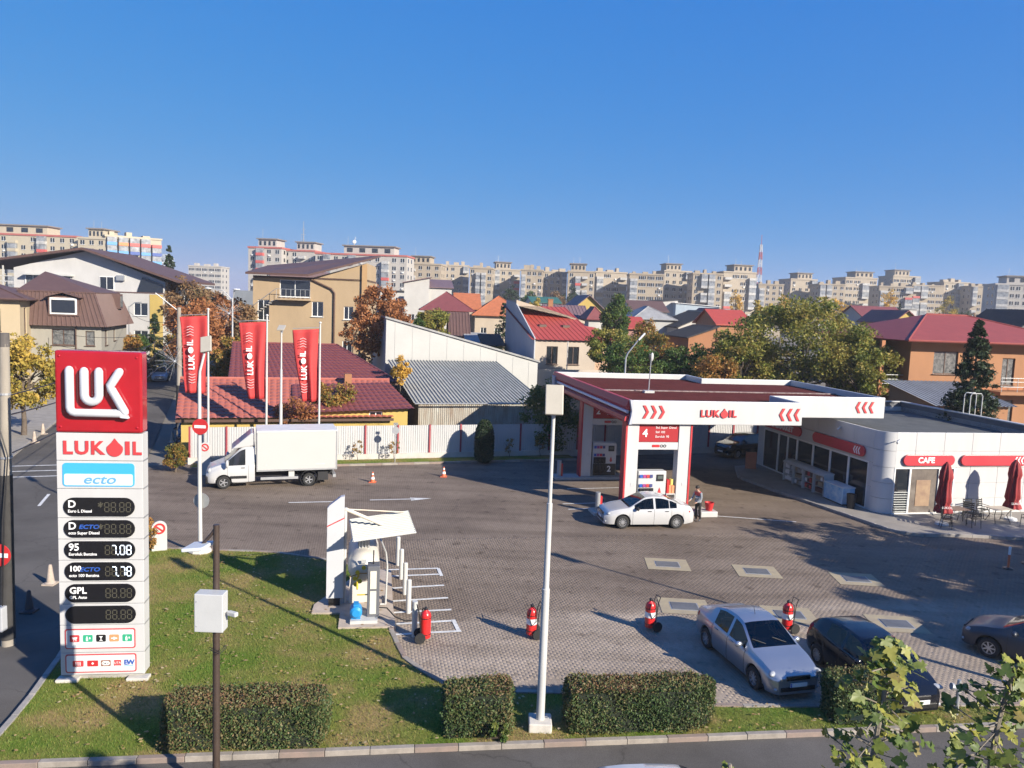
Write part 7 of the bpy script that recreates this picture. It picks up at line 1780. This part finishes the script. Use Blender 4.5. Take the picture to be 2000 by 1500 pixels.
T('street_tree', 'yellow green willow-leaved tree on the left pavement behind the concrete pole', 42, 655, 53, 5.4, 5.6, LM['yellow'], 9000, .26, seed=1, tr=.16, clumps=60)
T('autumn_tree', 'rusty brown street tree behind the first flag', 385, 572, 78, 6.5, 7.5, LM['rust'], 7000, .32, seed=2, group=AG); T('autumn_tree', 'tall brown street tree beyond the white gabled house corner', 362, 532, 108, 7.5, 8, LM['brown'], 6000, .4, seed=3, group=AG)
T('autumn_tree', 'orange brown street tree between the first and second flags', 440, 565, 86, 7, 7.8, LM['rust'], 7000, .34, seed=4, group=AG); T('autumn_tree', 'greenish brown street tree beside the tan block', 478, 588, 80, 4.6, 7.5, LM['brown'], 5000, .3, seed=5, group=AG)
T('autumn_tree', 'olive street tree low over the side street', 352, 625, 84, 3.4, 6, LM['mix'], 3500, .3, seed=6, group=AG); T('autumn_tree', 'golden lower street tree behind the flag cloth', 452, 655, 66, 4.5, 5, LM['mix'], 5500, .26, seed=7, group=AG)
T('autumn_tree', 'dark brown tree beyond the street trees', 405, 552, 120, 6, 7, LM['brown'], 4500, .4, seed=8, group=AG)
T('red_tree', 'rust red broad tree with thin lower twigs at the tan block corner', 748, 545, 74, 6.6, 8.4, LM['rust'], 11000, .3, seed=9, tr=.22, clumps=70, cr=.24)
T('young_tree', 'loose rusty sapling branch against the tan wall', 690, 610, 72, 2.8, 3.8, LM['rust'], 900, .26, seed=10, tr=.08, clumps=22)
T('bushy_tree', 'olive green bushy tree in front of the white walled house', 848, 596, 88, 4.6, 4.6, LM['acacia'], 7000, .26, seed=11, clumps=55)
T('bushy_tree', 'darker green shrub tree beside the red tree', 818, 615, 86, 2.6, 4, LM['green'], 3500, .26, seed=12)
T('poplar_tree', 'green columnar poplar with yellowing edge in front of the panel blocks', 1206, 566, 98, 4.2, 7.4, LM['green'], 9000, .3, seed=13, shape='col', clumps=70)
T('bushy_tree', 'yellow green bush below the poplar', 1195, 632, 72, 5.0, 4.5, LM['acacia'], 7000, .24, seed=14); T('bushy_tree', 'mixed green and orange bush behind the canopy mast', 1280, 640, 70, 6.0, 4.8, LM['mix'], 8000, .24, seed=15); T('bushy_tree', 'green bush behind the canopy roof centre', 1240, 662, 66, 6, 4, LM['green'], 7000, .22, seed=16); T('bushy_tree', 'dense green bush between canopy and big tree', 1345, 668, 66, 5.5, 4, LM['green'], 7000, .22, seed=17); T('bushy_tree', 'orange tinted bush behind the canopy roof corner', 1400, 690, 62, 4.5, 3.4, LM['mix'], 6000, .22, seed=18)
T('bushy_tree', 'thin orange sapling rising above the bushes', 1262, 612, 82, 3.2, 5, LM['mix'], 2600, .24, seed=19)
x, z = at(1575, 582, 66); tree('acacia_tree', 'very broad olive and brown acacia behind the canopy and shop', x, 66, z, z - 4.5, (7.9, 6.0, 4.9), LM['acacia'], 34000, .24, clumps=150, seed=20, tr=.3, cr=.17)
x, z = at(1690, 640, 62); tree('acacia_tree', 'lower bushy acacia beside the orange house', x, 62, z, z - 3.4, (3.2, 3, 3.4), LM['acacia'], 9000, .24, clumps=50, seed=21, tr=.2, cr=.24)
x, z = at(1455, 640, 64); tree('acacia_tree', 'olive acacia low beside the brick house', x, 64, z, z - 3.0, (3.4, 3, 3), LM['acacia'], 9000, .24, clumps=50, seed=22, tr=.2, cr=.24)
T('ivy_tree', 'dark shaded evergreen beside the canopy column', 1080, 735, 54.5, 4.6, 6.2, LM['green'], 11000, .2, seed=23, clumps=70, tr=.12)
T('vine_bush', 'tangled rusty bush in front of the faded red tile roof', 648, 735, 53, 4.2, 3.6, LM['mix'], 4200, .2, seed=24, tr=.07, clumps=40); T('vine_bush', 'bronze bush behind the truck roof between the flags', 580, 770, 51, 3.4, 2.4, LM['rust'], 2600, .18, seed=25, tr=.06, clumps=30)
T('vine_bush', 'yellow shrub at the corner of the grey shed', 783, 690, 60, 1.8, 2.6, LM['gold'], 1400, .2, seed=26, tr=.05, clumps=18)
T('street_shrub', 'round green garden shrub by the street bend', 268, 650, 88, 3.4, 3.2, LM['green'], 3200, .24, seed=27, tr=.1); T('street_shrub', 'brownish garden tree beside the mansard house', 243, 640, 84, 3.4, 4, LM['mix'], 3200, .26, seed=28, tr=.1)
for i, (px, pt, Y, w, hh, lm, lb) in enumerate(((1440, 558, 260, 6, 14, 'gold', 'golden poplar in front of the beige blocks'), (1738, 558, 270, 6, 12, 'gold', 'golden tree beside the maroon row house'), (1530, 572, 240, 6, 9, 'gold', 'golden treetop above the big acacia'), (1630, 582, 200, 9, 6, 'gold', 'round orange treetop behind the acacia crown'), (1850, 575, 250, 7, 12, 'yellow', 'yellow tree before the shaded block flank'), (1890, 600, 180, 9, 7, 'dark', 'dark green tree group before the pale block'), (1925, 606, 150, 8, 6, 'brown', 'brown tree before the pale block'), (850, 540, 240, 8, 10, 'brown', 'brown tree in front of the shaded panel block'), (1000, 555, 250, 7, 9, 'dark', 'dark tree behind the orange tile roof'), (1035, 565, 240, 7, 8, 'green', 'green tree beside the dark one behind the orange roof'), (1085, 563, 245, 8, 8, 'brown', 'brown tree above the green hall roof'), (1115, 556, 250, 7, 10, 'dark', 'dark tree against the red panelled block'), (1490, 576, 150, 5, 8, 'yellow', 'yellow treetop before the acacia'), (1045, 575, 160, 3.5, 7, 'yellow', 'slim yellow green tree beside the orange tile roof'), (1700, 600, 170, 6, 7, 'brown', 'bare brown tree behind the big acacia'))):
    T('distant_tree', lb, px, pt, Y, w, hh, LM[lm], 1500, .55, seed=50 + i, clumps=28, group='distant trees before the blocks', tr=.2)
def conifer(label, x, y, h, r0, seed, lm, n=9000, name='spruce_tree', size=.22, tiers=16):
    r = np.random.default_rng(seed); o = thing(name, label, 'tree', (x, y, 0))
    MB().cyl((0, 0, -.1), (0, 0, h * .98), max(.08, h * .018), .02, 8).build('trunk', BARK, o, smooth=50)
    k = tiers * 9; t = r.uniform(.05, .99, k); a = r.uniform(0, 6.283, k); ln = r0 * (1 - t) ** .85 * r.uniform(.7, 1.12, k) + .1
    w = r.integers(0, k, n); f = r.uniform(.12, 1, n) ** .7
    C = np.stack([np.cos(a[w]) * ln[w] * f, np.sin(a[w]) * ln[w] * f, h * t[w] - ln[w] * f * .28 + ln[w] * (f ** 3) * .12], 1) + r.normal(0, .1, (n, 3)) * (.4 + ln[w][:, None] * .35)
    V, Fq = leaf_quads(C, size, r, .35, .2); npmesh('crown', V, Fq, lm, o, rnd=r.random(n)); return o
x, z = at(1914, 625, 50); conifer('dark spruce standing behind the shop roof in front of the orange house', x, 50, z, 2.7, 5, LM['dark'], 30000, size=.26, tiers=34)
x, z = at(330, 478, 150); conifer('pointed distant spruce beyond the white gabled house', x, 150, z, 4.0, 6, LM['dark'], 5000, size=.5)
x, z = at(301, 612, 90); conifer('dark conifer beside the street wall', x, 90, z, 2.4, 7, LM['dark'], 5000, size=.3)
x, z = at(985, 590, 100); conifer('dark conifer between the orange roof and the grey gable', x, 100, z, 2.6, 8, LM['dark'], 5000, size=.3)
x, z = at(1757, 592, 190); conifer('small dark conifer before the maroon row house', x, 190, z, 2.6, 9, LM['dark'], 2000, size=.5)
# clipped thuja in front of the fence
r = np.random.default_rng(31); o = thing('thuja_shrub', 'dark clipped column shaped thuja in front of the shaded fence', 'shrub', (-1.65, 49.9, .08))
n = 9000; zz = r.uniform(0, 1, n); aa = r.uniform(0, 6.283, n); rr_ = (.62 * np.clip(np.minimum(zz * 6 + .5, 1), 0, 1) * np.sqrt(np.clip(1 - ((zz - .45) / .57).clip(0, 1) ** 2.6, 0.01, 1))) * r.uniform(.8, 1.04, n)
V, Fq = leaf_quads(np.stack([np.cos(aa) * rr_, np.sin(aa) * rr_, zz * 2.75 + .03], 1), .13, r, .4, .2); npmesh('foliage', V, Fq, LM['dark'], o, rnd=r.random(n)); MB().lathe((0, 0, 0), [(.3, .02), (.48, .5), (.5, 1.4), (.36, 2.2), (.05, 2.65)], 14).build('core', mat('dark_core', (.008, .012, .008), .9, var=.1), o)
# small rose bushes on the fence strip
for i, (s, lb) in enumerate(((9.9, 'straggly rose bush behind the tail of the truck'), (12.2, 'straggly rose bush beside the round sign'), (20.0, 'sparse rose bush in the shade next to the thuja'), (22.2, 'small rose bush in the shade, furthest along the strip'))):
    p = FE(s, -.7); tree('rose_bush', lb, p.x, p.y, 1.4, .95, (.5, .4, .65), LM['mix'], 220, .11, clumps=12, seed=70 + i, tr=.02, cat='shrub', group='rose bushes on the fence strip')
p = FE(-.6, -2.1); tree('corner_bush', 'round brown topped bush behind the entry marker at the fence end', p.x, p.y, 1.7, .95, (.75, .7, .9), LM['mix'], 5000, .1, clumps=40, seed=80, tr=.06, cat='shrub')
tree('corner_bush', 'small brown bush behind the price totem marker', -14.0, 29.6, 1.6, .85, (.35, .35, .75), LM['mix'], 1500, .09, clumps=20, seed=81, tr=.04, cat='shrub')
# hedges
def hedge(label, pts, h, seed, n):
    r = np.random.default_rng(seed); P = np.array(pts); o = thing('clipped_hedge', label, 'hedge', (float(P[:, 0].mean()), float(P[:, 1].mean()), .1), 0, 'clipped hedges along the road'); P = P - P.mean(0)
    cen = P.mean(0); Q = cen + (P - cen) * .93
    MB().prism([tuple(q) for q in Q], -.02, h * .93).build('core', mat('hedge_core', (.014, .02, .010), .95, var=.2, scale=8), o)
    per = np.linalg.norm(np.roll(P, -1, 0) - P, axis=1); cum = per.cumsum() / per.sum()
    ar_top = .5 * abs(np.dot(P[:, 0], np.roll(P[:, 1], -1)) - np.dot(P[:, 1], np.roll(P[:, 0], -1))); nt = int(n * ar_top / (ar_top + per.sum() * h)); ns = n - nt
    u = r.random(ns); k = np.searchsorted(cum, u); a, b_ = P[k], P[(k + 1) % len(P)]; f = r.random(ns)[:, None]; S = a + (b_ - a) * f; z = r.uniform(0, 1, ns) ** .9 * h
    nrm = np.stack([(b_ - a)[:, 1], -(b_ - a)[:, 0]], 1); nrm /= np.linalg.norm(nrm, axis=1)[:, None]; bul = np.sin(S[:, :1] * 3.1 + z[:, None] * 4) * .035 + np.sin(S[:, 1:] * 5.3 + z[:, None] * 7 + S[:, :1] * 8) * .02 - ((z / h) ** 8)[:, None] * .07
    S = S + nrm * (bul + r.normal(0, .03, (ns, 1)) + (r.random((ns, 1)) < .03) * .07)
    lo, hi = P.min(0), P.max(0); Tq = r.uniform(lo, hi, (nt * 3, 2)); Tq = Tq[inside(Tq, [tuple(p) for p in P])][:nt]
    zt_ = h + np.sin(Tq[:, 0] * 2.3 + Tq[:, 1] * 2) * .03 + np.sin(Tq[:, 0] * 9) * .015 + r.normal(0, .03, len(Tq)) + (r.random(len(Tq)) < .05) * r.uniform(0, .12, len(Tq))
    C = np.concatenate([np.column_stack([S, z]), np.column_stack([Tq, zt_])]); V, Fq = leaf_quads(C, .062, r, .6, .2)
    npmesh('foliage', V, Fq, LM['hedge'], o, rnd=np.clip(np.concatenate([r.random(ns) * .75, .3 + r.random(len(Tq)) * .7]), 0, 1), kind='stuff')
def box_pts(x0, x1, yf0, yf1, d, cut=.0): return [(x0, yf0), (x1, yf1), (x1 + cut, yf1 + d * .5), (x1 - .05, yf1 + d), (x0 - .05, yf0 + d), (x0 - cut, yf0 + d * .5)]
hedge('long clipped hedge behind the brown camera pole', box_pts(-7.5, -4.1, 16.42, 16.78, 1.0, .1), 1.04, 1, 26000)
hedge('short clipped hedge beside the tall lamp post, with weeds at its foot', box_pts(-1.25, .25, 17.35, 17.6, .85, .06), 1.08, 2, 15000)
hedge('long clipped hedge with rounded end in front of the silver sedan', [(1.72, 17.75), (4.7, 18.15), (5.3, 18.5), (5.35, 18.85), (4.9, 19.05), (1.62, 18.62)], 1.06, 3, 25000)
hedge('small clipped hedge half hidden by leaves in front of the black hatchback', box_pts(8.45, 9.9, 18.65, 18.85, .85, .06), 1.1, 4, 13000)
tree('weed_clump', 'bright green weeds at the foot of the short hedge', .0, 17.35, .5, .36, (.28, .22, .26), LM['green'], 500, .1, clumps=10, seed=90, tr=.01, cat='weeds')
# trees outside the frame that shade the forecourt
for i, (x, y, h, n) in enumerate(((28.6, 22.2, 9.5, 15000), (29.0, 17.2, 9.0, 14000), (26.4, 27.2, 8.2, 3600), (33.5, 23.0, 9.5, 14000), (35.0, 28.0, 8.5, 4000))):
    tree('roadside_tree', ['roadside tree casting the broad shadow behind the grey sedan', 'roadside tree beyond the grey sedan by the near road', 'thin roadside tree casting branch shadows toward the pumps', 'dense roadside tree outside the cafe terrace end', 'sparse roadside tree shading the terrace kerb'][i], x, y, h, h - 3.0, (3.9, 3.9, 3.1), LM['mix'], n, .34, clumps=46, seed=95 + i, tr=.18, group='roadside trees by the forecourt', cr=.2)

# ------------------------------------------------------------------ plane tree in the foreground
PLM = [mat('plane_leaf_' + n, c, .5, var=.2, scale=14, c2=c2) for n, c, c2 in (('green', (.11, .17, .03), (.06, .10, .02)), ('yellow', (.38, .36, .07), (.24, .26, .05)), ('olive', (.20, .24, .04), (.11, .15, .025)), ('brown', (.36, .28, .09), (.24, .2, .06)))]
for m in PLM:
    n_, l_ = m.node_tree.nodes, m.node_tree.links; b_ = n_['Principled BSDF']; tr_ = n_.new('ShaderNodeBsdfTranslucent'); mx = n_.new('ShaderNodeMixShader'); mx.inputs[0].default_value = .35
    l_.new(b_.inputs['Base Color'].links[0].from_socket, tr_.inputs[0]); l_.new(b_.outputs[0], mx.inputs[1]); l_.new(tr_.outputs[0], mx.inputs[2]); l_.new(mx.outputs[0], n_['Material Output'].inputs[0])
def leaf_mesh(m, seed):
    r = random.Random(seed); out = []
    for k, (a, rad) in enumerate(((-90, .10), (-62, .30), (-40, .62), (-24, .44), (-6, .58), (10, .78), (24, .60), (32, .44), (48, .66), (66, .74), (80, .92), (90, 1.08), (100, .92), (114, .74), (132, .66), (148, .44), (156, .60), (170, .78), (186, .58), (204, .44), (220, .62), (242, .30))):
        q = rad * r.uniform(.92, 1.08); out.append((q * math.cos(R(a)) * .62, q * math.sin(R(a)) * .62))
    V = [(0, 0, .0)] + [(x, y, -.28 * (x * x) + .12 * abs(x) - .12 * y * y + r.uniform(-.02, .02)) for x, y in out]; n = len(out)
    me = bpy.data.meshes.new('leaf'); me.from_pydata(V, [], [(0, i + 1, (i + 1) % n + 1) for i in range(n)]); me.materials.append(m); me.shade_smooth(); return me
LMESH = [leaf_mesh(PLM[i % 4], i) for i in range(8)]
pt = thing('plane_tree', 'plane tree with large yellow green leaves reaching up in the foreground', 'tree', (4.1, 6.4, -.05)); B0 = Vector((4.1, 6.4, -.05))
MB().tube([(0, 0, 0), (.05, .05, 2.2), (-.1, .0, 4.2), (-.15, 0, 5.2)], [.16, .14, .11, .08], 10).build('trunk', BARKG, pt, smooth=50)
rp = random.Random(12)
EXTRA = []
def shoot(px, Y, nl, sp, s0, s1, start=(-.15, 0, 5.0)):
    P_ = [Vector(start)]
    for (a, b_) in px: x, z = at(a, b_, Y); P_.append(Vector((x, Y, z)) - B0)
    MB().tube(P_, [.05] + [.028 - .016 * i / len(px) for i in range(len(px))], 6).build('branch', BARKG, pt)
    for i in range(nl):
        t = (i + .5) / nl * (len(px) - 1); k = min(int(t), len(px) - 2); c = P_[k + 1].lerp(P_[k + 2], t - k); f = 1 - .75 * (i / nl) ** 1.5
        d = Vector((rp.uniform(-1, 1), rp.uniform(-.8, .8), rp.uniform(-.5, .6))) * sp * f
        lf = bpy.data.objects.new('leaf', LMESH[rp.choice((0, 0, 1, 1, 2, 2, 2, 3, 4, 5, 5, 6))]); col.objects.link(lf); lf.parent = pt; lf.location = c + d; s = rp.uniform(s0, s1); lf.scale = (s, s, s)
        q = Vector((rp.uniform(-.7, .9), rp.uniform(-1.2, .3), rp.uniform(.35, 1.2))).normalized().to_track_quat('Z', 'Y'); lf.rotation_euler = (q.to_matrix().to_4x4() @ Matrix.Rotation(rp.uniform(0, 6.28), 4, 'Z')).to_euler()
        if i % 3 == 0: MB().tube([c, c + d * .6, c + d], .006, 4).build('twig', BARKG, pt)
        EXTRA.append((c, sp * f, s0))
shoot([(1690, 1560), (1705, 1480), (1722, 1380), (1738, 1300), (1738, 1262)], 6.4, 165, .44, .105, .16)
shoot([(1930, 1580), (1935, 1490), (1950, 1410), (1970, 1340), (1985, 1300)], 6.2, 115, .42, .11, .165)
shoot([(1850, 1600), (1830, 1540), (1880, 1490)], 6.1, 9, .22, .09, .13); shoot([(1440, 1580), (1430, 1530), (1425, 1492)], 6.3, 9, .12, .08, .12)

# smaller leaves between the single ones, too many to count
V, Fq, MI = [], [], []
for c, q, s0 in EXTRA:
    for k in range(1):
        me = LMESH[rp.randrange(8)]; s = s0 * rp.uniform(.6, .95); d = Vector((rp.uniform(-1, 1), rp.uniform(-.8, .8), rp.uniform(-.7, .5))) * q * .8
        M = Vector((rp.uniform(-.7, .9), rp.uniform(-1.2, .3), rp.uniform(.35, 1.2))).normalized().to_track_quat('Z', 'Y').to_matrix() @ Matrix.Rotation(rp.uniform(0, 6.28), 3, 'Z')
        o_ = len(V); V += [tuple(M @ v.co * s + c + d) for v in me.vertices]; Fq += [tuple(i + o_ for i in p.vertices) for p in me.polygons]; MI += [rp.choice((0, 0, 1, 2, 2))] * len(me.polygons)
me = bpy.data.meshes.new('leaves'); me.from_pydata(V, [], Fq); o = finish(me, 'leaves', PLM, pt, recalc=False, kind='stuff'); me.polygons.foreach_set('material_index', MI)
# ------------------------------------------------------------------ haze
hz = MB().box(-1450, 1450, -120, 1950, -1.1, 62).build('haze', mat('haze_surface', (1, 1, 1), var=0), None)
hz['kind'] = 'stuff'
hm = bpy.data.materials.new('haze_air'); hm.use_nodes = True
n_, l_ = hm.node_tree.nodes, hm.node_tree.links
n_.remove(n_['Principled BSDF'])
pv = n_.new('ShaderNodeVolumePrincipled'); pv.inputs['Color'].default_value = (.96, .96, .98, 1); pv.inputs['Density'].default_value = 0.00038; pv.inputs['Anisotropy'].default_value = 0.2
l_.new(pv.outputs[0], n_['Material Output'].inputs['Volume'])
hz.data.materials.clear(); hz.data.materials.append(hm)
